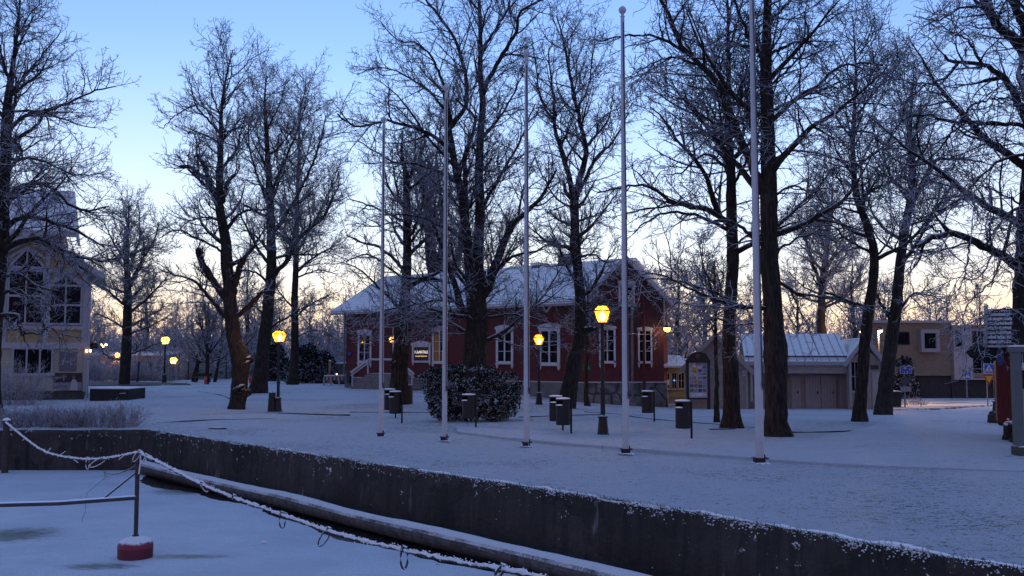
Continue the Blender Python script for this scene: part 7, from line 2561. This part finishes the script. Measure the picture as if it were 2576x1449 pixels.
# foot of a lamp post seen past the booth
p = gnd(2506, 1047)
t = thing('lamp_foot', 'black lamp post with tapered foot, its head hidden behind the red booth roof', 'lamp post', p)
MB().lathe([(.20, 0), (.20, .05), (.16, .1), (.11, .56), (.14, .58), (.14, .62), (.06, .66)], 8).build('plinth', M['black'], t)
MB().lathe([(.055, .6), (.05, 1.5), (.045, 2.1)], 10).build('post', M['black_plain'], t)
MB().tube([(-.05, -.12, .6), (-.12, -.1, .72), (.05, -.12, .80), (.1, -.1, .68), (-.02, -.13, .58)], .035, 6).build('frosted_garland', M['hedge'], t)
# blue-grey frame
p = gnd(2560, 1152)
d = p.y
t = thing('timber_frame_post', 'blue-grey timber post on a boxed foot with a snowy crossbeam, at the right edge', 'post', p)
sx_ = lambda px: at(px, 1000, d).x - p.x
sz_ = lambda py: at(2560, py, d).z - p.z
M['bluegrey'] = pm('blue_grey_paint', (.115, .135, .135), .7, .1, 5, .15, snow=.9)
MB().box(sx_(2549), sx_(2568), -.09, .09, sz_(1121), sz_(880)).build('post', M['bluegrey'], t)
MB().box(sx_(2545), sx_(2640), -.12, .12, sz_(886), sz_(872)).build('crossbeam', M['bluegrey'], t)
MB().prism([(sx_(2545), sz_(872) + .002), (sx_(2640), sz_(872) + .002), (sx_(2640), sz_(869)), (sx_(2562), sz_(868)), (sx_(2547), sz_(870))], -.11, .11).build('snow_cap', M['snowcap'], t)
MB().box(sx_(2549.5), sx_(2625), -.2, .2, -.05, sz_(1121) - .02).box(sx_(2551.5), sx_(2623), -.18, .18, -.12, -.05).build('foot_box', pm('weathered_box', (.07, .075, .06), .85, .2, 5, .3, snow=.85, boards=('Z', .13)), t)
MB().box(sx_(2568), sx_(2640), .3, .36, .35, sz_(980)).build('back_boards', pm('cream_back_boards', (.40, .33, .2), .7, .1, 4, .2, boards=('X', .12)), t)
MB().lathe([(.02, .12), (.03, .08), (.06, 0), (.04, -.05), (.005, -.065)], 10, (sx_(2573), -.05, sz_(925))).tube([(sx_(2573), -.05, sz_(922)), (sx_(2573), -.05, sz_(888))], .008, 5).build('hanging_bulb', M['swhite'], t)

# ------------------------------------------------------------------ mooring frame, rope, posts
M['tube'] = pm('frosted_steel_tube', (.06, .058, .058), .6, .25, 8, .1, snow=.55, snow_n=25)
M['rust'] = pm('rusty_steel', (.055, .042, .04), .7, .3, 9, .15)
pb = onz(340, 1402, ICE)
d = pb.y
t = thing('mooring_boom', 'steel mooring boom with upright pole and crossbar standing on a red float in the ice', 'mooring boom', (pb.x, d, ICE))
mz = lambda py: at(340, py, d).z - ICE
mxx = lambda px, py=1260: at(px, py, d).x - pb.x
ztop = mz(1142)
zfl = mz(1352)
MB().tube([(0, 0, zfl - .1), (0, 0, mz(1200)), (mxx(343), 0, ztop)], [.038, .040, .045], 12).build('pole', M['rust'], t, sm=True)
lft = at(-60, 1271, d - .9)
MB().tube([(0, 0, mz(1251)), (mxx(170), -.35, mz(1258)), (lft.x - pb.x, -.9, lft.z - ICE)], .046, 12).build('crossbar', M['tube'], t, sm=True)
MB().tube([(0, 0, mz(1186)), (mxx(268), -.15, mz(1252))], .018, 8).build('brace', M['tube'], t, sm=True)
MB().tube([(.03, -.02, mz(1192)), (.06, -.03, mz(1165)), (.045, 0, ztop)], .014, 6).build('icy_strap', M['snowcap'], t, sm=True)
far = onz(262, 1187, ICE)
pts = []
for k in range(9):
    f_ = k / 8
    q = Vector((0, 0, mz(1167))).lerp(Vector((far.x - pb.x, far.y - d, .0)), f_)
    q.z -= .35 * f_ * (1 - f_) * 4 * .35
    pts.append(tuple(q))
MB().tube(pts, .014, 6).build('guy_rope', M['tube'], t, sm=True)
M['float'] = None
m, nt, b = _nt('red_float')
v = coords(nt)
nz = normal_z(nt)
sp = nt.nodes.new('ShaderNodeSeparateXYZ')
lk(nt, v, sp.inputs[0])
n1 = noise(nt, v, 9, 5, .7)
low = ramp(nt, sp.outputs[2], .20, .34)
x = math_n(nt, 'ADD', math_n(nt, 'MULTIPLY', low, .55), math_n(nt, 'MULTIPLY_ADD', n1, .9, -.32))
c = mixc(nt, ramp(nt, sp.outputs[2], .175, .185), (.13, .014, .028), (.22, .03, .05))
c = mixc(nt, ramp(nt, x, .34, .62), c, (.72, .72, .74))
lk(nt, c, b.inputs['Base Color'])
b.inputs['Roughness'].default_value = .6
bump(nt, b, n1, .3, .01)
M['float'] = m
MB().lathe([(.27, -.05), (.305, .0), (.31, .16), (.312, .19), (.305, .25), (.28, .30), (.21, .345), (.11, .375), (.06, .385), (.05, .39)], 36).build('float', M['float'], t, sm=True)
MB().lathe([(.06, .375), (.06, .405), (.04, .41)], 12).build('pole_collar', M['rust'], t)
top2 = Vector((pb.x + mxx(343), d, ICE + ztop + .02))

pz = onz(10, 1188, ICE)
d1 = pz.y - .15
t = thing('mooring_post', 'upright steel mooring post against the back quay wall, at the left edge', 'mooring post', (at(12, 1185, d1).x, d1, ICE))
hp = at(12, 1058, d1).z - ICE
MB().tube([(0, 0, -.1), (0, 0, hp * .45), (0, 0, hp)], [.10, .09, .10], 12).build('post', M['rust'], t)
MB().lathe([(.12, hp * .65), (.12, hp * .68)], 12).build('collar', M['rust'], t)
MB().lathe([(.12, hp * .40), (.12, hp * .42)], 12).build('collar', M['rust'], t)
MB().lathe([(.11, hp), (.13, hp + .02), (.08, hp + .07), (.02, hp + .09)], 12).build('snow_cap', M['snowcap'], t, sm=True)
M['ice_base'] = M['snowcap']
top1 = Vector((at(16, 1062, d1 - .1).x, d1 - .12, at(12, 1062, d1).z))

M['rope'] = None
m, nt, b = _nt('frosted_rope')
v = coords(nt)
nz = normal_z(nt)
n1 = noise(nt, v, 40, 4, .7)
n2 = noise(nt, v, 3, 3)
x = math_n(nt, 'ADD', nz, math_n(nt, 'ADD', math_n(nt, 'MULTIPLY_ADD', n1, .9, -.45), math_n(nt, 'MULTIPLY_ADD', n2, 1.0, -.5)))
c = mixc(nt, ramp(nt, x, -.35, .1), (.05, .047, .045), (.78, .78, .8))
lk(nt, c, b.inputs['Base Color'])
b.inputs['Roughness'].default_value = .9
bump(nt, b, n1, .8, .012)
M['rope'] = m
# control points by sight: (px, py, distance)
dA, dB = top1.y, top2.y
rp1 = [top1] + [at(x, y, dA + (dB - dA) * t_) for x, y, t_ in ((60, 1100, .22), (107, 1133, .40), (150, 1147, .53), (197, 1154, .66), (245, 1155, .77), (290, 1150, .88))] + [top2]
def rope_at(x, y):
    k = (x - CX) / F * 1.0025
    s = (k * 17.5 - (-6.9)) / (7.12 + k * 9.0)
    return at(x, y, d - (d - 8.2) * s)
rp2 = [top2] + [rope_at(x, y) for x, y in ((365, 1146), (430, 1178), (520, 1224), (600, 1256), (720, 1298), (835, 1338), (930, 1364), (1022, 1386), (1140, 1410), (1268, 1432), (1360, 1452), (1480, 1476), (1620, 1500))]
rs = np.random.default_rng(90)
allp = rp1[:-1] + rp2
P, r_ = resample(np.array([tuple(q) for q in allp]), np.full(len(allp), .02), 420, rs)
r_ = np.interp(np.linspace(0, 1, 420), [0, .5, 1], [.024, .024, .022])
r_ = r_ * (1 + .18 * rs.normal(0, 1, 420))
P = P + rs.normal(0, .004, P.shape)
rope = thing('mooring_rope', 'frosted rope with loops, sagging from post to pole and on towards the lower right', 'rope', tuple(P[200]))
o_r = np.array(rope.location)
V, Q = tubes((P - P[200])[None], r_[None], 10)
V += rs.normal(0, .0045, V.shape)
mesh_np('rope', V, Q, M['rope'], rope)
ROOT[rope.name] = Vector(tuple(P[200]))
# little frost tufts along the rope
n = 2600
ii = rs.integers(0, 419, n)
base = P[ii] - P[200] + rs.normal(0, .012, (n, 3)) + np.array([0, 0, .012])
s_q = rs.uniform(.005, .011, n)
VV = iv[None] * s_q[:, None, None] * rs.uniform(.7, 1.3, (n, 12, 1)) + base[:, None]
mesh_np('frost_tufts', VV.reshape(-1, 3), (it[None] + (np.arange(n) * 12)[:, None, None]).reshape(-1, 3), M['snowcap'], rope)


def loop(px, h, w_, tilt, ang, rad=.009):
    # nearest rope point in the picture
    pr_x = CX + F * P[:, 0] / P[:, 1]
    i = int(np.argmin(np.abs(pr_x - px) + 0 * P[:, 2]))
    c_ = Vector(P[i])
    pts = []
    for k in range(17):
        a = 2 * math.pi * k / 16
        x = w_ * math.sin(a)
        z = -h / 2 + h / 2 * math.cos(a)
        x += z * tilt
        pts.append((c_.x + x * math.cos(ang), c_.y + x * math.sin(ang), c_.z + z + .03))
    b_ = MB().tube(pts, rad, 6, caps=False)
    b_.tube([(c_.x - .03, c_.y, c_.z + .0), (c_.x - .01, c_.y, c_.z + .045), (c_.x + .02, c_.y, c_.z + .03), (c_.x + .035, c_.y, c_.z - .02)], .016, 6)
    b_.build('loop', M['rope'] if px < 560 else M['rope_loop'], rope, True, sm=True)


M['rope_loop'] = pm('dark_rope_loop', (.05, .048, .05), .9, .3, 20, .3, snow=.5, snow_n=40)
loop(360, .20, .045, .5, .2, .013)
loop(518, .16, .04, -.5, .4, .014)
loop(600, .07, .03, 0, .4, .012)
loop(720, .20, .040, 0, .6, .009)
loop(835, .20, .052, .55, .5, .009)
loop(1022, .22, .042, 0, .6, .011)
loop(1268, .10, .035, .6, .5, .014)
loop(232, .26, .035, 0, .6, .012)
loop(272, .20, .10, 1.2, .3, .016)
loop(380, .10, .05, -.8, .3, .010)
sp_ = MB()
for px, dx, dz in ((75, -.10, -.05), (130, .08, .12), (160, .14, .10), (190, .16, -.12), (325, -.12, -.10), (375, .0, -.14), (420 - 45, -.04, -.1)):
    pr_x = CX + F * P[:, 0] / P[:, 1]
    i = int(np.argmin(np.abs(pr_x - px)))
    c_ = Vector(P[i])
    sp_.tube([c_ - Vector((dx * .4, 0, dz * .4)), c_, c_ + Vector((dx, 0, dz))], [.012, .02, .014], 6)
sp_.build('rope_ends', M['rope'], rope, True, sm=True)
pr_x = CX + F * P[:, 0] / P[:, 1]
i = int(np.argmin(np.abs(pr_x[:200] - 275)))
c_ = Vector(P[i])
zz = [0, -.5, -1.0, -1.2]
MB().tube([c_, c_ + Vector((.01, 0, -.4)), at(219, 1240, c_.y), at(214, 1290, c_.y) , at(208, 1302, c_.y), at(207, 1316, c_.y)], .004, 5).build('thin_string', M['rope_dark'], rope, True)
# twig lying on the ice
for px, py, lb in ((662, 1367, 'small snowy lump frozen into the ice between the float and the rope'),):
    p = onz(px, py, ICE)
    t = thing('ice_lump', lb, 'ice lump', p)
    MB().tube([(-.06, 0, 0), (0, 0, .03), (.10, .02, .0)], [.005, .03, .008], 7).build('lump', M['snowcap'], t, sm=True)
